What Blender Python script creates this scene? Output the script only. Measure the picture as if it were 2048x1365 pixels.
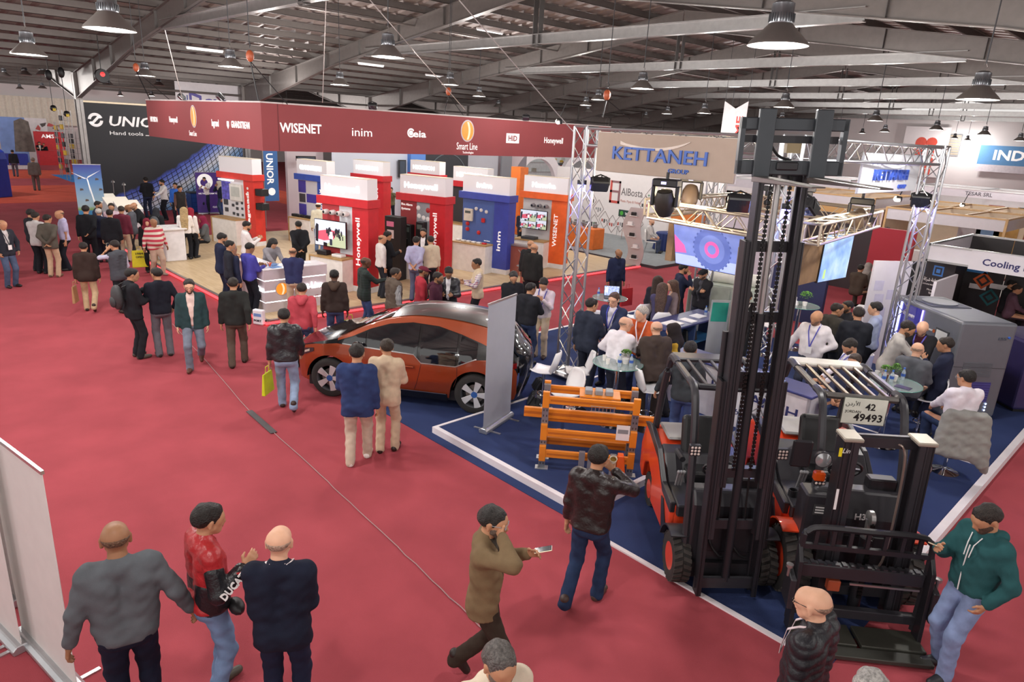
import bpy, math, random
import numpy as np
from mathutils import Matrix, Vector
# ------------------------------------------------------------------ camera, world, light, exposure
for o in list(bpy.data.objects): bpy.data.objects.remove(o)
SC = bpy.context.scene
COL = SC.collection
PI = math.pi
CAM_H, PITCH, ROLL, YAW, FPX = 4.597, 0.29729783, 0.05504268, math.radians(45.57), 1365.33
def _axes():
    f = np.array([0, math.cos(PITCH), -math.sin(PITCH)]); u0 = np.array([0, math.sin(PITCH), math.cos(PITCH)]); r0 = np.array([1., 0, 0])
    r = r0*math.cos(ROLL) + u0*math.sin(ROLL); u = -r0*math.sin(ROLL) + u0*math.cos(ROLL)
    c, s = math.cos(YAW), math.sin(YAW); R = np.array([[c, -s, 0], [s, c, 0], [0, 0, 1]])
    return R@r, R@u, R@f
CR, CU, CF = _axes()
camd = bpy.data.cameras.new('camera'); cam = bpy.data.objects.new('camera', camd); COL.objects.link(cam)
camd.sensor_width = 36; camd.lens = FPX/2048*36; camd.clip_end = 300
cam.matrix_world = Matrix(((CR[0], CU[0], -CF[0], 0), (CR[1], CU[1], -CF[1], 0), (CR[2], CU[2], -CF[2], CAM_H), (0, 0, 0, 1)))
SC.camera = cam
W = bpy.data.worlds.new('world'); SC.world = W; W.use_nodes = True
W.node_tree.nodes['Background'].inputs[0].default_value = (1, .96, .93, 1)
W.node_tree.nodes['Background'].inputs[1].default_value = .75
SC.view_settings.view_transform = 'Standard'; SC.view_settings.look = 'None'; SC.view_settings.gamma = 1
SC.view_settings.exposure = 0.25; SC.view_settings.use_curve_mapping = False
LAMP_W = 270
# survey: a pixel of the 2048x1365 photograph -> a point of the hall
C0 = np.array([0, 0, CAM_H])
def ray(x, y): return CF*FPX + CR*(x-1024) - CU*(y-682.5)
def G(x, y, z=0.0): d = ray(x, y); return C0 + d*((z-CAM_H)/d[2])
def PX(x, y, X): d = ray(x, y); return C0 + d*(X/d[0])
def PY(x, y, Y): d = ray(x, y); return C0 + d*(Y/d[1])
def PD(x, y, dep): d = ray(x, y); return C0 + d*(dep/(d@CF))
# ------------------------------------------------------------------ materials
def lin(h):
    h = h.lstrip('#'); c = [int(h[i:i+2], 16)/255 for i in (0, 2, 4)]
    return tuple(x/12.92 if x <= .04045 else ((x+.055)/1.055)**2.4 for x in c) + (1,)
MATS = {}
def M(hexc, rough=.6, metal=0., emit=0., var=.08, nscale=6., bump=0., bscale=60., alpha=1., trans=0., coat=0., spec=.5):
    key = (hexc, rough, metal, emit, var, nscale, bump, bscale, alpha, trans, coat, spec)
    if key in MATS: return MATS[key]
    m = bpy.data.materials.new('mat_' + hexc.strip('#')); m.use_nodes = True; nt = m.node_tree; b = nt.nodes['Principled BSDF']
    col = lin(hexc)
    b.inputs['Base Color'].default_value = col; b.inputs['Roughness'].default_value = rough; b.inputs['Metallic'].default_value = metal
    b.inputs['Coat Weight'].default_value = coat; b.inputs['Specular IOR Level'].default_value = spec
    if trans: b.inputs['Transmission Weight'].default_value = trans; b.inputs['IOR'].default_value = 1.15
    if alpha < 1: b.inputs['Alpha'].default_value = alpha
    if emit: b.inputs['Emission Color'].default_value = col; b.inputs['Emission Strength'].default_value = emit
    if emit and emit < 5: m.cycles.emission_sampling = 'NONE'
    if var or bump:
        tc = nt.nodes.new('ShaderNodeTexCoord')
        if var:
            n = nt.nodes.new('ShaderNodeTexNoise'); n.inputs['Scale'].default_value = nscale; n.inputs['Detail'].default_value = 4
            mr = nt.nodes.new('ShaderNodeMapRange'); mr.inputs['From Min'].default_value = .3; mr.inputs['From Max'].default_value = .7
            mr.inputs['To Min'].default_value = 1-var; mr.inputs['To Max'].default_value = 1+var
            h = nt.nodes.new('ShaderNodeHueSaturation'); h.inputs['Color'].default_value = col
            nt.links.new(tc.outputs['Object'], n.inputs['Vector']); nt.links.new(n.outputs['Fac'], mr.inputs['Value'])
            nt.links.new(mr.outputs['Result'], h.inputs['Value']); nt.links.new(h.outputs['Color'], b.inputs['Base Color'])
        if bump:
            n2 = nt.nodes.new('ShaderNodeTexNoise'); n2.inputs['Scale'].default_value = bscale; n2.inputs['Detail'].default_value = 3
            bp = nt.nodes.new('ShaderNodeBump'); bp.inputs['Strength'].default_value = bump; bp.inputs['Distance'].default_value = .02
            nt.links.new(tc.outputs['Object'], n2.inputs['Vector']); nt.links.new(n2.outputs['Fac'], bp.inputs['Height']); nt.links.new(bp.outputs['Normal'], b.inputs['Normal'])
    MATS[key] = m; return m
def nodemat(name, fn, rough=.5, metal=0., emit=0.):
    """fn(nt, coord_socket) -> colour socket; a procedural pattern in object coordinates"""
    if name in MATS: return MATS[name]
    m = bpy.data.materials.new(name); m.use_nodes = True; nt = m.node_tree; b = nt.nodes['Principled BSDF']
    b.inputs['Roughness'].default_value = rough; b.inputs['Metallic'].default_value = metal
    tc = nt.nodes.new('ShaderNodeTexCoord'); s = fn(nt, tc.outputs['Object']); nt.links.new(s, b.inputs['Base Color'])
    if emit: m.cycles.emission_sampling = 'NONE'; nt.links.new(s, b.inputs['Emission Color']); b.inputs['Emission Strength'].default_value = emit
    MATS[name] = m; return m
def nd(nt, typ, ins=None, **kw):
    n = nt.nodes.new(typ)
    for k, v in kw.items(): setattr(n, k, v)
    for k, v in (ins or {}).items():
        if hasattr(v, 'is_output'): nt.links.new(v, n.inputs[k])
        else: n.inputs[k].default_value = v
    return n
def ramp(nt, fac, stops, const=False):
    n = nt.nodes.new('ShaderNodeValToRGB'); cr = n.color_ramp; cr.interpolation = 'CONSTANT' if const else 'LINEAR'
    while len(cr.elements) < len(stops): cr.elements.new(.5)
    for e, (p, c) in zip(cr.elements, stops): e.position = p; e.color = lin(c)
    nt.links.new(fac, n.inputs[0]); return n.outputs[0]
def stripes(name, axis, period, stops, rough=.85, emit=0.):
    def fn(nt, co):
        s = nd(nt, 'ShaderNodeSeparateXYZ', {0: co}); m = nd(nt, 'ShaderNodeMath', {0: s.outputs[axis], 1: period}, operation='DIVIDE')
        f = nd(nt, 'ShaderNodeMath', {0: m.outputs[0]}, operation='FRACT'); return ramp(nt, f.outputs[0], stops, True)
    return nodemat(name, fn, rough, 0, emit)
def plaid(name, ca, cb, cc, sc=.05):
    def fn(nt, co):
        s = nd(nt, 'ShaderNodeSeparateXYZ', {0: co}); out = []
        for ax in (0, 2):
            m = nd(nt, 'ShaderNodeMath', {0: s.outputs[ax], 1: sc}, operation='DIVIDE'); f = nd(nt, 'ShaderNodeMath', {0: m.outputs[0]}, operation='FRACT')
            out.append(ramp(nt, f.outputs[0], [(0, ca), (.5, ca), (.62, cb), (.8, cc)], True))
        return nd(nt, 'ShaderNodeMixRGB', {0: .5, 1: out[0], 2: out[1]}).outputs[0]
    return nodemat(name, fn, .85)
# ------------------------------------------------------------------ geometry helpers
def tag(o, label=None, cat=None, group=None, kind=None):
    if label: o['label'] = label
    if cat: o['category'] = cat
    if group: o['group'] = group
    if kind: o['kind'] = kind
    return o
def link(o, parent=None):
    COL.objects.link(o)
    if parent is not None: o.parent = parent
    return o
def thing(name, label, cat, loc=(0, 0, 0), rz=0., group=None, rot=None):
    o = link(bpy.data.objects.new(name, None)); o.location = loc; o.rotation_euler = rot or (0, 0, rz); o.empty_display_size = .1
    return tag(o, label, cat, group)
def struct(name, loc=(0, 0, 0), rz=0.):
    o = link(bpy.data.objects.new(name, None)); o.location = loc; o.rotation_euler = (0, 0, rz); o['kind'] = 'structure'; return o
def copy_tree(o, parent=None):
    c = o.copy(); link(c, parent)
    for ch in list(o.children): copy_tree(ch, c)
    return c
def basis(d):
    d = Vector(d).normalized(); a = Vector((0, 0, 1)) if abs(d.z) < .9 else Vector((1, 0, 0))
    u = d.cross(a).normalized(); return u, d.cross(u).normalized()
class MB:
    def __init__(s): s.v = []; s.f = []; s.m = []; s.mi = 0
    def add(s, vs, fs):
        n = len(s.v); s.v += [tuple(p) for p in vs]; s.f += [tuple(i+n for i in f) for f in fs]; s.m += [s.mi]*len(fs); return s
    def box(s, x0, x1, y0, y1, z0, z1):
        return s.add([(x, y, z) for z in (z0, z1) for y in (y0, y1) for x in (x0, x1)], [(0, 2, 3, 1), (4, 5, 7, 6), (0, 1, 5, 4), (2, 6, 7, 3), (0, 4, 6, 2), (1, 3, 7, 5)])
    def cbox(s, c, sx, sy, sz): return s.box(c[0]-sx/2, c[0]+sx/2, c[1]-sy/2, c[1]+sy/2, c[2]-sz/2, c[2]+sz/2)
    def hexa(s, p): return s.add(p, [(0, 3, 2, 1), (4, 5, 6, 7), (0, 1, 5, 4), (1, 2, 6, 5), (2, 3, 7, 6), (3, 0, 4, 7)])
    def bar(s, p, q, w, h, up=(0, 0, 1)):
        p, q = Vector(p), Vector(q); d = (q-p).normalized(); u = d.cross(Vector(up))
        u = u.normalized() if u.length > 1e-4 else Vector((1, 0, 0)); n = u.cross(d).normalized(); a, b = u*w/2, n*h/2
        return s.hexa([p-a-b, p+a-b, p+a+b, p-a+b, q-a-b, q+a-b, q+a+b, q-a+b])
    def tube(s, p, q, r, n=8, r2=None, cap=True):
        p, q = Vector(p), Vector(q); u, w = basis(q-p); r2 = r if r2 is None else r2
        vs = [c + (u*math.cos(2*PI*i/n) + w*math.sin(2*PI*i/n))*rr for c, rr in ((p, r), (q, r2)) for i in range(n)]
        fs = [(i, (i+1) % n, n+(i+1) % n, n+i) for i in range(n)]
        if cap: fs += [tuple(range(n))[::-1], tuple(range(n, 2*n))]
        return s.add(vs, fs)
    def path(s, pts, r, n=6, closed=False):
        pts = [Vector(p) for p in pts]; L = len(pts); vs = []
        for i, p in enumerate(pts):
            d = (pts[(i+1) % L]-pts[i-1]) if closed else (pts[min(i+1, L-1)]-pts[max(i-1, 0)])
            u, w = basis(d); rr = r[i] if isinstance(r, (list, tuple)) else r
            vs += [p + (u*math.cos(2*PI*k/n) + w*math.sin(2*PI*k/n))*rr for k in range(n)]
        fs = [(i*n+k, i*n+(k+1) % n, ((i+1) % L)*n+(k+1) % n, ((i+1) % L)*n+k) for i in range(L if closed else L-1) for k in range(n)]
        if not closed: fs += [tuple(range(n))[::-1], tuple(range((L-1)*n, L*n))]
        return s.add(vs, fs)
    def lathe(s, prof, n=16, c=(0, 0, 0), ax='z', cap=None):
        vs = []
        for r, z in prof:
            for i in range(n):
                a = 2*PI*i/n; x, y = r*math.cos(a), r*math.sin(a)
                v = (x, y, z) if ax == 'z' else ((z, x, y) if ax == 'x' else (y, z, x)); vs.append((v[0]+c[0], v[1]+c[1], v[2]+c[2]))
        fs = [(j*n+i, j*n+(i+1) % n, (j+1)*n+(i+1) % n, (j+1)*n+i) for j in range(len(prof)-1) for i in range(n)]
        if cap is None: cap = tuple(prof[0]) != tuple(prof[-1])
        if cap and prof[0][0] > 1e-4: fs.append(tuple(range(n))[::-1])
        if cap and prof[-1][0] > 1e-4: fs.append(tuple(range((len(prof)-1)*n, len(prof)*n)))
        return s.add(vs, fs)
    def prism(s, poly, z0, z1, ax='z'):
        def P(a, b, h): return (a, b, h) if ax == 'z' else ((h, a, b) if ax == 'x' else (a, h, b))
        n = len(poly); vs = [P(a, b, z0) for a, b in poly] + [P(a, b, z1) for a, b in poly]
        fs = [(i, (i+1) % n, n+(i+1) % n, n+i) for i in range(n)] + [tuple(range(n))[::-1], tuple(range(n, 2*n))]
        return s.add(vs, fs)
    def ball(s, c, rx, ry=None, rz=None, n=10, m=7):
        ry = ry or rx; rz = rz or rx; vs = [(c[0]+rx*math.sin(PI*j/m)*math.cos(2*PI*i/n), c[1]+ry*math.sin(PI*j/m)*math.sin(2*PI*i/n), c[2]+rz*math.cos(PI*j/m)) for j in range(m+1) for i in range(n)]
        return s.add(vs, [(j*n+i, (j+1)*n+i, (j+1)*n+(i+1) % n, j*n+(i+1) % n) for j in range(m) for i in range(n)])
    def build(s, name, mat, parent=None, smooth=False, bevel=0., loc=None, rz=None, fix=True, seg=1):
        me = bpy.data.meshes.new(name); me.from_pydata(s.v, [], s.f)
        mats = mat if isinstance(mat, (list, tuple)) else [mat]
        for m in mats: me.materials.append(m)
        if len(mats) > 1: me.polygons.foreach_set('material_index', s.m)
        if fix:
            import bmesh
            bm = bmesh.new(); bm.from_mesh(me); bmesh.ops.remove_doubles(bm, verts=bm.verts, dist=1e-5); bmesh.ops.recalc_face_normals(bm, faces=bm.faces); bm.to_mesh(me); bm.free()
        o = link(bpy.data.objects.new(name, me), parent)
        if loc is not None: o.location = loc
        if rz is not None: o.rotation_euler = (0, 0, rz)
        if smooth:
            me.shade_smooth()
            if smooth != 2: me.set_sharp_from_angle(angle=math.radians(40))
        if bevel:
            b = o.modifiers.new('bevel', 'BEVEL'); b.width = bevel; b.segments = seg; b.limit_method = 'ANGLE'; b.angle_limit = .7
        return o
def box(name, mat, b, parent=None, **k): return MB().box(*b).build(name, mat, parent, **k)
XP = ((0, 1, 0), (0, 0, 1)); YN = ((1, 0, 0), (0, 0, 1)); YP = ((-1, 0, 0), (0, 0, 1)); UPX = ((1, 0, 0), (0, 1, 0))
def text(s, parent, o, uv, h, mat, w=None, ext=.004, align='LEFT', bold=0., shear=0., name='lettering', sp=1.0):
    """lettering standing on a face: o = baseline start, uv = (right, up), h = cap height, w = forced width"""
    cu = bpy.data.curves.new(name, 'FONT'); cu.body = s; cu.resolution_u = 2; cu.extrude = ext; cu.align_x = 'LEFT'; cu.offset = bold; cu.shear = shear; cu.space_character = sp
    ob = bpy.data.objects.new(name, cu); me = bpy.data.meshes.new_from_object(ob); bpy.data.objects.remove(ob); bpy.data.curves.remove(cu)
    if not me.vertices: return None
    xs = [v.co.x for v in me.vertices]; x0, x1 = min(xs), max(xs); k = h/.73; kx = w/(x1-x0) if w else k; W_ = (x1-x0)*kx
    off = {'LEFT': 0, 'CENTER': -W_/2, 'RIGHT': -W_}[align]
    u, v = Vector(uv[0]), Vector(uv[1]); n = u.cross(v); o = Vector(o)
    for vt in me.vertices:
        c = vt.co; p = o + u*((c.x-x0)*kx+off) + v*(c.y*k) + n*(c.z+ext); vt.co = p
    me.materials.clear(); me.materials.append(mat); me.name = name
    return link(bpy.data.objects.new(name, me), parent)
def poly(name, pts, uv, o, th, mat, parent=None):
    """flat plate of a 2D outline standing on a face"""
    u, v = Vector(uv[0]), Vector(uv[1]); n = u.cross(v); o = Vector(o); N = len(pts)
    vs = [o+u*a+v*b for a, b in pts] + [o+u*a+v*b+n*th for a, b in pts]
    return MB().add(vs, [(i, (i+1) % N, N+(i+1) % N, N+i) for i in range(N)] + [tuple(range(N))[::-1], tuple(range(N, 2*N))]).build(name, mat, parent)
def arc(cx, cy, r, a0, a1, n=16, ry=None): return [(cx+r*math.cos(a0+(a1-a0)*i/n), cy+(ry or r)*math.sin(a0+(a1-a0)*i/n)) for i in range(n+1)]
STEEL = M('#7d7774', .45, .55, var=.06); GALV = M('#a9a7a6', .35, .8); ALU = M('#c9cacc', .28, .9, var=.03); CHROME = M('#dddddd', .08, 1., var=0)
WHITE = M('#eae8e8', .5, var=.02); BLACK = M('#17171a', .5); BLKG = M('#101114', .25, coat=.4); RUB = M('#2a2827', .8, bump=.2); GREY = M('#8d8f93', .55); DGREY = M('#3b3d41', .5)
WOOD = M('#b08d5c', .5, var=.12, nscale=9)
# ------------------------------------------------------------------ floor and carpets
def carpet(name, hexc, b, z=0., bump=.35):
    m = M(hexc, .95, var=.10, nscale=1.3, bump=bump, bscale=220, spec=.15)
    o = box(name, m, (b[0], b[1], b[2], b[3], z-.03, z)); o['kind'] = 'structure'; return o
carpet('floor', '#a64a52', (-78, 12, -12, 68))
ORANGE = '#cf5a47'
for b in ((-78, -15.2, 17.9, 21.1), (-50, -41, -6, 13), (-62, -55, -6, 14), (-14.8, -11.5, 26.5, 40)):
    carpet('floor_carpet', ORANGE, b, .006)
carpet('floor_stand', '#35426c', (-10.85, -1.55, 5.88, 15.9), .008, .5)
PZ = .10
plat = struct('floor_platform')
cm_ = M('#35426c', .95, var=.10, nscale=1.3, bump=.5, bscale=220, spec=.15)
box('carpet_tile', cm_, (-7.8, -4.78, 6.12, 8.2, 0, PZ), plat); box('carpet_tile', cm_, (-7.8, -1.62, 8.2, 15.9, 0, PZ), plat)
ed = M('#ece6ea', .45, var=.03)
trim = struct('trim_1')
for b in ((-7.84, -4.70, 6.04, 6.12, 0, .11), (-4.78, -4.70, 6.12, 8.2, 0, .11), (-7.84, -7.79, 6.12, 15.9, 0, .11), (-4.70, -1.56, 8.13, 8.2, 0, .11), (-1.62, -1.52, 8.13, 15.9, 0, .12), (-5.2, -1.62, 11.80, 11.85, .1, .106)): box('edge_board', ed, b, trim)
trim = struct('trim_2')
for b in ((-4.70, -1.62, 5.82, 5.88, 0, .02), (-10.88, -10.80, 5.9, 15.9, 0, .014)): box('edge_strip', ed, b, trim)
# wooden floor of the red stand with its red light edge
sm = box('floor_wood', nodemat('wood_floor', lambda nt, co: nd(nt, 'ShaderNodeMixRGB', {0: .35, 1: ramp(nt, nd(nt, 'ShaderNodeTexNoise', {'Vector': nd(nt, 'ShaderNodeMapping', {'Vector': co, 'Scale': (1.2, 9, 1)}).outputs[0], 'Scale': 1.5, 'Detail': 6}).outputs['Fac'], [(.3, '#bda17a'), (.7, '#d9c3a0')]),
    2: nd(nt, 'ShaderNodeTexBrick', {'Vector': co, 'Color1': lin('#cdb48c'), 'Color2': lin('#c2a67c'), 'Mortar': lin('#a58a62'), 'Scale': 1.0, 'Mortar Size': .006, 'Brick Width': 1.3, 'Row Height': .19}).outputs[0]}).outputs[0], .45), (-27.5, -14.9, 6.62, 21, 0, .10)); sm['kind'] = 'structure'
trim = struct('trim_3')
LEDR = M('#ff4a50', .4, emit=1.6, var=0)
for b in ((-27.5, -14.84, 6.55, 6.62, 0, .115), (-14.9, -14.82, 6.55, 21, 0, .115)): box('edge_profile', M('#8f8a88', .35, .6), b, trim)
for b in ((-27.5, -14.8, 6.52, 6.55, .02, .07), (-14.82, -14.79, 6.52, 21, .02, .07)): box('light_strip', LEDR, b, trim)
# seam cable and strips of tape across the aisle
cab = MB(); pts = [G(x, y, .012) for x, y in ((345, 648), (430, 742), (500, 824), (560, 876), (640, 950), (700, 1005), (760, 1062), (830, 1128), (900, 1195), (980, 1272), (1080, 1380))]
random.seed(3); full = []
for a, b in zip(pts[:-1], pts[1:]):
    for k in range(4): t = k/4; p = a*(1-t)+b*t; full.append((p[0]+random.uniform(-.008, .008), p[1]+random.uniform(-.008, .008), .010))
tag(cab.path(full, .006, 5).build('floor_cable', M('#a88a8a', .6)), 'thin grey cable running along the seam of the red carpet aisle', 'cable')
a, b = G(498, 822, .014), G(548, 866, .014)
tag(MB().bar(a, b, .10, .006).build('tape_strip', M('#4e4a4c', .7)), 'dark grey tape strip over the cable on the red carpet', 'tape')
# ------------------------------------------------------------------ walls
WALLM = M('#d9d2d2', .8, var=.03, nscale=.4)
for n, b in dict(wall_back=(-78, 12, 66, 66.3, 0, 8), wall_left=(-75.3, -75, -12, 66, 0, 8)).items():
    box(n, WALLM, b)['kind'] = 'structure'
cur = MB(); n = 240
for i in range(n):
    y0 = 2+i*.14; cur.add([(-74.6+.12*math.sin(i*1.7), y0, 3.0), (-74.6+.12*math.sin((i+1)*1.7), y0+.14, 3.0), (-74.6+.12*math.sin((i+1)*1.7), y0+.14, 5.3), (-74.6+.12*math.sin(i*1.7), y0, 5.3)], [(0, 1, 2, 3)])
tag(cur.build('pleated_curtain', M('#e4dccd', .8), smooth=2), 'long cream pleated curtain hanging along the far wall', 'curtain')
# ------------------------------------------------------------------ roof: sheets, purlins, portal frames
XL, XR_, XE = -35.6, -15.1, 5.4
def rz_(x, off=0.):                                                # top line of the rafters over the main span and its neighbours
    t = abs((x - XE + 41*4) % 41 - 20.5)/20.5
    return 9.0 - .145*20.5*t + off
SHEET = M('#7d716d', .5, .35, var=.05, nscale=3)
PURM = M('#67615e', .5, .4, var=.05)
ceil = struct('ceiling')
def roof_sheet(x0, x1):
    mb = MB(); n = int(62/.5)
    for i in range(n):
        y = -8+i*.5*1.2
        for (a, b, dz0, dz1) in ((0, .35, 0, 0), (.35, .42, 0, .05), (.42, .53, .05, .05), (.53, .6, .05, 0)):
            mb.add([(x0, y+a, rz_(x0, .22+dz0)), (x1, y+a, rz_(x1, .22+dz0)), (x1, y+b, rz_(x1, .22+dz1)), (x0, y+b, rz_(x0, .22+dz1))], [(0, 1, 2, 3)])
    mb.build('roof_sheet', SHEET, ceil, fix=False)
e = 1e-4
for x0, x1 in ((-76.6, -56.1), (-56.1, XL-e), (XL+e, XR_), (XR_, XE-e), (XE+e, 18)): roof_sheet(x0, x1)
pur = None
def purlin(x):
    mb = MB().box(-.012, .012, -8, 66, 0, .2).box(-.012, .07, -8, 66, .19, .2).box(-.07, .012, -8, 66, 0, .012)
    return mb.build('purlin', PURM, ceil, fix=False)
for i in range(62):
    x = -75+i*1.3
    if x > 12: break
    if min(abs(x-XL), abs(x-XE)) < .3: continue
    if pur is None: pur = purlin(x); p = pur
    else: p = pur.copy(); link(p, ceil)
    p.location = (x, 0, rz_(x, .0))
def ibeam(mb, p, q, d0, d1, bf=.2, tf=.02, tw=.014, Y=0.):
    """I-section in the plane y=Y from (x,ztop) p to q, depth d0..d1"""
    (xa, za), (xb, zb) = p, q
    mb.hexa([(xa, Y-tw, za-d0), (xb, Y-tw, zb-d1), (xb, Y+tw, zb-d1), (xa, Y+tw, za-d0), (xa, Y-tw, za), (xb, Y-tw, zb), (xb, Y+tw, zb), (xa, Y+tw, za)])
    for da, db in ((0, 0), (d0-tf, d1-tf)):
        mb.hexa([(xa, Y-bf/2, za-da-tf), (xb, Y-bf/2, zb-db-tf), (xb, Y+bf/2, zb-db-tf), (xa, Y+bf/2, za-da-tf), (xa, Y-bf/2, za-da), (xb, Y-bf/2, zb-db), (xb, Y+bf/2, zb-db), (xa, Y+bf/2, za-da)])
FY = [7.9+7.25*i for i in range(8)]
def frame_parts(Y, root):
    S = STEEL
    for c, (xe, sg) in enumerate(((XL, 1), (XE, -1))):
        for half in (0, 1):
            sgn = sg if half == 0 else -sg; xk = xe+sgn*3.2; xm = xe+sgn*20.5
            if half == 1 and xe == XE: xm = xe+6; 
            mb = MB(); ibeam(mb, (xe+sgn*.18, rz_(xe+sgn*.18)), (xe+sgn*9, rz_(xe+sgn*9)), 1.05, .56)
            e2 = xm if abs(xm-xe) > 9 else xe+sgn*9.01
            if abs(xm-xe) > 9: ibeam(mb, (xe+sgn*9, rz_(xe+sgn*9)), (xm-sgn*.02, rz_(xm-sgn*.02)), .56, .62)
            mb.build('rafter', S, root, fix=False)
            st = MB()
            for k in range(1, 7):
                x = xe+sgn*(2.6*k+.6)
                if abs(x-xe) < abs(xm-xe): d = 1.05-(1.05-.56)*min(1, abs(x-xe)/9); st.box(x-.01, x+.01, Y-.1, Y+.1, rz_(x)-d+.02, rz_(x)-.02)
            if st.v: tag(st.build('stiffener_plates', M('#6d6a68', .5, .5), root, fix=False), kind='stuff')
        col = MB(); w = .17
        col.box(xe-w, xe-w+.02, Y-.13, Y+.13, 0, 5.95).box(xe+w-.02, xe+w, Y-.13, Y+.13, 0, 5.95).box(xe-w, xe+w, Y-.008, Y+.008, 0, 5.95).box(xe-w-.08, xe+w+.08, Y-.2, Y+.2, 0, .03)
        col.build('column', M('#9d9a98', .4, .6), root, fix=False)
        box('haunch_plate', S, (xe-.2, xe+.2, Y-.12, Y+.12, 4.95, rz_(xe)), root)
    for xr in (XR_, XR_-41):
        tie = MB(); z = 7.32
        l = 9.1
        tie.box(xr-l, xr+l, Y-.012, Y+.012, z-.28, z).box(xr-l, xr+l, Y-.09, Y+.09, z-.02, z).box(xr-l, xr+l, Y-.09, Y+.09, z-.28, z-.26)
        tie.build('tie_beam', GALV if xr == XR_ else S, root, fix=False)
        k = MB().box(xr-.12, xr-.1, Y-.09, Y+.09, 7.0, 8.45).box(xr+.1, xr+.12, Y-.09, Y+.09, 7.0, 8.45).box(xr-.12, xr+.12, Y-.01, Y+.01, 7.0, 7.2).box(xr-.12, xr+.12, Y-.1, Y+.1, 7.02, 7.05)
        k.build('king_post', M('#5e5b5a', .5, .5), root, fix=False)
fr0 = struct('trim_4'); fr0.name = 'trim_4'
frame_parts(0., fr0); fr0.location = (0, FY[0], 0)
for i, y in enumerate(FY[1:]):
    f = copy_tree(fr0); f.name = 'trim_%d' % (5+i); f.location = (0, y, 0)
# wind bracing between frames along the eaves
br = struct('trim_20')
for i in range(len(FY)-1):
    MB().tube((XL, FY[i], 5.6), (XL, FY[i+1], 5.6), .05, 8).build('eave_tube', STEEL, br, smooth=True)
    MB().tube((XR_-6, FY[i], 7.9), (XR_-6, FY[i+1], 7.9), .035, 8).build('strut_tube', STEEL, br, smooth=True)
# ------------------------------------------------------------------ high-bay lamps
LAMPS = [(220,60,96),(58,110,64),(462,134,48),(291,152,37),(776,115,65),(680,170,36),(900,170,35),(958,193,24),(1284,178,46),(1555,92,118),(1955,200,77),(1568,215,40),(1196,200,24),(1171,211,20),(1408,227,28),(1334,228,20),(1461,237,18),(1563,240,20),(1750,242,30),(1724,267,14),(1769,264,20),(1679,254,16),(1872,260,26),(1909,277,14),(1934,281,12),(1968,270,24),(2039,282,22),(9,152,19),(50,150,24),(87,150,26),(186,168,17),(216,169,16),(318,171,15),(996,214,13),(1175,224,14),(1291,236,12)]
LROOT = None
def make_lamp():
    r = thing('highbay_lamp', 'x', 'lamp')
    MB().lathe([(.275, 0), (.262, .03), (.16, .13), (.105, .19)], 28).build('bell_shade', M('#8f8a86', .35, .7, var=.03), r, smooth=True).data.polygons[0].use_smooth
    MB().lathe([(.267, .004), (.10, .16), (.0, .165)], 24).build('reflector', M('#f2f2f6', .25, emit=.8, var=0), r, smooth=True)
    MB().lathe([(.105, .19), (.108, .2), (.108, .27), (.1, .28), (.1, .36), (.06, .385), (.0, .39)], 24).build('ballast_housing', M('#8a8d92', .3, .8), r, smooth=True)
    cg = MB()
    for k in range(26):
        a = 2*PI*k/26; cg.box(-.004, .004, -.004, .004, 0, 0.001); cg.tube((.112*math.cos(a), .112*math.sin(a), .2), (.112*math.cos(a), .112*math.sin(a), .275), .004, 4)
    tag(cg.build('cooling_fins', M('#4d4f53', .4, .7), r, fix=False), kind='stuff')
    MB().path([(0, 0, .38), (.03, 0, .44), (0, 0, .5), (-.02, 0, .47)], .008, 5).build('hook', STEEL, r)
    return r
def lamp_light(loc, w):
    l = bpy.data.lights.new('lamp_light', 'POINT'); l.shadow_soft_size = .2; l.energy = w; l.color = (1, .965, .93)
    o = link(bpy.data.objects.new('lamp_light', l)); o.location = (loc[0], loc[1], loc[2]-.12); return o
import re
LW = ['hanging over the left aisle near the camera', 'at the upper left edge', 'hanging above the red fascia left half', 'hanging left above the red fascia', 'hanging beside a black floodlight over the red fascia', 'above the centre of the red fascia', 'above the round logo of the red fascia', 'small, right of the logo lamp', 'above the brown fabric sign', 'the largest, above the raised forklift mast', 'large, at the right edge over the grey machine', 'straight above the raised forks', 'left of the brown sign, upper', 'left of the brown sign, lower', 'between brown sign and raised forks', 'left neighbour of the lamp by the brown sign', 'beside the hanging white pennant', 'close below the lamp above the forks', 'right of the raised forks, in mid hall', 'far, in front of the white wall', 'far, below the mid-hall lamp', 'far, right of the pennant', 'in front of the heart logo', 'far, right of the heart logo', 'far, over the blue banner', 'left above the blue banner', 'at the right edge over the blue banner', 'at the far left edge', 'far left, second', 'far left, green tinted shade', 'far, above the black wall', 'far, above the black wall, second', 'far, left of the white banner', 'far, above the middle of the red fascia', 'far, beside the brown sign', 'far, over the brown sign']
LG = []; CHN = []
for i, (x, y, w) in enumerate(LAMPS):
    P = PD(x, y, FPX*.55/w)
    if P[2] > 5.95: P = G(x, y, 5.95)
    if P[1] > 64: P = PY(x, y, 64)
    if P[2] < 5.3: P[2] = 5.3
    if LROOT is None: LROOT = make_lamp(); r = LROOT
    else: r = copy_tree(LROOT)
    r.location = P; r['label'] = ('highbay lamp with bell shade ' + re.sub(r'[,]', '', LW[i]))[:110]; r['group'] = 'highbay lamps under the roof'
    CHN.append((r, rz_(P[0])+.02-P[2], .01 if w > 30 else .014))
    LG.append(P)
for P in LG[:27]: lamp_light(P, LAMP_W)
for x in (-30, -23, -16.5, -9.8, -3.2, 3.6):                       # lamps of the same grid outside the picture
    for y in (-5.5, .5):
        if y == .5 and x < -12: continue
        lamp_light((x, y, 5.6), LAMP_W)
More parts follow.
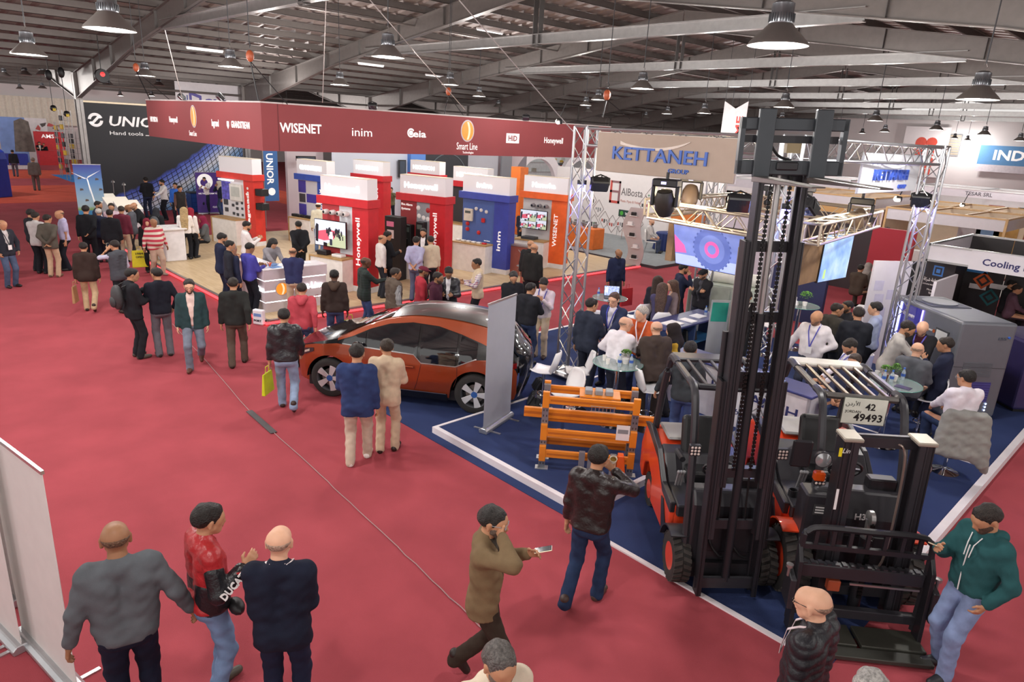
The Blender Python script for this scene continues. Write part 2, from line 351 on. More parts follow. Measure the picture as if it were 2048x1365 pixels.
for x, y in ((3.5, 7), (3.5, 13), (-23, 13), (-23, 20), (-30, 14), (-16, 2)): lamp_light((x, y, 5.6), LAMP_W)
k_ = 0
for x in (-43, -51, -59, -67):                                     # the neighbouring bay behind the tool wall
    for y in (4, 11, 18, 25):
        r = copy_tree(LROOT); r.location = (x, y, 5.75); r['label'] = 'small highbay lamp far away in the bay behind the black tool wall'; r['group'] = 'highbay lamps of the far bay'
        CHN.append((r, rz_(x)-5.73, .014)); k_ += 1
        if k_ % 2: lamp_light((x, y, 5.75), LAMP_W*1.6)
for r, l_, rad in CHN: MB().tube((0, 0, .48), (0, 0, l_), rad, 5).build('suspension_chain', DGREY, r)
# fluorescent battens on the purlins
for i, (x, y, w, lab) in enumerate([(410, 100, 72, 'above the white banner'), (742, 130, 60, 'beside the floodlight lamp'), (980, 63, 70, 'under the middle bay'), (870, 152, 48, 'below the crossing cable'), (1500, 280, 1, '')]):
    if w < 2: continue
    P = PD(x, y, FPX*1.2/w)
    r = thing('tube_light', 'white fluorescent batten %s' % lab, 'light', P, PI/2, 'fluorescent battens')
    box('batten_body', WHITE, (-.6, .6, -.03, .03, 0, .05), r); MB().tube((-.58, 0, -.02), (.58, 0, -.02), .014, 8).build('tube', M('#ffffff', .3, emit=.8, var=0), r, smooth=True)
    for s in (-.5, .5): MB().tube((s, 0, .05), (s, 0, rz_(P[0])-P[2]), .006, 4).build('suspension_wire', DGREY, r)
# ------------------------------------------------------------------ people: blended round cones, meshed with surface nets
def nets(F, org, h):
    S = F < 0; nx, ny, nz = F.shape
    c = np.zeros((nx-1, ny-1, nz-1), np.int8)
    for i in (0, 1):
        for j in (0, 1):
            for k in (0, 1): c += S[i:nx-1+i, j:ny-1+j, k:nz-1+k]
    act = (c > 0) & (c < 8); idx = np.argwhere(act)
    if not len(idx): return np.zeros((0, 3)), np.zeros((0, 4), int)
    num = -np.ones(act.shape, np.int64); num[act] = np.arange(len(idx))
    O = np.array([(i, j, k) for i in (0, 1) for j in (0, 1) for k in (0, 1)])
    val = np.stack([F[idx[:, 0]+o[0], idx[:, 1]+o[1], idx[:, 2]+o[2]] for o in O], 1)
    acc = np.zeros((len(idx), 3)); cnt = np.zeros(len(idx))
    for a in range(8):
        for b in range(a+1, 8):
            if np.abs(O[a]-O[b]).sum() != 1: continue
            va, vb = val[:, a], val[:, b]; m = (va < 0) != (vb < 0); t = va[m]/(va[m]-vb[m])
            acc[m] += O[a] + (O[b]-O[a])*t[:, None]; cnt[m] += 1
    V = (idx + acc/cnt[:, None])*h + org
    Q = []
    for ax in range(3):
        sl = [slice(1, -1)]*3; sl[ax] = slice(0, -1); s2 = list(sl); s2[ax] = slice(1, None)
        a, b = S[tuple(sl)], S[tuple(s2)]; e = np.argwhere(a != b)
        if not len(e): continue
        fl = a[e[:, 0], e[:, 1], e[:, 2]]; off = np.ones(3, int); off[ax] = 0; e = e+off
        u, v = [(1, 2), (2, 0), (0, 1)][ax]; du = np.zeros(3, int); dv = np.zeros(3, int); du[u] = 1; dv[v] = 1
        q = np.stack([num[tuple((e-du-dv).T)], num[tuple((e-dv).T)], num[tuple(e.T)], num[tuple((e-du).T)]], 1)
        q[~fl] = q[~fl][:, ::-1]; Q.append(q)
    return V, np.concatenate(Q)
def field(prims, h, k=.035, infl=0., post=None, fold=0.):
    """prims: (a, b, ra, rb). Returns verts, quads"""
    A = np.array([p[0] for p in prims], float); B = np.array([p[1] for p in prims], float); ra = np.array([p[2] for p in prims])+infl; rb = np.array([p[3] for p in prims])+infl
    lo = np.minimum(A-ra[:, None], B-rb[:, None]).min(0)-3*h-.01; hi = np.maximum(A+ra[:, None], B+rb[:, None]).max(0)+3*h+.01
    n = np.ceil((hi-lo)/h).astype(int)+1; ax = [lo[i]+h*np.arange(n[i]) for i in range(3)]
    F = np.full(n, .12, np.float32)
    for a, b, r0, r1 in zip(A, B, ra, rb):
        m = max(r0, r1)+k+2*h; l = np.clip(np.floor((np.minimum(a, b)-m-lo)/h).astype(int), 0, n); u = np.clip(np.ceil((np.maximum(a, b)+m-lo)/h).astype(int)+1, 0, n)
        X, Y, Z = ax[0][l[0]:u[0], None, None]-a[0], ax[1][None, l[1]:u[1], None]-a[1], ax[2][None, None, l[2]:u[2]]-a[2]
        d = b-a; L2 = max(float(d@d), 1e-9); t = np.clip((X*d[0]+Y*d[1]+Z*d[2])/L2, 0, 1)
        D = np.sqrt((X-t*d[0])**2+(Y-t*d[1])**2+(Z-t*d[2])**2)-(r0+t*(r1-r0))
        s = F[l[0]:u[0], l[1]:u[1], l[2]:u[2]]; hh = np.maximum(k-np.abs(s-D), 0)/k
        F[l[0]:u[0], l[1]:u[1], l[2]:u[2]] = np.minimum(s, D)-hh*hh*k*.25
    X, Y, Z = ax[0][:, None, None], ax[1][None, :, None], ax[2][None, None, :]
    if fold:
        p = random.random()*6
        F = F + (fold*(np.sin(38*Z+9*X+14*Y+p)*np.sin(13*X-11*Y+7*Z+p*2)+.6*np.sin(61*Z-31*X+23*Y+p*3)*np.sin(17*X+29*Y+p))).astype(np.float32)
    if post is not None: F = post(F, X, Y, Z)
    F[0], F[-1] = .1, .1; F[:, 0], F[:, -1] = .1, .1; F[:, :, 0], F[:, :, -1] = .1, .1
    return nets(F, lo, h)
def npmesh(name, parts, mat, parent=None):
    V = []; Q = []; n = 0
    for v, q in parts:
        if len(v): V.append(v); Q.append(q+n); n += len(v)
    if not V: return None
    V = np.concatenate(V); Q = np.concatenate(Q); me = bpy.data.meshes.new(name)
    me.vertices.add(len(V)); me.vertices.foreach_set('co', V.astype(np.float32).ravel()); me.loops.add(Q.size); me.loops.foreach_set('vertex_index', Q.astype(np.int32).ravel())
    me.polygons.add(len(Q)); me.polygons.foreach_set('loop_start', np.arange(0, Q.size, 4, dtype=np.int32))
    me.polygons.foreach_set('use_smooth', np.ones(len(Q), bool)); me.update(); me.validate(); me.materials.append(mat)
    return link(bpy.data.objects.new(name, me), parent)
def ik(a, c, l1, l2, pole):
    a, c, pole = map(lambda v: np.array(v, float), (a, c, pole)); d = c-a; L = np.linalg.norm(d); m = (l1+l2)*.995
    if L > m: c = a+d*(m/L); d = c-a; L = m
    L = max(L, abs(l1-l2)+.01); x = (l1*l1-l2*l2+L*L)/(2*L); hgt = math.sqrt(max(l1*l1-x*x, 1e-6)); e = d/np.linalg.norm(d); p = pole-e*(pole@e); p /= np.linalg.norm(p)+1e-9
    return a+e*x+p*hgt, c
ARM = dict(down=((.07, .03, -.55), (.3, -1, 0)), swf=((.05, .22, -.47), (.3, -1, -.2)), swb=((.07, -.2, -.48), (.3, -1, 0)), pocket=((.06, .10, -.47), (.9, -.7, 0)), front=((-.06, .33, -.22), (.5, -.6, -.8)),
    chest=((-.12, .27, -.08), (.6, -.3, -.9)), clasp=((-.165, .2, -.40), (.8, -.6, 0)), back=((-.16, -.17, -.42), (.8, -.8, 0)), cross=((-.27, .2, -.17), (.6, 0, -1)), phone=((-.07, .34, -.12), (.5, -.5, -.8)), face=((-.11, .19, .07), (.6, .1, -1)),
    ear=((-.07, .13, .16), (.9, .2, -.7)), reach=((-.04, .47, -.16), (.4, -.6, -.8)), low=((-.06, .42, -.34), (.4, -.8, -.3)), out=((.2, .44, -.12), (.4, -.6, -.8)), hip=((-.03, .08, -.36), (1, -.5, .0)), side=((.22, .02, -.48), (.5, -1, 0)), wide=((.16, .02, -.52), (.6, -1, 0)), lap=((-.08, .34, -.36), (.6, -.6, 0)), cam=((-.13, .25, .1), (1, 0, -.8)))
SKIN = dict(l='#d9a98c', m='#b98868', t='#946a4d', d='#5b3c2c', p='#dfb49a')
CLOTHN = [0]
def cloth(h, kind='cloth'):
    if not isinstance(h, str): return h
    if h.startswith('L'): return M(h[1:], .33, var=.12, nscale=9, bump=.35, bscale=35, spec=.5)      # leather
    if h.startswith('N'): return M(h[1:], .42, var=.1, nscale=9, bump=.3, bscale=40, spec=.4)
    if h.startswith('J'): return M(h[1:], .85, var=.22, nscale=7, bump=.3, bscale=300, spec=.15)      # denim
    return M(h, .88, var=.09, nscale=11, bump=.25, bscale=260, spec=.18)
PEOPLE = []
def P(x, y, face, lab, H=1.74, g=1., top='#222222', jk=None, tr='#22242c', sh='#1c1a1a', hair='#1c1613', skin='m', L='down', R='down', st=(0, 0), lift=(0, 0), sit=None, hy=0, hp=8, lean=0, z=0., opn=0., hem=None, slv=1., beard=None, gl=0, bald=0, hijab=None, longh=None, vest=False, lan=None, badge=0, hood=None, cap=None, q=1., at=None, grp=None, belly=0., eyes=True, collar=None, quilt=0):
    hh = H if sit is None else H-(.93*H/1.74-sit-.06)
    hh -= .02*lean/10
    pos = G(x, y, z+hh) if at is None else np.array([at[0], at[1], 0.])
    pos = np.array([pos[0], pos[1], z]); vd = pos[:2]/np.linalg.norm(pos[:2]); base = math.atan2(vd[1], vd[0])-PI/2   # local +Y away from the camera
    dist = np.linalg.norm(pos[:2]); h = min(max(2.4*dist/FPX, .0115), .034)*q; s = H/1.74; fine = dist < 17
    random.seed(int(x*7+y*13))
    leanr = math.radians(lean); cl, sl = math.cos(leanr), math.sin(leanr)
    pz = .925*s if sit is None else sit+.07
    stl = max(abs(st[0]), abs(st[1])); pz -= .05*stl*stl/.1 if sit is None else 0
    pel = np.array([0, 0, pz])
    def U(a, b, c): c = (c-.925)*s; a *= s; b *= s; return pel+np.array([a, b*cl+c*sl, -b*sl+c*cl])
    w = (g-1)*.12
    # legs
    legs = []; feet = []
    for sd, stp, lf in ((-1, st[0], lift[0]), (1, st[1], lift[1])):
        hip = pel+np.array([sd*.088*s, 0, -.02])
        if sit is None:
            an = np.array([sd*.10*s, stp, .085+lf]); kn, an = ik(hip, an, .425*s, .42*s, (sd*.12, 1, 0))
        else:
            an = np.array([sd*.12*s, .43+stp, .085+lf+(0 if sit < .6 else .28)]); kn, an = ik(hip, an, .43*s, .42*s, (sd*.25, 1, .8))
        legs.append((hip, kn, an)); ft = np.array([sd*.16, 1, 0.]); ft /= np.linalg.norm(ft)
        if lf > .04: ft = np.array([0, .55, -.83]) if stp < 0 else np.array([0, .93, .35])
        feet.append((an, ft))
    gl_ = 1+(g-1)*.7
    LEG = []
    for hip, kn, an in legs: LEG += [(hip, kn, .082*s*gl_, .056*s*gl_), (kn, an, .055*s*gl_, .038*s)]
    PEL = [(pel+np.array([-.07*s, -.01, .03]), pel+np.array([.07*s, -.01, .03]), .112*s*gl_, .112*s*gl_), (pel+np.array([-.075*s, -.045, -.03]), pel+np.array([.075*s, -.045, -.03]), .085*s*gl_, .085*s*gl_)]
    TOR = []
    for sd in (-1, 1): TOR += [(U(sd*(.07+w*.6), .0, 1.02), U(sd*(.10+w*.5), -.005, 1.33), .100*s*g, .101*s*g), (U(sd*.09, -.015, 1.41), U(sd*(.165+w*.4), -.012, 1.415), .064*s, .062*s*min(g, 1.15))]
    TOR += [(U(0, 0, 1.40), U(0, -.01, 1.47), .085*s, .06*s), (U(-.03, -.045, 1.44), U(.03, -.045, 1.44), .055*s, .055*s), (U(0, .03+belly*.6, 1.1), U(0, .035+belly*.4, 1.22), (.105+belly)*s*g, (.09+belly*.6)*s*g)]
    arms = []; ARMS = []; hands = []
    for sd, pose in ((-1, L), (1, R)):
        tgt, pole = ARM[pose] if isinstance(pose, str) else pose
        shd = U(sd*(.182+w*.55), -.012, 1.40); wr = shd+np.array([sd*tgt[0], tgt[1]+.0, tgt[2]])*s
        el, wr = ik(shd, wr, .285*s, .255*s, (sd*pole[0], pole[1], pole[2])); arms.append((shd, el, wr))
        ARMS += [(shd, el, .054*s*min(g, 1.2), .042*s*min(g, 1.15)), (el, wr, .042*s*min(g, 1.15), .029*s)]
        hands.append((sd, wr, (wr-el)/np.linalg.norm(wr-el)))
    # head frame
    hyr, hpr = math.radians(-hy), math.radians(hp); cy, sy, cp, sp = math.cos(hyr), math.sin(hyr), math.cos(hpr), math.sin(hpr)
    nb = U(0, -.005, 1.47); hs = s*1.02*(1.0 if g < 1.12 else 1.04)
    RY = np.array([[cy, -sy, 0], [sy, cy, 0], [0, 0, 1]]); RXm = np.array([[1, 0, 0], [0, cp, sp], [0, -sp, cp]]); HR = RY@RXm
    hc = nb+np.array([0, .03*s+.06*math.sin(leanr), .15*s])+HR@np.array([0, .015, 0])
    def Hd(a, b, c): return hc+HR@(np.array([a, b, c])*hs)
    SK = [(Hd(0, -.03, .03), Hd(0, .035, .028), .085*hs, .076*hs)]
    HEAD = SK+[(Hd(0, .045, -.02), Hd(0, .055, -.07), .064*hs, .045*hs), (Hd(-.036, .02, -.05), Hd(0, .064, -.088), .034*hs, .027*hs), (Hd(.036, .02, -.05), Hd(0, .064, -.088), .034*hs, .027*hs),
        (Hd(0, -.02, -.06), nb+np.array([0, -.01, -.03]), .054*hs, .062*hs*min(g, 1.12))]
    FACE = [(Hd(0, .1, .005), Hd(0, .118, -.03), .008*hs, .0135*hs), (Hd(-.03, .087, .024), Hd(.03, .087, .024), .016*hs, .016*hs), (Hd(0, .098, -.055), Hd(0, .098, -.056), .016*hs, .016*hs)]
    for sd in (-1, 1): FACE.append((Hd(sd*.08, -.01, .012), Hd(sd*.083, -.012, -.03), .016*hs, .011*hs))
    hfine = h*.62 if fine else h*.8
    hfine = max(hfine, .0075)
    parts = [field(PEL+TOR+ARMS+LEG+[(nb, nb+np.array([0, 0, .03]), .055, .05)]+[(a+np.array([0, 0, -.035]), a+f*.1+np.array([0, 0, -.05]), .028, .02) for a, f in feet], max(h*1.7, .02), infl=-.004), field(HEAD+FACE, hfine, .022)]
    # hands: palm, four fingers, thumb
    hh_ = max(.0062, min(h*.55, .016))
    for sd, wr, d in hands:
        sref = np.array([0, 1., .15]) if d[2] < -.72 else np.array([-sd*.35, .1, 1.]); sv = sref-d*(sref@d); sv /= np.linalg.norm(sv); n = np.cross(d, sv)
        if n[0]*sd > 0: n = -n
        HN = [(wr-d*.05, wr+d*.02, .027*s, .025*s)]
        for o in (-.022, 0, .022): HN.append((wr+d*.03+sv*o*.8, wr+d*.085+sv*o, .017*s, .0145*s))
        for o, ln in ((.032, .066), (.0105, .075), (-.0115, .069), (-.032, .053)):
            b0 = wr+d*.088+sv*o; c1 = d*.92+n*.38; b1 = b0+c1*ln*.5; c2 = d*.55+n*.83; b2 = b1+c2*ln*.55
            HN += [(b0, b1, .0092*s, .0085*s), (b1, b2, .0085*s, .0072*s)]
        t0 = wr+d*.025+sv*.024; t1 = t0+(d*.6+sv*.75+n*.25)*.045; t2 = t1+(d*.9+sv*.15+n*.4)*.034
        HN += [(t0, t1, .0135*s, .0105*s), (t1, t2, .0105*s, .008*s)]
        parts.append(field(HN, hh_, .012))
    body = npmesh('person', parts, M(SKIN.get(skin, skin), .52, var=.06, nscale=14, spec=.35))
    tag(body, lab, 'person', grp)
    # garments
    hm = pz+((-.06 if jk is None else -.11) if hem is None else (hem*.62 if jk and not vest else hem))
    f_ = .0042 if fine else .0
    def sleeve(frac): return [(a, b, r0, r1) if i % 2 == 0 else (a, a+(b-a)*frac, r0, r0+(r1-r0)*frac*.8) for i, (a, b, r0, r1) in enumerate(ARMS)] if frac > 0 else [(ARMS[i][0], ARMS[i][0]+(ARMS[i][1]-ARMS[i][0])*-frac, ARMS[i][2], ARMS[i][3]) for i in (0, 2)]
    def flat(F, X, Y, Z): return F
    skirt = [] if sit is not None else [(pel+np.array([sd*.075*s*gl_, -.005, -.02]), pel+np.array([sd*.085*s*gl_, 0, min(hm-pz, -.05)]), .105*s*gl_, .105*s*gl_) for sd in (-1, 1)]
    neckz = nb[2]+.012
    def upper(infl, z0, arms_, open_=0., ncut=0., quilt=0):
        pr = PEL+TOR+arms_+(skirt if z0 < pz-.08 else [])
        def post(F, X, Y, Z):
            if quilt: F = F-.013*np.abs(np.sin((Z+.25*np.abs(X))*PI/.075))+.003
            F = np.maximum(F, z0-Z)
            if open_:
                wd = open_*np.clip((Z-(pz+.0))/.5, .25 if open_ > .05 else 0., 1.)
                V_ = np.maximum(np.abs(X)-wd, .02-(Y*cl-(Z-pz)*sl)); F = np.maximum(F, -V_)
            return F
        return field(pr, h, .035, infl, post, f_)
    inner = top
    if jk is None:
        npmesh('top' if not vest else 'shirt', [upper(.013, hm, sleeve(.93 if slv == 1 else slv), quilt=quilt)], cloth(top), body)
    else:
        if opn or vest: npmesh('shirt', [upper(.008, pz-.04, sleeve(.95 if slv == 1 else slv))], cloth(top), body)
        npmesh('vest' if vest else 'jacket', [upper(.018, hm, [] if vest else sleeve(.92), opn, quilt=quilt)], cloth(jk), body)
    outer = cloth(jk or top)
    cm = cloth(collar) if collar else outer
    npmesh('collar', [field([(nb+np.array([.062*s*math.sin(a), -.006+.058*s*math.cos(a), -.012-.012*math.cos(a)]), nb+np.array([.062*s*math.sin(b), -.006+.058*s*math.cos(b), -.012-.012*math.cos(b)]), .016, .016) for a, b in [(t*PI/5, (t+1)*PI/5) for t in range(10)]], max(h*.8, .009), .012)], cm, body)
    if tr:
        tp = PEL+[(a, b, r0*1.02, r1*1.08) if i % 2 == 0 else (a, b+(b-a)*.075, r0*1.08, r1*1.5) for i, (a, b, r0, r1) in enumerate(LEG)]
        top_z = min(pz+.1, hm+.07)
        npmesh('trousers', [field(tp, h, .03, .010, lambda F, X, Y, Z: np.maximum(F, Z-top_z), f_)], cloth(tr), body)
    for an, ft in feet:
        up = np.array([0, 0, 1.]); he = an+np.array([0, 0, -.045])-ft*.035; toe = an+ft*.165+np.array([0, 0, -.045])
        if an[2] > .12: he = an-ft*.05; toe = an+ft*.15
        zf = -1 if an[2] > .12 else .002
        npmesh('shoe', [field([(he, he+ft*.1, .043, .043), (he+ft*.1, toe, .046, .036), (he, an+np.array([0, 0, .02]), .042, .04)], max(h*.8, .009), .02, 0, lambda F, X, Y, Z: np.maximum(F, zf-Z))], M(sh, .5), body)
    if hair and bald and not cap:
        sk = SKIN.get(skin, skin).lstrip('#'); hx = hair.lstrip('#'); kk = .62 if bald == 2 else .35
        hair = '#'+''.join('%02x' % int(int(sk[i:i+2], 16)*kk*.85+int(hx[i:i+2], 16)*(1-kk)) for i in (0, 2, 4))
    hm_ = M(hair, .55, var=.45, nscale=55, bump=.9, bscale=90, spec=.4) if hair else None
    Hi = np.linalg.inv(HR)
    def loc(X, Y, Z):
        X, Y, Z = X-hc[0], Y-hc[1], Z-hc[2]; return [(Hi[i, 0]*X+Hi[i, 1]*Y+Hi[i, 2]*Z)/hs for i in range(3)]
    if hijab:
        def post(F, X, Y, Z):
            a, b, c = loc(X, Y, Z); return np.maximum(F, .078-np.sqrt(a*a*1.35+(b-.125)**2+(c+.02)**2*.75))
        drape = [(Hd(0, -.03, -.05), nb+np.array([0, -.03, -.06]), .085*hs, .12*s), (Hd(0, .05, -.11), nb+np.array([0, .07, -.1]), .05*hs, .07*s), (nb+np.array([-.08, 0, -.06]), nb+np.array([.08, 0, -.06]), .075, .075)]
        npmesh('headscarf', [field(SK+HEAD[1:4]+drape, h*.8, .04, .018, post, f_*.8)], cloth(hijab), body)
    elif hair:
        def post(F, X, Y, Z):
            a, b, c = loc(X, Y, Z); ln = c+.08-.7*(b+.12)+np.where(b > .02, -.25*np.maximum(.05-np.abs(a), 0), 0.)+.03*np.exp(-((b-.025)/.02)**2)*(np.abs(a) > .05)
            ln = ln+.007*np.sin(a*90+b*50)*np.sin(c*110+b*70); F = F+.0125*(1-np.clip(ln/.075, 0, 1))-.006*np.clip((c-.07)/.05, 0, 1)*(1 if not bald else 0)-.004*np.sin(a*70+b*20+c*30)*np.sin(b*60-a*20)*np.clip(ln/.05, 0, 1)*(0 if bald else 1); F = np.maximum(F, -ln*.8)
            if bald: F = np.maximum(F, (c-(.055 if bald == 1 else .03))*.9)
            return F
        pr = list(SK); inf = .013 if not longh else .02
        if bald: inf = .005
        if longh:
            for sd in (-1, 0, 1): pr += [(Hd(sd*.05, -.05, .02), U(sd*.055, -.085, 1.47-longh*.3), .055*hs, .05), (U(sd*.055, -.085, 1.47-longh*.3), U(sd*.05, -.115, 1.47-longh), .05, .03)]
            oldp = post
            def post(F, X, Y, Z):
                a, b, c = loc(X, Y, Z); return np.maximum(F, np.where(c > -.09, (b-.045-.5*np.maximum(c, 0))*.9 - (c > .06)*.1, -.1))
        if cap: post = lambda F, X, Y, Z: (lambda q_: np.maximum(F, (.03-q_[2]-.25*q_[1])*.9))(loc(X, Y, Z))
        npmesh('cap' if cap else 'hair', [field(pr, min(h*.7, .02), .03, inf*hs, post, .0025 if fine and not bald and not cap else 0)], cloth(cap) if cap else hm_, body)
        if cap: npmesh('hair', [field(list(SK), min(h*.8, .02), .03, .006, oldcut(loc))], hm_, body); MB().hexa([Hd(-.07, .07, .045), Hd(.07, .07, .045), Hd(.055, .17, .03), Hd(-.055, .17, .03), Hd(-.07, .07, .052), Hd(.07, .07, .052), Hd(.055, .17, .037), Hd(-.055, .17, .037)]).build('cap_peak', cloth(cap), body)
    if beard:
        def postb(F, X, Y, Z):
            a, b, c = loc(X, Y, Z); F = np.maximum(F, (c+.035-.5*np.maximum(np.abs(a)-.035, 0))*.9); F = np.maximum(F, (-.0-b)*.9)
            return np.maximum(F, .012-np.sqrt(a*a*.35+(b-.105)**2+(c+.06)**2*2.))
        npmesh('beard', [field(HEAD[1:4], max(h*.6, .0065), .022, .0035, postb)], M('#'+''.join('%02x' % int(int(SKIN.get(skin, skin).lstrip('#')[i:i+2], 16)*.25+int(beard.lstrip('#')[i:i+2], 16)*.75) for i in (0, 2, 4)), .85, var=.35, nscale=60), body)
    fv = abs(((face+hy)+180) % 360-180) > 40
    if fv and dist < 24 and eyes:
        e = MB(); bw = MB(); mo = MB()
        for sd in (-1, 1):
            c = Hd(sd*.031, .094, .006); e.ball(c, .0085*hs, .0085*hs, .006*hs, 8, 5)
            bw.path([Hd(sd*.014, .103, .024), Hd(sd*.03, .101, .03), Hd(sd*.05, .088, .024)], .0045*hs, 4)
        e.build('eyes', M('#20140f', .2), body, smooth=True); bw.build('eyebrows', M(beard or (hair if hair else '#2a201a'), .8), body)
        mo.path([Hd(-.024, .098, -.059), Hd(0, .1125, -.057), Hd(.024, .098, -.059)], .0045*hs, 5).build('lips', M('#8f4f45', .5), body)
    if gl:
        gm = MB()
        for sd in (-1, 1): gm.path([Hd(sd*.033+.024*math.cos(t), .112, .004+.019*math.sin(t)) for t in [2*PI*i/10 for i in range(10)]], .003, 4, True); gm.path([Hd(sd*.057, .11, .01), Hd(sd*.085, .0, .015)], .003, 4)
        gm.path([Hd(-.009, .113, .008), Hd(.009, .113, .008)], .003, 4); gm.build('glasses', M('#15151a' if gl == 1 else '#9aa0a8', .3), body)
    if lan:
        ex = .012 if (jk or quilt) else 0; y3 = .101*s*g+.036+ex; fy = .125*s*g+belly+.03+ex; y1 = .105*s*g+.062+ex+belly; lm = MB()
        a0 = [U(-.055, -.065, 1.505), U(-.085, -.015, 1.50), U(-.08, .075, 1.455), U(-.068, y3/s*.93, 1.385), U(-.048, y3/s+.004, 1.30), U(-.025, (y3+y1)/2/s+.006, 1.21), U(-.004, y1/s, 1.12)]
        b0 = [np.array([-p[0], p[1], p[2]]) for p in a0]
        for pts in (a0, b0):
            for p_, q_ in zip(pts[:-1], pts[1:]): lm.bar(p_, q_, .005, .02, (1, 0, .3))
        lm.bar(a0[0], b0[0], .005, .02, (0, 0, 1)); lm.build('lanyard', M(lan, .6), body)
        if badge: MB().hexa([U(a_, y1/s+b_-.015, c_) for c_ in (1.0, 1.12) for a_, b_ in ((-.045, .02), (.045, .02), (.045, .026), (-.045, .026))]).build('badge', WHITE, body)
    if hood: npmesh('hood', [field([(U(-.07, -.09, 1.47), U(0, -.14, 1.40), .05, .06), (U(.07, -.09, 1.47), U(0, -.14, 1.40), .05, .06), (U(-.08, -.02, 1.49), U(-.06, -.1, 1.47), .035, .045), (U(.08, -.02, 1.49), U(.06, -.1, 1.47), .035, .045)], h*.9, .04)], cloth(hood), body)
    body.location = pos; body.rotation_euler = (0, 0, base-math.radians(face))
    Mw = Matrix.Translation(Vector(pos)) @ Matrix.Rotation(base-math.radians(face), 4, 'Z')
    r = dict(body=body, M=Mw, L=Vector(hands[0][1]+hands[0][2]*.08), R=Vector(hands[1][1]+hands[1][2]*.08), U=U, rz=base-math.radians(face), pos=pos, base=base, dL=hands[0][2], dR=hands[1][2], arms=arms)
    PEOPLE.append(r); return r
def oldcut(loc):
    def post(F, X, Y, Z):
        a, b, c = loc(X, Y, Z); F = np.maximum(F, (-.075+.66*(b+.12)-c)*.8); return np.maximum(F, (c-.05)*.9)
    return post
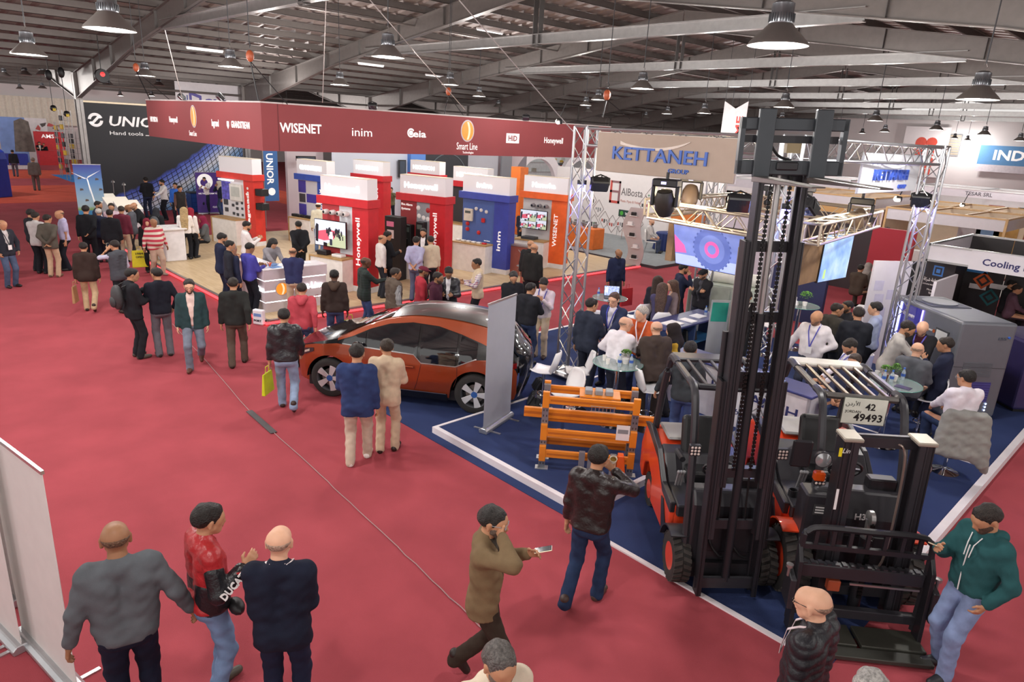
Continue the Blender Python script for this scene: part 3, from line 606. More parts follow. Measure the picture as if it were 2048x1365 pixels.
# ------------------------------------------------------------------ orange electric hatchback
def interp(t, pts):
    if t <= pts[0][0]: return pts[0][1]
    for (a, b), (c, d) in zip(pts[:-1], pts[1:]):
        if t <= c: k = (t-a)/(c-a); return b+(d-b)*k
    return pts[-1][1]
def smoothc(pts, n=6):
    out = []
    for i in range(len(pts)-1):
        p0, p1, p2, p3 = pts[max(i-1, 0)], pts[i], pts[i+1], pts[min(i+2, len(pts)-1)]
        for k in range(n):
            t = k/n; out.append(tuple(.5*(2*b+(c-a)*t+(2*a-5*b+4*c-d)*t*t+(3*b-a-3*c+d)*t**3) for a, b, c, d in zip(p0, p1, p2, p3)))
    return out+[pts[-1]]
def car():
    root = thing('hatchback_car', 'orange electric hatchback with black bonnet and dark carbon roof on the blue carpet', 'car', (-11.19, 5.80, 0), math.radians(36.3))
    OR = M('#96401c', .3, .35, var=.03, coat=.7); BK = M('#141416', .18, coat=.8); CB = M('#4a4644', .3, .3, coat=.8, var=.05); GL = M('#11151a', .05, coat=1., var=0, spec=.9); GRY = M('#55565a', .4)
    wplan = [(0, .56), (.08, .68), (.25, .79), (.6, .865), (1.2, .885), (3.0, .885), (3.5, .86), (3.8, .80), (3.95, .72), (4.0, .62)]
    fz = [(.15, .90), (.3, .955), (.5, 1.0), (.75, 1.0), (.95, .965), (1.1, .90), (1.3, .80), (1.5, .70), (1.6, .64)]
    def Wd(x, z): return interp(x, wplan)*interp(z, fz)
    sil = smoothc([(.07, .22), (.0, .42), (.0, .60), (.05, .75), (.13, .85), (.35, .93), (.6, 1.0), (.86, 1.07), (1.1, 1.19), (1.4, 1.335), (1.75, 1.46), (2.15, 1.53), (2.6, 1.535), (3.1, 1.50), (3.55, 1.42), (3.66, 1.36), (3.82, 1.12), (3.95, .96), (4.0, .8), (3.99, .55), (3.9, .25)], 5)
    crown = [(0, .05), (.13, .03), (.9, .04), (1.2, .05), (2, .055), (3.5, .05), (3.9, .03)]
    def strip(name, i0, i1, mat, ya=-1., yb=1., off=0., parent=None, ny=10):
        mb = MB(); vs = []
        for i in range(i0, i1+1):
            x, z = sil[i]; a = sil[max(i-1, 0)]; b = sil[min(i+1, len(sil)-1)]; tx, tz = b[0]-a[0], b[1]-a[1]; l = math.hypot(tx, tz); nx, nz = -tz/l, tx/l
            w = Wd(min(max(x, .02), 3.98), z)
            for j in range(ny+1):
                f = ya+(yb-ya)*j/ny; c = interp(x, crown)*(1-f*f)+off; fr = .10*(1-f*f)*min(1, max(0, (.3-x)/.2)) if x < .3 else (.10*(1-f*f)*min(1, (x-3.3)/.5) if x > 3.3 else 0)
                vs.append((x+nx*(c+fr), w*f, z+nz*c))
        n = ny+1; mb.add(vs, [(i*n+j, i*n+j+1, (i+1)*n+j+1, (i+1)*n+j) for i in range(i1-i0) for j in range(ny)])
        o = mb.build(name, mat, parent or root, smooth=2); return o
    I = lambda k: k*5
    strip('front_bumper', 0, I(3), BK); strip('nose_panel', I(3), I(4), OR)
    strip('bonnet', I(4), I(7), BK); strip('windscreen_frame', I(7), I(10), OR); strip('windscreen', I(7), I(10), GL, -.86, .86, .012)
    strip('roof', I(10), I(14), OR); strip('roof_panel', I(10), I(14), CB, -.93, .93, .008)
    strip('tailgate', I(14), I(18), BK); strip('rear_window', I(15), I(17), GL, -.85, .85, .012); strip('rear_bumper', I(18), I(20), BK)
    def side(name, x0, x1, lo, up, mat, sd, off=0., nx=40, nz=8, parent=None):
        vs = []
        xs = sorted(set([x0+(x1-x0)*i/nx for i in range(nx+1)]+[p[0] for c in (lo, up) if isinstance(c, list) for p in c if x0 < p[0] < x1]))
        f = lambda c, x: interp(x, c) if isinstance(c, list) else c(x)
        for x in xs:
            l, u = f(lo, x), f(up, x); u = max(u, l+.001)
            for j in range(nz+1): z = l+(u-l)*j/nz; vs.append((x, sd*(Wd(x, z)+off), z))
        n = nz+1
        return MB().add(vs, [(i*n+j, i*n+j+1, (i+1)*n+j+1, (i+1)*n+j) for i in range(len(xs)-1) for j in range(nz)]).build(name, mat, parent or root, smooth=2)
    def arch(x):
        z = interp(x, [(0, .45), (.06, .25), (.3, .22), (3.7, .22), (3.94, .28), (4, .5)])
        for cx in (.72, 3.29):
            if abs(x-cx) < .42: z = max(z, .34+math.sqrt(.42**2-(x-cx)**2))
        return z
    belt = [(.0, .62), (.05, .75), (.13, .85), (.45, .93), (.85, .985), (2.22, .93), (2.36, .80), (2.95, .80), (3.28, .95), (3.62, .98), (3.8, .95), (3.95, .8), (4, .62)]
    wtop = [(.85, 1.03), (1.12, 1.13), (1.42, 1.275), (1.75, 1.385), (2.15, 1.44), (2.6, 1.42), (3.0, 1.33), (3.35, 1.22), (3.62, 1.12), (3.66, 1.1)]
    zed = lambda x: interp(x, [p for p in sil if p[0] >= .0][I(2):I(16)])
    for sd in (-1, 1):
        bd = side('body_side', .0, 3.97, arch, belt, OR, sd, 0, 120, 12)
        side('roof_rail', .86, 3.66, wtop, lambda x: zed(x), OR, sd, 0, 60, 3)
        side('black_fender_top', .13, .86, belt, lambda x: max(zed(x), interp(x, belt)), BK, sd, 0, 20, 2)
        side('rear_black_band', 3.28, 3.98, belt, lambda x: max(min(interp(x, wtop) if x < 3.66 else zed(min(x, 3.9)), zed(min(x, 3.95))), interp(x, belt)), BK, sd, .003, 24, 4)
        for a, b, nm in ((.95, 1.36, 'quarter_window'), (1.39, 2.28, 'front_side_window'), (2.33, 2.95, 'rear_side_window'), (2.99, 3.3, 'rear_quarter_window')):
            side(nm, a, b, [(x, z+.02) for x, z in belt], [(x, z-.02) for x, z in wtop], GL, sd, .006, 24, 5)
        side('window_surround', .86, 3.5, belt, wtop, BK, sd, -.004, 60, 5)
        side('belt_trim', .95, 3.3, [(x, z+.004) for x, z in belt], [(x, z+.022) for x, z in belt], GALV, sd, .009, 60, 1)
        side('sill', 1.2, 2.82, lambda x: .16, lambda x: .30, BK, sd, .012, 20, 3)
        side('sill_line', 1.2, 2.8, lambda x: .29, lambda x: .305, GALV, sd, .02, 10, 1)
        hl = side('headlight', .05, .42, [(.05, .66), (.2, .70), (.42, .80)], [(.05, .74), (.2, .82), (.42, .86)], M('#2b2c30', .1, coat=1.), sd, .010, 12, 3)
        side('headlight_lens', .10, .34, [(.1, .70), (.34, .79)], [(.1, .73), (.34, .83)], M('#c9c3b6', .1, .3), sd, .016, 8, 2, hl)
        side('tail_light', 3.72, 3.96, lambda x: .84, lambda x: .93, M('#7a1010', .15, coat=1.), sd, .02, 8, 2)
        for x0, pts in ((1.22, [(1.22, .34), (1.20, .6), (1.16, .98)]), (2.3, [(2.24, .32), (2.30, .5), (2.36, .79)]), (3.0, [(2.93, .45), (2.98, .6), (2.98, .8)])):
            MB().path([(x, sd*(Wd(x, z)+.001), z) for x, z in smoothc(pts, 4)], .005, 5).build('panel_gap', M('#4a1a0c', .6), root)
        side('handle_recess', 2.02, 2.26, lambda x: .70, lambda x: .76, M('#7c2f14', .4), sd, .004, 6, 2)
        MB().bar((2.0, sd*(Wd(2.0, .73)+.03), .735), (2.24, sd*(Wd(2.24, .73)+.03), .735), .03, .025).build('door_handle', OR, root, bevel=.008)
        m = MB().ball((1.27, sd*1.0, 1.04), .07, .11, .065, 12, 8); m.build('mirror', BK, root, smooth=True)
        MB().bar((1.27, sd*.84, 1.0), (1.27, sd*.97, 1.02), .05, .03).build('mirror_stalk', BK, root)
        for cx in (.72, 3.29):
            c = (cx, 0, .35)
            w = thing('wheel', None, None); w.parent = root; w.location = (cx, sd*.80, .35)
            MB().lathe([(.235, -.08), (.30, -.085), (.335, -.07), (.35, -.04), (.35, .04), (.335, .07), (.30, .085), (.235, .08), (.235, -.08)], 40, ax='y').build('tyre', RUB, w, smooth=True)
            MB().lathe([(.235, -.078), (.22, -.06), (.22, .06), (.235, .078)], 32, ax='y', cap=False).build('rim_barrel', GRY, w, smooth=True)
            sp = MB()
            for k in range(5):
                a = 2*PI*k/5
                for da in (-.13, .13):
                    sp.bar((.05*math.cos(a), sd*.062, .05*math.sin(a)), (.235*math.cos(a+da), sd*.07, .235*math.sin(a+da)), .062, .02, (0, 1, 0))
            sp.build('spokes', M('#cfd0d2', .3, .25), w, bevel=.004); MB().lathe([(.06, 0), (.055, sd*.075), (0, sd*.08)], 16, ax='y').build('hub_cap', M('#2b5aa0', .3), w, smooth=True)
            MB().lathe([(.16, -.01), (.16, .01)], 20, ax='y').build('brake_disc', STEEL, w)
            a_ = MB()
            for k in range(18):
                t0, t1 = PI*k/18, PI*(k+1)/18
                a_.add([(cx+.42*math.cos(t), sd*y, .34+.42*math.sin(t)) for t, y in ((t0, .86), (t1, .86), (t1, .45), (t0, .45))], [(0, 1, 2, 3)])
            a_.build('wheel_arch_liner', BLACK, root)
    box('underbody', BLACK, (.3, 3.75, -.78, .78, .17, .35), root)
    r_ = .115
    kg = MB()
    for sd in (-1, 1): kg.path([(.0-.10+.0, sd*.11+.1*math.cos(t)*1.0, .70+.085*math.sin(t)) for t in [2*PI*i/14 for i in range(14)]], .014, 6, True)
    kg.build('grille', GALV, root, smooth=True)
    return root
car()
# ------------------------------------------------------------------ fork lift trucks
ORF = M('#d8431f', .35, var=.04, coat=.4); FB = M('#222126', .45, var=.06); FB2 = M('#2d2c31', .38, var=.05)
def tyre(root, x, y, r, w, name='wheel', rim=ORF):
    t = thing(name, None, None); t.parent = root; t.location = (x, y, r)
    sd = 1 if y > 0 else -1; h = w/2
    MB().lathe([(r*.55, -h*.9), (r*.8, -h), (r*.94, -h*.92), (r*.95, 0), (r*.94, h*.92), (r*.8, h), (r*.55, h*.9), (r*.55, -h*.9)], 36, ax='y').build('tyre', RUB, t, smooth=True)
    lug = MB(); n = 22
    for k in range(n):
        for s in (-1, 1):
            a = 2*PI*(k+(.5 if s > 0 else 0))/n; da = .55*2*PI/n
            def pt(a, rr, yy): return (rr*math.sin(a), yy, rr*math.cos(a))
            q = [pt(a, r*.93, s*h*.06), pt(a+da, r*.93, s*h*.06), pt(a+da*1.7, r*.93, s*h*.97), pt(a+da*.7, r*.93, s*h*.97)]
            p = [pt(a, r, s*h*.06), pt(a+da, r, s*h*.06), pt(a+da*1.7, r*.985, s*h*.95), pt(a+da*.7, r*.985, s*h*.95)]
            lug.hexa(q+p)
    lug.build('tread', M('#3c3835', .85, bump=.2), t)
    MB().lathe([(r*.56, h*.9*sd), (r*.52, h*.7*sd), (r*.45, h*.3*sd), (r*.2, h*.3*sd), (r*.18, h*.6*sd), (0, h*.6*sd)], 28, ax='y').build('rim', rim, t, smooth=True)
    nut = MB()
    for k in range(6): a = 2*PI*k/6; nut.tube((r*.32*math.cos(a), h*.3*sd, r*.32*math.sin(a)), (r*.32*math.cos(a), h*.48*sd, r*.32*math.sin(a)), .012, 6)
    nut.build('wheel_nuts', STEEL, t)
    return t
def channel(x, y, z0, z1, sd, d=.13, w=.055):
    m = MB(); t = .022
    m.box(x-d/2, x+d/2, y-t/2, y+t/2, z0, z1); yi = y-sd*w
    for xx in (x-d/2, x+d/2-t): m.box(xx, xx+t, min(y, yi), max(y, yi), z0, z1)
    return m
def forklift(label, loc, rz, big):
    root = thing('forklift_truck', label, 'forklift', loc, rz, 'forklift trucks on the blue carpet')
    r = .36 if big else .275; yw = .56 if big else .46; tw = .27 if big else .19; hw = .58 if big else .5; k = 1.12 if big else 1.
    for sd in (-1, 1):
        tyre(root, 0, sd*yw, r, tw)
        tyre(root, -1.55*k, sd*(yw-.08), r*.82, tw*.8, 'rear_wheel')
    # counterweight and body shell (side profile swept between flanks)
    prof = [(-.28, .42), (-.28, .72), (-.75, .74), (-1.05, .98), (-1.55, 1.08), (-1.95, .98), (-2.08, .7), (-2.05, .32), (-1.85, .24), (-1.8, .5), (-1.55, .62), (-1.3, .5), (-1.25, .2), (-.5, .2)]
    pr = [(x*k, z*k) for x, z in prof]
    mb = MB(); n = len(pr); ws = (-1, -.86, .86, 1)
    vs = []
    for f in ws:
        sc = 1. if abs(f) < 1 else .93
        cx, cz = -1.15*k, .55*k
        vs += [(cx+(x-cx)*sc, f*hw, cz+(z-cz)*sc) for x, z in pr]
    fs = [(a*n+i, a*n+(i+1) % n, (a+1)*n+(i+1) % n, (a+1)*n+i) for a in range(3) for i in range(n)]+[tuple(range(n))[::-1], tuple(range(3*n, 4*n))]
    mb.add(vs, fs).build('counterweight', ORF, root, bevel=.03, seg=3)
    for sd in (-1, 1):                                             # dark side band and steps
        MB().prism([(-.3*k, .75*k), (-.75*k, .77*k), (-1.1*k, 1.02*k), (-1.6*k, 1.12*k), (-1.9*k, 1.03*k), (-1.6*k, 1.0*k), (-1.05*k, .9*k), (-.7*k, .66*k), (-.3*k, .62*k)], sd*(hw-.05), sd*(hw+.012), 'y').build('side_trim', FB2, root, bevel=.01)
        MB().prism([(-.55*k, .22), (-.35*k, .3), (-.62*k, .62*k), (-.72*k, .6*k)], sd*(hw+.0), sd*(hw+.012), 'y').build('side_stripe', FB2, root)
        fm = ORF if big else FB2
        fe = MB(); R1 = r+.05
        a0, a1 = (.40*PI, .97*PI) if big else (.38*PI, .92*PI)
        vs = []
        for i in range(9):
            t = a0+(a1-a0)*i/8
            for yy in (yw-tw/2-.03, yw+tw/2+.03): vs += [(R1*math.cos(t), sd*yy, r+R1*math.sin(t)), ((R1+.02)*math.cos(t), sd*yy, r+(R1+.02)*math.sin(t))]
        f_ = []
        for i in range(8): o = i*4; f_ += [(o, o+2, o+6, o+4), (o+1, o+5, o+7, o+3), (o, o+4, o+5, o+1), (o+2, o+3, o+7, o+6)]
        f_ += [(0, 1, 3, 2), (32, 34, 35, 33)]
        fe.add(vs, f_).build('fender', fm, root, smooth=True)
    MB().prism([(-.24*k, .60*k), (-.24*k, .745*k), (-.75*k, .765*k), (-1.03*k, 1.0*k), (-1.22*k, 1.04*k), (-1.22*k, .9*k)], -hw+.055, hw-.055, 'y').build('deck_cover', FB2, root, bevel=.015)
    box('floor_plate', FB, (-.85*k, .05, -.42*k, .42*k, .42*k, .46*k), root)
    MB().prism([(.02, .30), (.14, .32), (.14, .98), (.05, 1.12*k), (-.12, 1.12*k), (-.1, .45)], -.40*k, .40*k, 'y').build('front_cowl', FB2, root, bevel=.03, seg=2)
    box('front_panel', FB, (.13, .16, -.3, .3, .45, .80), root, bevel=.01); box('instrument_box', FB, (-.16, -.02, .1, .38, 1.1*k, 1.22*k), root, bevel=.015)
    if big:
        box('side_box', FB2, (-.12, .16, -.56, -.16, .55, 1.22), root, bevel=.02); lb = box('data_plate', M('#3a3a3c', .5), (.161, .165, -.48, -.3, 1.0, 1.12), root)
        for i in range(3): box('data_row', M('#cfcfcf', .5), (.165, .167, -.46, -.32, 1.02+i*.03, 1.035+i*.03), lb)
    # seat
    st = thing('seat', None, None); st.parent = root; st.location = (-.95*k, 0, .78*k)
    box('seat_cushion', M('#1b1b1d', .4), (-.24, .26, -.24, .24, 0, .14), st, bevel=.05, seg=3)
    MB().prism([(-.2, .1), (-.34, .62), (-.24, .66), (-.08, .14)], -.23, .23, 'y').build('seat_back', M('#1b1b1d', .4), st, bevel=.05, seg=3)
    MB().tube((-.15, -.28, .22), (.12, -.28, .24), .035, 8).build('armrest', FB, st, smooth=True)
    tp = box('engine_cover', M('#8f8d8c', .4), (-1.75*k, -1.25*k, -.36, .36, 1.06*k, 1.10*k), root, bevel=.02)
    # steering
    MB().tube((-.25, .0, .8), (-.38, .0, 1.12*k), .03, 8).build('steering_column', FB, root)
    MB().path([(-.40+.06*math.sin(t)*1., .17*math.cos(t), 1.14*k+.12*math.sin(t)) for t in [2*PI*i/16 for i in range(16)]], .016, 6, True).build('steering_wheel', FB, root, smooth=True)
    MB().bar((-.40, -.16, 1.14*k), (-.40, .16, 1.14*k), .04, .02).build('steering_spoke', FB, root)
    lv = MB()
    for i in range(3): lv.tube((-.62, -.33-.03*i, .8*k), (-.55, -.33-.03*i, 1.0*k), .012, 6).ball((-.55, -.33-.03*i, 1.0*k), .022, n=8, m=5)
    lv.build('control_levers', M('#8a8a8c', .4), root)
    if big: MB().lathe([(.05, 0), (.05, .08), (.042, .08), (.042, .01)], 16, (-.5, -.46, .84)).build('cup_holder', FB, root)
    # overhead guard
    g = thing('overhead_guard', None, None); g.parent = root
    zt = 2.13*(1 if not big else 1.0); xr, xf = (-1.35*k, -.32*k); gw = .42 if not big else .41
    for sd in (-1, 1):
        MB().path(smoothc([(.10, sd*gw, .48), (-.05, sd*gw, 1.4), (xf+.13, sd*gw, zt-.22), (xf, sd*gw, zt-.02), (xf-.2, sd*gw, zt)], 4), .042, 8).build('front_post', FB2, g, smooth=True)
        MB().path(smoothc([(-1.62*k, sd*(gw+.02), 1.0*k), (-1.55*k, sd*gw, 1.6), (xr-.06, sd*gw, zt-.15), (xr+.06, sd*gw, zt), (xr+.3, sd*gw, zt)], 4), .045, 8).build('rear_post', FB2, g, smooth=True)
        MB().bar((xr, sd*gw, zt), (xf-.1, sd*gw, zt), .07, .06).build('roof_side_rail', FB2, g, bevel=.015)
    box('roof_rear_beam', M('#c9c5bd', .4) if big else FB2, (xr-.06, xr+.18, -gw, gw, zt-.02, zt+.03), g, bevel=.015)
    MB().path([(xf-.12, -gw, zt), (xf-.02, -gw*.86, zt-.01), (xf, 0, zt-.01), (xf-.02, gw*.86, zt-.01), (xf-.12, gw, zt)], .038, 8).build('roof_front_rail', M('#5f5b58', .35, .5) if big else FB2, g, smooth=True)
    for i in range(5):
        y = -gw+gw*2*(i+1)/6
        MB().bar((xr+.1, y, zt+.005), (xf-.02, y, zt+.0), .035, .035).build('roof_bar', M('#6d625b', .3, .6) if big else FB2, g, bevel=.006)
    if big:
        pl = box('number_plate', M('#d9dccf', .5), (.0, .008, -.215, .215, -.14, .14), root, bevel=.0); pl.location = (xf+.055, .02, zt-.135)
        box('plate_border', M('#55574f', .5), (-.003, .0, -.225, .225, -.15, .15), pl)
        bkm = M('#1b1b1b', .5)
        text('42', pl, (.009, .0, .02), XP, .075, bkm, ext=.001, bold=.02); text('49493', pl, (.009, -.10, -.105), XP, .085, bkm, ext=.001, bold=.02, w=.29)
        text('JORDAN', pl, (.009, -.195, -.02), XP, .03, bkm, ext=.001); text('\uFEE5\uFEA9\uFEAD\uFEF7\uFE8D', pl, (.009, -.2, .06), XP, .045, bkm, ext=.001)
        for sd in (-1, 1):
            hl = MB().lathe([(.0, -.06), (.06, -.05), (.085, .02), (.085, .04)], 18, (.13, sd*(gw+.07), 1.62), 'x').build('head_lamp', FB2, root, smooth=True)
            MB().lathe([(.078, .04), (.03, .06), (0, .062)], 18, (.13, sd*(gw+.07), 1.62), 'x').build('lamp_glass', M('#c6c8ca', .08, .6), hl, smooth=True)
            box('indicator', M('#c24a14', .25), (.1, .18, sd*(gw+.07)-.055, sd*(gw+.07)+.055, 1.38, 1.48), root, bevel=.015)
            MB().bar((.02, sd*gw, 1.6), (.1, sd*(gw+.07), 1.6), .03, .03).build('lamp_bracket', FB, root)
        box('mirror', FB, (.06, .10, -gw-.36, -gw-.16, 1.48, 1.78), root, bevel=.02)
    for sd in ((-1, 1) if not big else (-1,)):
        wl = box('work_light', FB, (.04, .10, sd*(gw+.03)-.06, sd*(gw+.03)+.06, 1.52 if not big else 1.3, 1.64 if not big else 1.42), root, bevel=.01)
        ld = MB()
        for i in range(3):
            for j in range(3): ld.lathe([(.014, .10), (.0, .106)], 8, (0, sd*(gw+.03)-.035+.035*i, (1.545 if not big else 1.325)+.035*j), 'x')
        ld.build('led_lenses', M('#e9d9d0', .2), wl)
    # mast
    ms = thing('mast', None, None, rot=(math.radians(1.7), 0, 0)); ms.parent = root
    mx = .30 if not big else .42
    stages = [(.305, .05, 2.45), (.255, .75, 3.78), (.205, 1.35, 4.38)] if not big else [(.40, .08, 2.02), (.33, .10, 2.0)]
    for i, (y, z0, z1) in enumerate(stages):
        for sd in (-1, 1): channel(mx+.02*i, sd*y, z0, z1, sd, .14 if not big else .17, .04 if not big else .06).build('mast_rail', FB2 if i % 2 else FB, ms)
        zs = [z0+.1, (z0+z1)/2+.2, z1-.06] if not big else [z1-.05, .3]
        for z in zs: box('mast_cross_bar', FB2, (mx+.02*i-.09, mx+.02*i-.05, -y, y, z-.05, z+.05), ms)
    if not big:
        for (y, z0, z1, rr, m_) in ((.0, .2, 3.1, .045, FB), (0, 3.1, 4.35, .03, GALV), (-.28, .2, 2.9, .03, FB), (.28, .2, 2.9, .03, FB), (-.24, 2.9, 3.7, .018, GALV), (.24, 2.9, 3.7, .018, GALV)):
            MB().tube((mx-.02 if y == 0 else mx-.09, y, z0), (mx-.02 if y == 0 else mx-.09, y, z1), rr, 10).build('lift_cylinder', m_, ms, smooth=True)
        for y in (-.08, .09):
            ch = MB()
            for i in range(70): ch.box(mx+.02, mx+.035, y-.016, y+.016, 1.5+i*.042, 1.5+i*.042+.028)
            tag(ch.tube((mx+.027, y, 1.5), (mx+.027, y, 4.4), .006, 4).build('lift_chain', M('#2a2a2a', .35, .8), ms), kind='stuff')
        for y in (-.15, -.13, .14): MB().path(smoothc([(mx-.08, y, .9), (mx-.1, y, 1.8), (mx-.04, y, 2.6), (mx-.02, y*.6, 3.2)], 4), .012, 6).build('hydraulic_hose', BLACK, ms, smooth=True)
        for y in (-.2, .03): MB().path(smoothc([(.17, y, .92), (.2, y+.02, .6), (.22, y+.12, .45), (.2, y+.2, .42)], 4), .014, 6).build('hydraulic_hose', BLACK, ms, smooth=True)
        box('front_axle_beam', FB, (-.06, .2, -.36, .36, .16, .34), root); box('lower_cross_plate', FB2, (mx-.02, mx+.02, -.33, .33, .12, .24), ms)
        car_ = thing('fork_carriage', None, None, rot=(math.radians(1.7), 0, 0)); car_.parent = root; car_.location = (mx+.14, -.13, 4.42)
        CG = M('#3c4146', .4, .3)
        box('upper_bar', CG, (0, .05, -.45, .45, .30, .40), car_, bevel=.008); box('lower_bar', CG, (0, .05, -.45, .45, -.06, .06), car_, bevel=.008)
        for sd in (-1, 1): box('side_plate', CG, (-.01, .05, sd*.43-.02, sd*.43+.02, -.06, .40), car_)
        box('shift_cylinder', FB, (-.02, .0, -.4, .4, .2, .26), car_); box('valve_block', M('#8d7f5e', .5), (-.03, .03, -.04, .08, .12, .2), car_); box('carriage_stop', FB, (.05, .08, -.12, .06, -.02, .05), car_, bevel=.01)
        MB().path(smoothc([(.0, -.25, .05), (.02, -.3, .16), (.0, -.22, .24), (0, -.1, .1), (0, .02, .06)], 4), .012, 6).build('hydraulic_hose', BLACK, car_, smooth=True)
        for y in (-.25, .22):
            fk = thing('fork', None, None); fk.parent = car_
            box('fork_shank', CG, (.05, .09, y-.07, y+.07, -.08, .47), fk, bevel=.006)
            MB().hexa([(.05, y-.065, -.12), (1.2, y-.05, -.085), (1.2, y+.05, -.085), (.05, y+.065, -.12), (.05, y-.065, -.07), (1.2, y-.05, -.075), (1.2, y+.05, -.075), (.05, y+.065, -.07)]).build('fork_blade', M('#77716d', .3, .7), fk, bevel=.004)
            MB().tube((.0, y, .44), (.05, y, .46), .03, 10).build('fork_hook', GALV, fk)
            text('CLASS', fk, (.0905, y-.03, .2), XP, .01, FB, ext=.0005) if False else None
    else:
        box('mast_top_plate', M('#a59f92', .4, .4), (mx-.12, mx+.12, -.42, -.24, 2.0, 2.04), ms, bevel=.01); box('mast_top_plate', M('#a59f92', .4, .4), (mx-.12, mx+.12, .24, .42, 2.0, 2.04), ms, bevel=.01)
        MB().tube((mx-.1, -.4, 1.97), (mx-.1, .4, 1.97), .025, 8).build('mast_tie_rod', M('#a59f92', .35, .5), ms, smooth=True)
        text('Linde', ms, (mx+.09, -.41, 1.88), XP, .05, WHITE, ext=.001, w=.13, shear=.3); text('H35', ms, (.145, -.02, .98), XP, .07, WHITE, ext=.002, bold=.02)
        box('warning_sticker', M('#e8d61e', .5), (mx+.087, mx+.089, -.44, -.41, 1.84, 1.93), ms); box('maker_sticker', WHITE, (mx+.087, mx+.089, -.40, -.375, 1.28, 1.5), ms)
        for (y, z0, z1, rr, m_) in ((0, .15, .95, .06, FB), (0, .95, 1.15, .035, GALV)): MB().tube((mx, y, z0), (mx, y, z1), rr, 12).build('lift_cylinder', m_, ms, smooth=True)
        MB().lathe([(.05, -.03), (.075, -.02), (.075, .02), (.05, .03)], 18, (mx+.01, 0, 1.17), 'y').build('chain_pulley', GALV, ms, smooth=True)
        ch = MB()
        for i in range(20): ch.box(mx+.07, mx+.085, -.02, .02, .3+i*.042, .3+i*.042+.03)
        tag(ch.tube((mx+.077, 0, .3), (mx+.077, 0, 1.15), .006, 4).build('lift_chain', M('#2a2a2a', .35, .8), ms), kind='stuff')
        MB().path(smoothc([(mx-.05, .12, 1.95), (mx, .2, 1.85), (mx+.02, .21, 1.2), (mx+.02, .18, .7), (mx, .1, .6)], 5), .012, 6).build('hydraulic_pipe', M('#a08f86', .3, .6), ms, smooth=True)
        ca = thing('clamp_carriage', None, None); ca.parent = root; ca.location = (mx+.16, -.11, 0)
        W_ = .60
        MB().path(smoothc([(.05, -W_, .1), (.05, -W_, .95), (.05, -W_+.04, 1.08), (.05, -W_+.16, 1.13), (.05, 0, 1.13), (.05, W_-.16, 1.13), (.05, W_-.04, 1.08), (.05, W_, .95), (.05, W_, .1)], 3), .032, 6).build('backrest_frame', FB, ca, smooth=True)
        box('backrest_rail', FB, (.03, .07, -W_, W_, .90, .95), ca)
        for y in (-.48, -.32, -.16, 0, .16, .32, .48): box('backrest_bar', FB, (.035, .065, y-.018, y+.018, .93, 1.12), ca)
        tb = box('tilting_beam', FB2, (.0, .09, -W_+.02, W_-.02, .60, .74), ca, bevel=.008)
        for i in range(16): box('beam_tooth', FB2, (.01, .08, -.56+i*.075, -.52+i*.075, .74, .755), tb)
        box('lower_beam', FB2, (.0, .08, -W_, W_, .16, .26), ca, bevel=.008); box('slide_rail', GALV, (.085, .1, -.1, W_-.05, .56, .58), ca)
        box('valve_block', M('#a0492c', .5), (-.02, .06, -.28, -.16, .44, .56), ca, bevel=.01)
        for sd in (-1, 1):
            MB().prism([(.06, .03), (.20, .03), (.16, .80), (.02, 1.0)], sd*(W_-.01), sd*(W_+.03), 'y').build('side_arm', FB, ca, bevel=.006)
            MB().prism([(.0, .34), (.22, .30), (.20, .62), (.0, .68)], sd*(W_+.03), sd*(W_+.09), 'y').build('side_block', FB2, ca, bevel=.01)
            MB().tube((.1, sd*(W_+.09), .6), (.1, sd*(W_+.09), .70), .016, 8).lathe([(.0, .70), (.035, .70), (.035, .73), (0, .735)], 12, (.1, sd*(W_+.09), 0)).build('locking_knob', GALV, ca, smooth=True)
            box('fork_plate', M('#46463f', .5, .3), (.05, .34, sd*.32-.3, sd*.32+.3, .02, .07), ca, bevel=.006)
        box('front_edge_plate', M('#3f3f3a', .5, .3), (.36, .5, -.6, .62, .015, .06), ca, bevel=.006)
    return root
forklift('forklift truck with its black mast raised high toward the roof', (-2.95, 6.22, .008), math.radians(-43), False)
forklift('forklift truck with lowered mast and roof guard carrying a number plate', (-1.97, 7.06, .008), math.radians(-49), True)
# ------------------------------------------------------------------ blue stand: trusses, signs, screens, furniture
TRS = M('#b9bbbf', .3, .85, var=.04); TRW = M('#c8bba6', .35, .7, var=.05)
def truss(label, p, q, mat=TRS, s=.29, n=None, name='lighting_truss', group='aluminium trusses of the blue stand', up=(0, 0, 1), rot=0.):
    p, q = Vector(p), Vector(q); root = thing(name, label, 'truss', p, 0, group); d = q-p; L = d.length; d.normalize()
    u = d.cross(Vector(up)); u = u.normalized() if u.length > .01 else Vector((1, 0, 0)); w = d.cross(u).normalized(); h = s/2
    if rot: u, w = u*math.cos(rot)+w*math.sin(rot), w*math.cos(rot)-u*math.sin(rot)
    cs = [(-h, -h), (h, -h), (h, h), (-h, h)]; pt = lambda c, t: u*c[0]+w*c[1]+d*t
    for c in cs: MB().tube(pt(c, 0), pt(c, L), .025, 8).build('chord', mat, root, smooth=True)
    n = n or max(2, round(L/.33)); st = L/n
    for k in range(4):
        a, b = cs[k], cs[(k+1) % 4]
        for i in range(n):
            x, y = (a, b) if i % 2 == 0 else (b, a); MB().tube(pt(x, i*st), pt(y, (i+1)*st), .0105, 5, cap=False).build('brace', mat, root, fix=False)
        for t in (0, L): MB().tube(pt(a, t), pt(b, t), .02, 6).build('end_bar', mat, root)
    return root
T1, T3, T2, T4 = (-8.35, 9.75), (-4.45, 9.75), (-4.0, 14.45), (-8.35, 14.45)
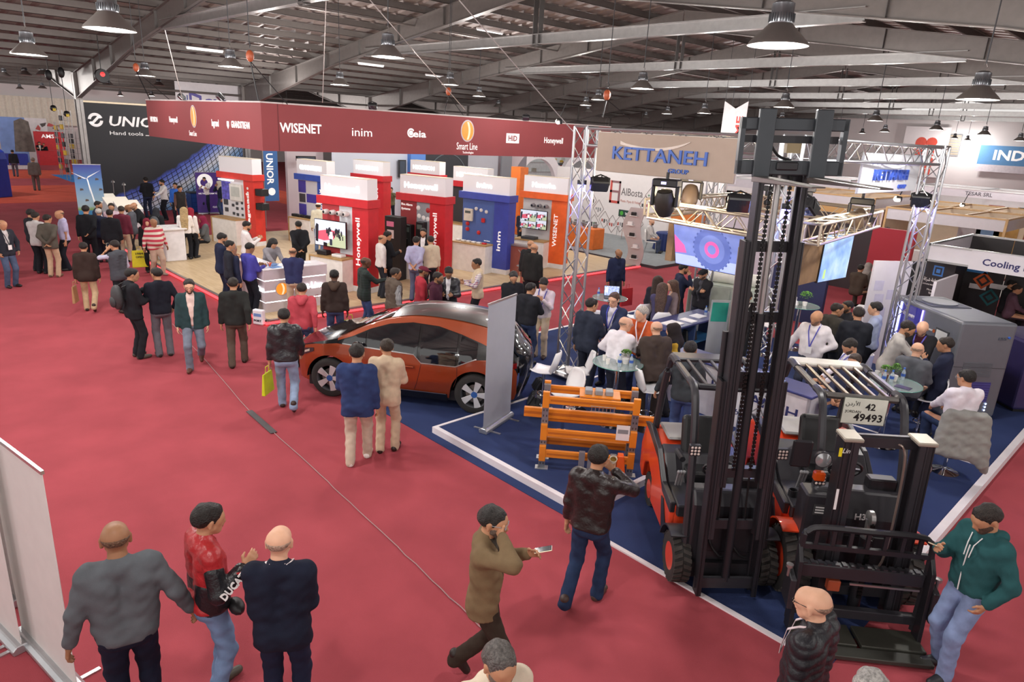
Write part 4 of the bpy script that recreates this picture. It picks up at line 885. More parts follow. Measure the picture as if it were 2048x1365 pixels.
labs = ['aluminium truss tower in front of the orange display tower, next to the car', 'truss tower directly behind the raised forklift mast', 'truss tower lit purple beside the grey compressor cabinet', 'truss tower at the back left corner of the blue stand']
for (x, y), lb in zip((T1, T3, T2, T4), labs):
    t = truss(lb, (x, y, PZ+.02), (x, y, 4.75), name='truss_tower'); box('base_plate', GALV, (-.3, .3, -.3, .3, -.02, 0), t)
for a, b, lb in ((T1, T3, 'horizontal truss behind the brown fabric sign'), (T3, T2, 'horizontal truss behind the white illuminated sign'), (T1, T4, 'horizontal truss running back from the left tower'), (T4, T2, 'rear horizontal truss of the blue stand')):
    v = Vector((b[0]-a[0], b[1]-a[1], 0)).normalized()*.18; truss(lb, (a[0]+v.x, a[1]+v.y, 4.58), (b[0]-v.x, b[1]-v.y, 4.58))
RA, RB, RC, RD = (-7.35, 10.45, 3.40), (-4.2, 9.95, 3.40), (-4.85, 14.5, 3.36), (-8.0, 15.1, 3.36)
for a, b, lb in ((RA, RB, 'warm lit inner truss above the wheel screen'), (RB, RC, 'inner truss above the pale blue tilted screen'), (RC, RD, 'rear bar of the warm lit inner truss ring'), (RD, RA, 'left rear bar of the warm lit inner truss ring')):
    v = (Vector(b)-Vector(a)).normalized()*.16; truss(lb, Vector(a)+v, Vector(b)-v, TRW, group='inner truss ring')
# blue and violet light inside the tower heads
for (x, y), c in ((T1, (.35, .3, 1)), (T3, (.3, .4, 1)), (T2, (.35, .3, 1))):
    l = bpy.data.lights.new('tower_light', 'POINT'); l.energy = 45; l.color = c; l.shadow_soft_size = .05; o = link(bpy.data.objects.new('tower_light', l)); o.location = (x, y, 3.6)
    r = thing('led_bar', 'short violet led bar inside the truss tower at %s' % {T1: 'the car', T3: 'the forklift mast', T2: 'the grey cabinet'}[(x, y)], 'light', (x, y, 3.62)); box('lens', M('#8f86ff', .3, emit=6, var=0), (-.05, .05, -.05, .05, .0, .12), r); box('housing', BLACK, (-.06, .06, -.06, .06, .12, .2), r)
# stand signs
SGB = M('#a08f82', .8, var=.03); BLU = M('#2f57a8', .45)
sg = thing('fabric_sign', 'brown fabric sign with blue raised lettering on the stand truss', 'sign', (-7.92, 9.58, 4.03))
box('fabric_panel', SGB, (0, 2.66, 0, .03, 0, .64), sg); box('frame_edge', M('#b9b2aa', .5), (-.01, 2.67, .03, .05, -.01, .65), sg)
text('KETTANEH', sg, (.36, 0, .22), YN, .215, BLU, w=1.82, ext=.012, bold=.012); text('GROUP', sg, (1.5, 0, .07), YN, .07, BLU, w=.38, ext=.008, bold=.02)
poly('swoosh', [(.5, .52)]+[(.5+1.35*t, .50-.05*math.sin(PI*t)*1.4+.06*t**4) for t in [i/12 for i in range(1, 13)]]+[(.5+1.35*t, .46-.05*math.sin(PI*t)*1.4+.09*t**6) for t in [i/12 for i in range(12, -1, -1)]], YN, (0, 0, 0), .012, M('#c9bcb2', .6), sg)
sg = thing('illuminated_sign', 'white illuminated sign with blue raised lettering on the right truss', 'sign', (-4.2, 11.6, 3.95))
box('panel', M('#cfd1d6', .5, emit=.06, var=.02), (-.03, 0, 0, 2.75, 0, .62), sg); box('frame_edge', ALU, (-.04, -.03, -.01, 2.76, -.01, .63), sg)
text('KETTANEH', sg, (0, .5, .2), XP, .18, M('#3a58b8', .4, emit=.1), w=1.6, ext=.02, bold=.01); text('GROUP', sg, (0, 1.75, .05), XP, .07, M('#3a58b8', .4, emit=.1), w=.4, ext=.012, bold=.02)
poly('swoosh', [(.75+1.35*t, .50-.05*math.sin(PI*t)*1.4+.05*t**4) for t in [i/12 for i in range(13)]]+[(.75+1.35*t, .46-.05*math.sin(PI*t)*1.4+.08*t**6) for t in [i/12 for i in range(12, -1, -1)]], XP, (0, 0, 0), .03, M('#f4f4f6', .4, emit=.3), sg)
# moving heads and flood lights on the trusses
def moving_head(lab, loc, rz, tilt, col='#6b5a4c'):
    r = thing('moving_head_light', lab, 'stage light', loc, rz, 'moving head lights on the trusses'); m = M(col, .5); 
    box('base', BLACK, (-.2, .2, -.14, .14, -.12, 0), r, bevel=.02)
    MB().tube((0, 0, 0), (0, 0, .1), .025, 8).build('truss_clamp', BLACK, r)
    box('display', M('#b9b4ff', .3, emit=1.5), (-.05, .03, -.145, -.14, -.08, -.04), r)
    for s in (-1, 1): box('yoke_arm', BLACK, (s*.19-.03, s*.19+.03, -.07, .07, -.42, -.1), r, bevel=.015)
    hd = MB().lathe([(.0, -.2), (.1, -.19), (.15, -.1), (.155, .1), (.12, .2), (.1, .21)], 18).build('head', m, r, smooth=True); hd.location = (0, 0, -.38); hd.rotation_euler = (tilt, 0, 0)
    MB().lathe([(.1, .212), (.04, .23), (0, .232)], 16).build('lens', M('#3b3630', .1, coat=1.), hd, smooth=True)
    return r
moving_head('moving head light hanging under the brown sign, dark head', PD(1335, 358, 10.6), .3, .3, '#2a2622')
for i, (x, y, d, lab) in enumerate([(1385, 352, 12.6, 'moving head light right of the dark one'), (1548, 372, 15.5, 'bronze moving head light'), (1612, 372, 14.5, 'bronze moving head light left of the white sign'), (1726, 396, 12.4, 'bronze moving head light below the white sign')]):
    moving_head(lab+' hanging from a truss', PD(x, y, d), .5+i, .6*(i-1))
def flood(lab, loc, rz, tilt, glass='#2b2d36'):
    r = thing('flood_light', lab, 'stage light', loc, rz, 'flood lights on the trusses')
    MB().path([(-.17, 0, -.02), (-.17, 0, .1), (0, 0, .16), (.17, 0, .1), (.17, 0, -.02)], .014, 6).build('yoke', BLACK, r)
    h = thing('lamp_body', None, None, rot=(tilt, 0, 0)); h.parent = r
    box('casing', BLACK, (-.16, .16, -.07, .09, -.14, .10), h, bevel=.02); box('front_glass', M(glass, .1, coat=1.), (-.14, .14, -.075, -.07, -.12, .08), h)
    for i in range(4): box('cooling_rib', DGREY, (-.14+.08*i, -.12+.08*i, .09, .12, -.1, .08), h)
    return r
for x, y, d, rz, t, lab in ((1200, 368, 12.2, .9, .7, 'black flood light clamped to the left truss tower'), (1478, 405, 9.8, .6, .5, 'black flood light just left of the forklift mast'), (1610, 412, 9.6, -.3, .9, 'black flood light just right of the forklift mast'), (1842, 400, 12.6, .2, .5, 'black flood light on the right truss tower')):
    flood(lab, PD(x, y, d), rz, t)
for x, y, rz, lab in ((1082, 772, 2.6, 'white lensed floor spotlight behind the car tail, upper one'), (1072, 800, 2.3, 'white lensed floor spotlight behind the car tail, lower one')): flood(lab, Vector(G(x, y, .16)), rz, .5, '#f0f0f4')
def spot(lab, loc, e=60):
    r = thing('bright_spotlight', lab, 'stage light', loc, 0, 'switched-on spotlights'); MB().lathe([(.02, .1), (.05, .09), (.06, 0)], 16, ax='x').build('housing', BLACK, r, smooth=True); MB().tube((.05, 0, .08), (.1, .1, .35), .012, 6).build('bracket', BLACK, r); MB().ball((-.0, 0, 0), .05, n=12, m=8).build('bulb', M('#fff1d8', .3, emit=60, var=0), r, smooth=True)
    l = bpy.data.lights.new('spot_light', 'POINT'); l.energy = e; l.color = (1, .85, .65); l.shadow_soft_size = .06; o = link(bpy.data.objects.new('spot_light', l)); o.location = Vector(loc)+Vector((.0, -.1, -.08)); 
spot('glaring warm spotlight at the corner of the white sign', PD(1793, 398, 13.4), 110); spot('smaller warm spotlight right of the purple truss tower', PD(1923, 410, 22), 60); spot('white spotlight at the right end of the red fascia', PD(1116, 243, 14), 70)
for x, y, d, e in ((1330, 385, 11.6, 55), (1400, 395, 11.5, 40), (1680, 410, 11.5, 40)):   # warm stage lamps over the inner ring
    l = bpy.data.lights.new('ring_light', 'POINT'); l.energy = e; l.color = (1, .78, .5); l.shadow_soft_size = .08; o = link(bpy.data.objects.new('ring_light', l)); o.location = PD(x, y, d)
# tilted screens
def screen(lab, c, u, v, w, h, mat, parts=None):
    r = thing('hanging_screen', lab, 'screen'); u = Vector(u).normalized(); v = Vector(v); v = (v-u*v.dot(u)).normalized(); n = u.cross(v)
    r.matrix_world = Matrix(((u.x, v.x, n.x, c[0]), (u.y, v.y, n.y, c[1]), (u.z, v.z, n.z, c[2]), (0, 0, 0, 1)))
    box('bezel', BLKG, (-w/2-.012, w/2+.012, -h/2-.012, h/2+.012, -.05, 0), r, bevel=.004); box('display', mat, (-w/2, w/2, -h/2, h/2, 0, .003), r); box('back_cover', BLACK, (-w*.3, w*.3, -h*.3, h*.3, -.1, -.05), r)
    return r
def sky_scr(nt, co):
    n = nd(nt, 'ShaderNodeTexNoise', {'Vector': co, 'Scale': 2.2, 'Detail': 4}); return ramp(nt, n.outputs['Fac'], [(.3, '#5f86c8'), (.55, '#9bbbe4'), (.75, '#c3d6ee')])
u1 = Vector(PD(1492, 470, 11.3))-Vector(PD(1358, 450, 12.3)); v1 = Vector(PD(1358, 450, 12.3))-Vector(PD(1366, 523, 12.55))
S1 = screen('hanging screen showing a muddy tyre with a pink hub', (Vector(PD(1358, 450, 12.3))+Vector(PD(1478, 546, 11.5)))/2, u1, v1, 1.43, .80, M('#7484c4', .4, emit=.55, var=.1))
SM = lambda c, e=.55: M(c, .4, emit=e, var=.06)
box('road_strip', SM('#a9b8e6'), (-.71, .71, -.39, -.2, .003, .004), S1); MB().prism(arc(.08, -.02, .37, 0, 2*PI, 28)[:-1], .004, .006).build('tyre_picture', SM('#5d6db0'), S1)
MB().prism(arc(.08, -.02, .26, 0, 2*PI, 28)[:-1], .006, .007).build('wheel_disc', SM('#7080c0'), S1); MB().prism(arc(.08, -.02, .15, 0, 2*PI, 24)[:-1], .007, .008).build('pink_hub', SM('#d862a8'), S1); MB().prism(arc(.08, -.02, .085, 0, 2*PI, 20)[:-1], .008, .009).build('hub_centre', SM('#7487c8'), S1)
tr_ = MB()
for k in range(26): a = 2*PI*k/26; tr_.prism([(.08+.37*math.cos(a-.06), -.02+.37*math.sin(a-.06)), (.08+.395*math.cos(a-.04), -.02+.395*math.sin(a-.04)), (.08+.395*math.cos(a+.05), -.02+.395*math.sin(a+.05)), (.08+.37*math.cos(a+.07), -.02+.37*math.sin(a+.07))], .004, .006)
tr_.build('tread_picture', SM('#4f5fa0'), S1)['kind'] = 'stuff'; MB().prism([(-.71, .16), (-.71, -.18), (-.46, -.16), (-.5, -.02)], .004, .005).build('pink_patch', SM('#d060a0'), S1)
u2 = Vector(PD(1721, 475, 12.2))-Vector(PD(1655, 481, 11.2)); v2 = Vector(PD(1655, 481, 11.2))-Vector(PD(1613, 560, 11.0))
S2 = screen('hanging screen showing a pale blue sky, tilted sideways', (Vector(PD(1655, 481, 11.2))+Vector(PD(1690, 546, 12.0)))/2, u2, v2, 1.2, .78, nodemat('sky_screen', sky_scr, .4, 0, .6))
poly('green_mark', [(-.45, -.34), (-.36, -.34), (-.36, -.18), (-.44, -.2)], ((1, 0, 0), (0, 1, 0)), (0, 0, .004), .001, SM('#b9dc86'), S2)
for S_, p in ((S1, RA), (S2, RC)):
    for sx in (-.4, .4): MB().tube((sx, .2, -.08), (sx*1.0, .62, -.3), .012, 6).build('hanger', BLACK, S_)
wm = M('#7c6246', .7, var=.35, nscale=3); wc_ = PD(1350, 482, 12.7)
for lab, b in (('dark weathered wood panel behind the wheel screen', (wc_[0]-.07, wc_[0]+.07, wc_[1]-.16, wc_[1]+.16, wc_[2]-.36, wc_[2]+.36)), ('dark weathered wood panel left of the pale blue screen', (-4.6, -4.5, 10.6, 11.9, 2.5, 3.18))):
    tag(box('wood_panel', wm, b), lab, 'panel')
# roll-up banners
def rollup(lab, a, b, h, mat, z=PZ, name='rollup_banner', group='rollup banner stands', pole=True, th=.004):
    a, b = Vector((a[0], a[1], 0)), Vector((b[0], b[1], 0)); d = b-a; w = d.length; r = thing(name, lab, 'banner', (a.x, a.y, z), math.atan2(d.y, d.x), group)
    MB().prism([(-.07, 0), (.07, 0), (.08, .05), (.04, .085), (-.04, .085), (-.08, .05)], -.01, w+.01, 'x').build('cassette', M('#b8babd', .3, .7), r, bevel=.008)
    box('banner_sheet', mat, (0, w, -th/2, th/2, .08, h-.02), r); box('top_rail', ALU, (-.01, w+.01, -.012, .012, h-.03, h), r)
    for x in (.15*w, .85*w): box('foot', ALU, (x-.02, x+.02, -.24, .24, 0, .015), r)
    if pole: MB().tube((w*.5, .02, .08), (w*.5, .02, h-.02), .009, 6).build('support_pole', GALV, r)
    return r
rollup('grey back of a rollup banner standing between the car and the rack', (-7.18, 6.52), (-7.44, 7.34), 2.08, M('#a3a6b2', .6, var=.02))
r_ = None
# left foreground banners seen from behind
BNR = M('#d3d0cd', .7, var=.03)
a, b = G(46, 1268), G(158, 1392)
rb = rollup('large white rollup banner at the lower left with a blue clipped pole', a, b, 2.05, BNR, 0)
for i in range(6): box('pole_clip', M('#2d3fa0', .5), (.38, .46, .0, .04, .25+i*.33, .30+i*.33), rb)
a, b = G(-75, 1120), G(40, 1212); rollup('white rollup banner standing behind the large one at the left edge', a, b, 2.0, BNR, 0)
a, b = G(-70, 1185), G(46, 1306); rollup('white rollup banner between the other two at the left edge', a, b, 2.0, BNR, 0)
# orange pallet rack sample
def rack():
    ang = math.atan2(.8, .92); r = thing('pallet_rack_sample', 'orange pallet rack sample with grey uprights on the platform', 'rack', (-5.84, 6.44, PZ), ang); W_ = 1.22; D = .32; om = M('#e08421', .45, var=.05); gm = M('#8d9097', .45, .6)
    for x in (0, W_):
        for y in (0, D):
            u = box('upright', gm, (x-.045, x+.045, y-.03, y+.03, 0, 1.14), r); ho = MB()
            for i in range(13): ho.prism(arc(0, 0, .012, 0, 2*PI, 6)[:-1], -.0, .003); ho.v[-12:] = [(x-.02+vx, y-.033+vz*0, .08+i*.08+vy) for vx, vy, vz in ho.v[-12:]]; ho.box(x-.028, x-.014, y-.0325, y-.0302, .07+i*.08, .095+i*.08).box(x+.014, x+.028, y-.0325, y-.0302, .07+i*.08, .095+i*.08)
            m2 = MB()
            for i in range(13):
                for s in (-.021, .021): m2.box(x+s-.008, x+s+.008, y-.0325, y-.0302, .07+i*.08, .10+i*.08)
            m2.build('slots', M('#3c3e44', .6), u)
            box('foot_plate', M('#b9bbbd', .35, .7), (x-.09, x+.09, y-.06, y+.06, 0, .012), r); MB().tube((x-.05, y-.03, .012), (x-.05, y-.03, .04), .012, 6).build('anchor_bolt', GALV, r)
        for i in range(3): MB().bar((x, 0, .12+i*.34), (x, D, .12+i*.34+.3*(i % 2)), .03, .02).build('frame_brace', gm, r)
    for k, y in enumerate((-.055, D+.055)):
        for z in (.2, .56, 1.0):
            if k == 0 and z == .56: z = .52
            bm = MB().box(.03, W_-.03, y-.022, y+.022, z, z+.11); b_ = bm.build('beam', om, r, bevel=.006)
            for x in (.0, W_): box('connector', om, (x-.045, x+.045, y-.03, y+.03, z-.06, z+.17), b_, bevel=.004)
            box('beam_groove', M('#b8641a', .5), (.06, W_-.06, y-.0235, y-.022, z+.04, z+.07), b_)
    ln = box('long_beam', om, (-.3, W_+.28, D*.5-.03, D*.5+.03, .70, .84), r, bevel=.006); box('beam_groove', M('#b8641a', .5), (-.3, W_+.28, D*.5-.032, D*.5-.03, .75, .79), ln)
    box('top_plate', om, (.45, 1.0, -.02, .28, 1.11, 1.13), r)
    for x in (.52, .66, .8): box('sample_bracket', GREY, (x, x+.1, .05, .2, 1.13, 1.2), r, bevel=.008)
    g = MB()
    for i in range(7): g.tube((.62+i*.05, -.1, 1.03), (.62+i*.05, -.1, .96), .005, 5)
    g.tube((.6, -.1, 1.03), (.94, -.1, 1.03), .005, 5).tube((.6, -.1, .96), (.94, -.1, .96), .005, 5).build('wire_mesh', GALV, r)
    lb = box('load_notice', WHITE, (.98, 1.16, -.085, -.08, .56, .78), r); box('notice_print', GREY, (1.0, 1.14, -.087, -.085, .66, .72), lb)
    return r
rack()
gd = thing('post_guard', 'orange corner guard with grey upright samples in front of the rack', 'guard', (-5.05, 6.75, PZ), .7); 
for x in (-.3, -.18, .12): box('upright_sample', M('#8d9097', .45, .6), (x, x+.08, 0, .06, 0, .42), gd)
MB().prism([(.2, 0), (.36, 0), (.3, .42), (.22, .42)], 0, .12, 'y').build('guard_plate', M('#e05a1a', .45), gd, bevel=.008)
# furniture
def bar_stool(lab, loc, rz, grp='white bar stools'):
    r = thing('bar_stool', lab, 'stool', loc, rz, grp); w = M('#f1f1f2', .3, coat=.3, var=.01)
    MB().lathe([(.20, 0), (.2, .008), (.12, .02), (.03, .045), (.03, .05)], 24).build('base_disc', CHROME, r, smooth=True); MB().tube((0, 0, .04), (0, 0, .66), .026, 12).build('column', CHROME, r, smooth=True)
    MB().path([(.12*math.cos(t), .12*math.sin(t)-.03, .28) for t in [2*PI*i/16 for i in range(16)]], .01, 6, True).build('foot_ring', CHROME, r, smooth=True)
    # moulded shell: seat running into the back
    ny, nx = 14, 8; vs = []
    for i in range(ny+1):
        t = i/ny
        if t < .5: y, z, hw = .2-.4*t*2*.95, .68-.03*math.sin(PI*t*2), .2+.02*math.sin(PI*t)
        else: q = (t-.5)*2; y, z, hw = -.18-.10*math.sin(q*PI/2), .68+.02+.36*q, .15+.07*math.sin(PI*min(q*.9+.1, 1))
        if t > .93: hw *= .8
        if t < .07: hw *= .85
        for j in range(nx+1):
            s = -1+2*j/nx; cu = .045*s*s*(1 if t < .5 else 0); vs.append((hw*s, y+(.05*s*s if t > .5 else 0), z+cu))
    n = nx+1; o = MB().add(vs, [(i*n+j, i*n+j+1, (i+1)*n+j+1, (i+1)*n+j) for i in range(ny) for j in range(nx)]).build('seat_shell', w, r, smooth=2)
    sm_ = o.modifiers.new('thick', 'SOLIDIFY'); sm_.thickness = .018
    return r
def bistro(lab, loc, rad=.4, h=1.05, grp='round glass bar tables'):
    r = thing('bar_table', lab, 'table', loc, 0, grp)
    MB().lathe([(0, h-.012), (rad, h-.012), (rad, h), (0, h)], 32).build('glass_top', M('#b8cbc9', .05, alpha=.55, var=0, coat=1.), r, smooth=True); MB().path([(rad*math.cos(t), rad*math.sin(t), h-.006) for t in [2*PI*i/32 for i in range(32)]], .007, 5, True).build('glass_rim', M('#6fae9e', .15, coat=1.), r, smooth=True)
    MB().tube((0, 0, .03), (0, 0, h-.02), .04, 14).build('column', CHROME, r, smooth=True); MB().lathe([(.28, 0), (.28, .01), (.06, .035), (.04, .05)], 28).build('base_disc', CHROME, r, smooth=True); MB().lathe([(.1, h-.04), (.12, h-.012)], 16).build('top_flange', CHROME, r, smooth=True)
    return r
def bottle(loc, lab, grp='small water bottles'):
    r = thing('water_bottle', lab, 'bottle', loc, 0, grp); MB().lathe([(.03, 0), (.032, .02), (.03, .06), (.032, .1), (.03, .13), (.013, .165), (.013, .18)], 12).build('bottle_body', M('#cfe0ea', .08, alpha=.5, var=0, coat=1.), r, smooth=True); MB().lathe([(.033, .06), (.033, .105)], 12, cap=False).build('label_wrap', M('#3c63b5', .5), r); MB().lathe([(.015, .178), (.015, .2), (0, .2)], 10).build('cap', M('#3a6fd0', .4), r)
def cup(loc, lab, c='#f2efe9', grp='paper cups'):
    r = thing('paper_cup', lab, 'cup', loc, 0, grp); MB().lathe([(.026, 0), (.036, .09), (.033, .09), (.025, .01)], 14).build('cup_wall', M(c, .5), r, smooth=True); MB().lathe([(.0, .07), (.031, .07)], 12).build('coffee', M('#4a3320', .2), r)
def plant(loc, lab, r0=.09, cols=('#5f8f3a', '#3f6e2a'), pot='#e9e6e0', cone=False):
    r = thing('potted_plant', lab, 'plant', loc, 0, 'small potted plants on the tables'); MB().lathe([(.04, 0), (.055, .09), (.05, .09), (.0, .08)], 12).build('pot', M(pot, .5), r, smooth=True); random.seed(5)
    lf = MB()
    for i in range(150):
        a, b = random.uniform(0, 2*PI), random.uniform(-.2, 1); rr = r0*math.sqrt(max(0, 1-b*b))*random.uniform(.75, 1); z = .09+r0*(1+b)*(1.3 if cone else .9)
        if cone: rr *= 1-.6*(b+.2)/1.2
        p = Vector((rr*math.cos(a), rr*math.sin(a), z)); d = Vector((math.cos(a), math.sin(a), .6)).normalized()*.04; s = d.cross(Vector((0, 0, 1))).normalized()*.012
        lf.add([p, p+d*.5+s, p+d, p+d*.5-s], [(0, 1, 2, 3)])
    lf.build('foliage', M(cols[0], .7, var=.3, nscale=30), r, fix=False)['kind'] = 'stuff'
B1 = (-6.22, 8.5, PZ); bistro('round glass bar table crowded with cups near the orange rack', B1); B2 = (-3.05, 11.4, PZ); bistro('round glass bar table with water bottles behind the forklift guard', B2, .42)
B3 = (-6.35, 15.4, PZ); bistro('round glass bar table with a green plant at the rear of the stand', B3, .42); B4 = (-9.45, 12.35, .008); bistro('round glass bar table with a laptop by the aisle', B4, .4)
for (x, y, z), rz, lab in (((-6.95, 8.4, PZ), 2.4, 'white bar stool right of the truss tower foot'), ((-6.42, 7.5, PZ), 2.9, 'white bar stool left behind the orange rack'), ((-5.72, 8.75, PZ), -.6, 'white bar stool right of the crowded glass table'), ((-7.35, 8.0, PZ), 2.0, 'white bar stool closest to the rollup banner'), ((-9.0, 11.35, .008), .4, 'white bar stool behind the left truss tower'), ((-8.6, 12.3, PZ), 1.2, 'cream white bar stool near the laptop table'), ((-7.9, 12.1, PZ), .9, 'cream white bar stool behind the man in orange'), ((-3.6, 11.0, PZ), .2, 'white bar stool behind the number plate'), ((-2.05, 11.15, PZ), .55, 'bar stool with a grey jacket hung over its back'), ((-2.75, 12.2, PZ), 2.2, 'white bar stool under the bald man in grey'), ((-6.55, 14.3, PZ), -2.2, 'white bar stool in front of the rear glass table'), ((-6.9, 15.0, PZ), -1.6, 'white bar stool left of the rear glass table')):
    bar_stool(lab, (x, y, z), rz)
for i, (dx, dy, lab) in enumerate(((.12, -.12, 'water bottle in front on the crowded glass table'), (.24, .02, 'water bottle at the right edge of the crowded glass table'))): bottle((B1[0]+dx, B1[1]+dy, B1[2]+1.05), lab)
for i, (dx, dy, lab) in enumerate(((-.2, -.1, 'paper cup at the left edge of the crowded glass table'), (-.05, -.2, 'paper cup in the bright glare on the glass table'), (.0, .0, 'paper cup in the middle of the crowded glass table'))): cup((B1[0]+dx, B1[1]+dy, B1[2]+1.05), lab)
plant((B1[0]+.1, B1[1]+.06, B1[2]+1.05), 'small green plant on the crowded glass table', .07)
for dx, dy, lab in ((-.1, -.12, 'water bottle left on the table behind the guard'), (-.02, -.02, 'water bottle right on the table behind the guard'), (.05, .28, 'water bottle standing apart at the back of the table')): bottle((B2[0]+dx, B2[1]+dy, B2[2]+1.05), lab)
for dx, dy, lab in ((-.3, -.05, 'paper cup with a dark print on the table behind the guard'), (-.28, .1, 'white paper cup at the left rim of the table')): cup((B2[0]+dx, B2[1]+dy, B2[2]+1.05), lab)
plant((B2[0]-.14, B2[1]+.05, B2[2]+1.05), 'low green plant in a brown pot on the bottle table', .07, pot='#8a5a3a'); plant((B2[0]-.02, B2[1]+.1, B2[2]+1.05), 'small cone shaped plant on the bottle table', .07, cone=True)
plant((B3[0]+.1, B3[1], B3[2]+1.05), 'round green plant on the rear glass table', .13, ('#6fae3c', ''))
tag(box('leaflet', M('#3a3358', .5), (B2[0]+.08, B2[0]+.3, B2[1]-.2, B2[1]-.05, B2[2]+1.052, B2[2]+1.058)), 'dark purple leaflet on the bottle table', 'leaflet')
hb = thing('gift_bag', 'small white handled bag on the rear glass table', 'bag', (B3[0]-.1, B3[1]-.08, B3[2]+1.05)); MB().hexa([(-.08, -.04, 0), (.08, -.04, 0), (.08, .04, 0), (-.08, .04, 0), (-.06, -.03, .09), (.06, -.03, .09), (.06, .03, .09), (-.06, .03, .09)]).build('bag_body', WHITE, hb); MB().path([(-.03, 0, .09), (-.03, 0, .17), (.0, 0, .2), (.03, 0, .17), (.03, 0, .09)], .008, 6).build('handle', WHITE, hb)
def laptop(lab, loc, rz, scr='#9fb2d6'):
    r = thing('laptop', lab, 'laptop', loc, rz); box('keyboard_base', DGREY, (-.18, .18, -.12, .12, 0, .018), r, bevel=.004); s = thing('lid', None, None, rot=(math.radians(-15), 0, 0)); s.parent = r; s.location = (0, .12, .018)
    box('lid_shell', DGREY, (-.18, .18, 0, .01, 0, .24), s); box('display', nodemat('lap_scr', lambda nt, co: ramp(nt, nd(nt, 'ShaderNodeTexNoise', {'Vector': co, 'Scale': 40, 'Detail': 2}).outputs['Fac'], [(.4, '#7f93c4'), (.6, '#c4d2ec')]), .3, 0, .6), (-.17, .17, -.002, 0, .01, .23), s); box('window', M('#eef2fb', .4, emit=.7), (-.15, -.09, -.003, -.002, .08, .2), s)
laptop('open laptop on the glass table by the aisle', (B4[0]+.05, B4[1], B4[2]+1.05), .75); bottle((B4[0]-.25, B4[1]-.12, B4[2]+1.05), 'water bottle beside the laptop')
# reception desks
DK = M('#3a3f74', .4); DW = M('#dfe0e6', .5)
d1 = thing('reception_desk', 'blue topped reception desk with open shelf behind the woman in a headscarf', 'desk', (-7.55, 11.0, PZ), 0); box('desk_top', DK, (-.05, .62, 0, 2.1, .96, 1.0), d1, bevel=.01); box('front_panel', DW, (0, .05, 0, 2.1, 0, .96), d1); box('shelf', M('#2f6a9a', .5), (.05, .5, .02, 2.08, .5, .53), d1)
for y in (0, 1.05, 2.05): box('side_panel', M('#33456e', .5), (.05, .55, y, y+.05, 0, .96), d1)
d2 = thing('counter_desk', 'white fronted counter with dark blue top behind the forklift mast', 'desk', (-6.3, 10.15, PZ), math.radians(-4)); box('desk_top', DK, (0, 2.65, -.05, .5, .9, .94), d2, bevel=.01); box('front_panel', M('#e9e7ea', .45), (0, 2.6, 0, .04, 0, .9), d2); box('inner_shelf', DW, (.05, 2.55, .04, .4, .45, .47), d2)
for x in (0, 2.56): box('side_panel', DW, (x, x+.04, .0, .45, 0, .9), d2)
text('KETTANEH', d2, (.9, 0, .5), YN, .17, M('#3a3f74', .5), w=1.55, bold=.01); text('for better future', d2, (1.1, 0, .22), YN, .1, M('#3a3f74', .5), w=1.3, shear=.3)
for i, (dx, dy, w_, l_, c, lab) in enumerate(((.2, .3, .3, .42, '#f0eff2', 'white paper stack at the left end of the blue desk'), (.25, .9, .3, .22, '#efeff3', 'white document in the middle of the blue desk'), (.2, 1.35, .25, .3, '#e3e4ea', 'paper sheets on a clipboard on the blue desk'))):
    tag(box('paper', M(c, .6), (-7.55+dx, -7.55+dx+w_, 11+dy, 11+dy+l_, PZ+1.0, PZ+1.015)), lab, 'paper')
for x, y, lab in ((-7.2, 12.75, 'water bottle at the far end of the blue desk'), (-5.0, 10.3, 'water bottle on the front counter')): bottle((x, y, PZ+(1.0 if x < -7 else .94)), lab)
bs = thing('brochure_stand', 'acrylic brochure stand with a green poster beside the desk', 'stand', (-6.75, 12.5, PZ), .9); box('panel', M('#bfc4cc', .3, alpha=.7, var=0), (-.2, .2, 0, .01, 0, 1.45), bs); box('poster', M('#2b9b8c', .5), (-.17, .17, -.004, 0, 1.0, 1.4), bs); box('base', GALV, (-.2, .2, -.12, .12, 0, .02), bs)
hg = thing('handbag', 'brown leather handbag on the shelf of the blue desk', 'bag', (-7.2, 11.4, PZ+.53)); MB().ball((0, 0, .14), .13, .16, .14, 14, 8).build('bag_body', M('#7b6a3c', .5), hg, smooth=True); MB().path(arc(0, .24, .09, 0, PI, 8) and [(0, a, b) for a, b in arc(0, .22, .09, 0, PI, 8)], .012, 6).build('strap', BLACK, hg)
hg = thing('handbag', 'black handbag on the desk shelf beside the brown one', 'bag', (-7.2, 12.2, PZ+.53)); MB().hexa([(-.1, -.2, 0), (.1, -.2, 0), (.1, .2, 0), (-.1, .2, 0), (-.05, -.18, .26), (.05, -.18, .26), (.05, .18, .26), (-.05, .18, .26)]).build('bag_body', BLACK, hg, bevel=.02); MB().path([(0, a, b) for a, b in arc(0, .26, .1, 0, PI, 8)], .012, 6).build('strap', BLACK, hg)
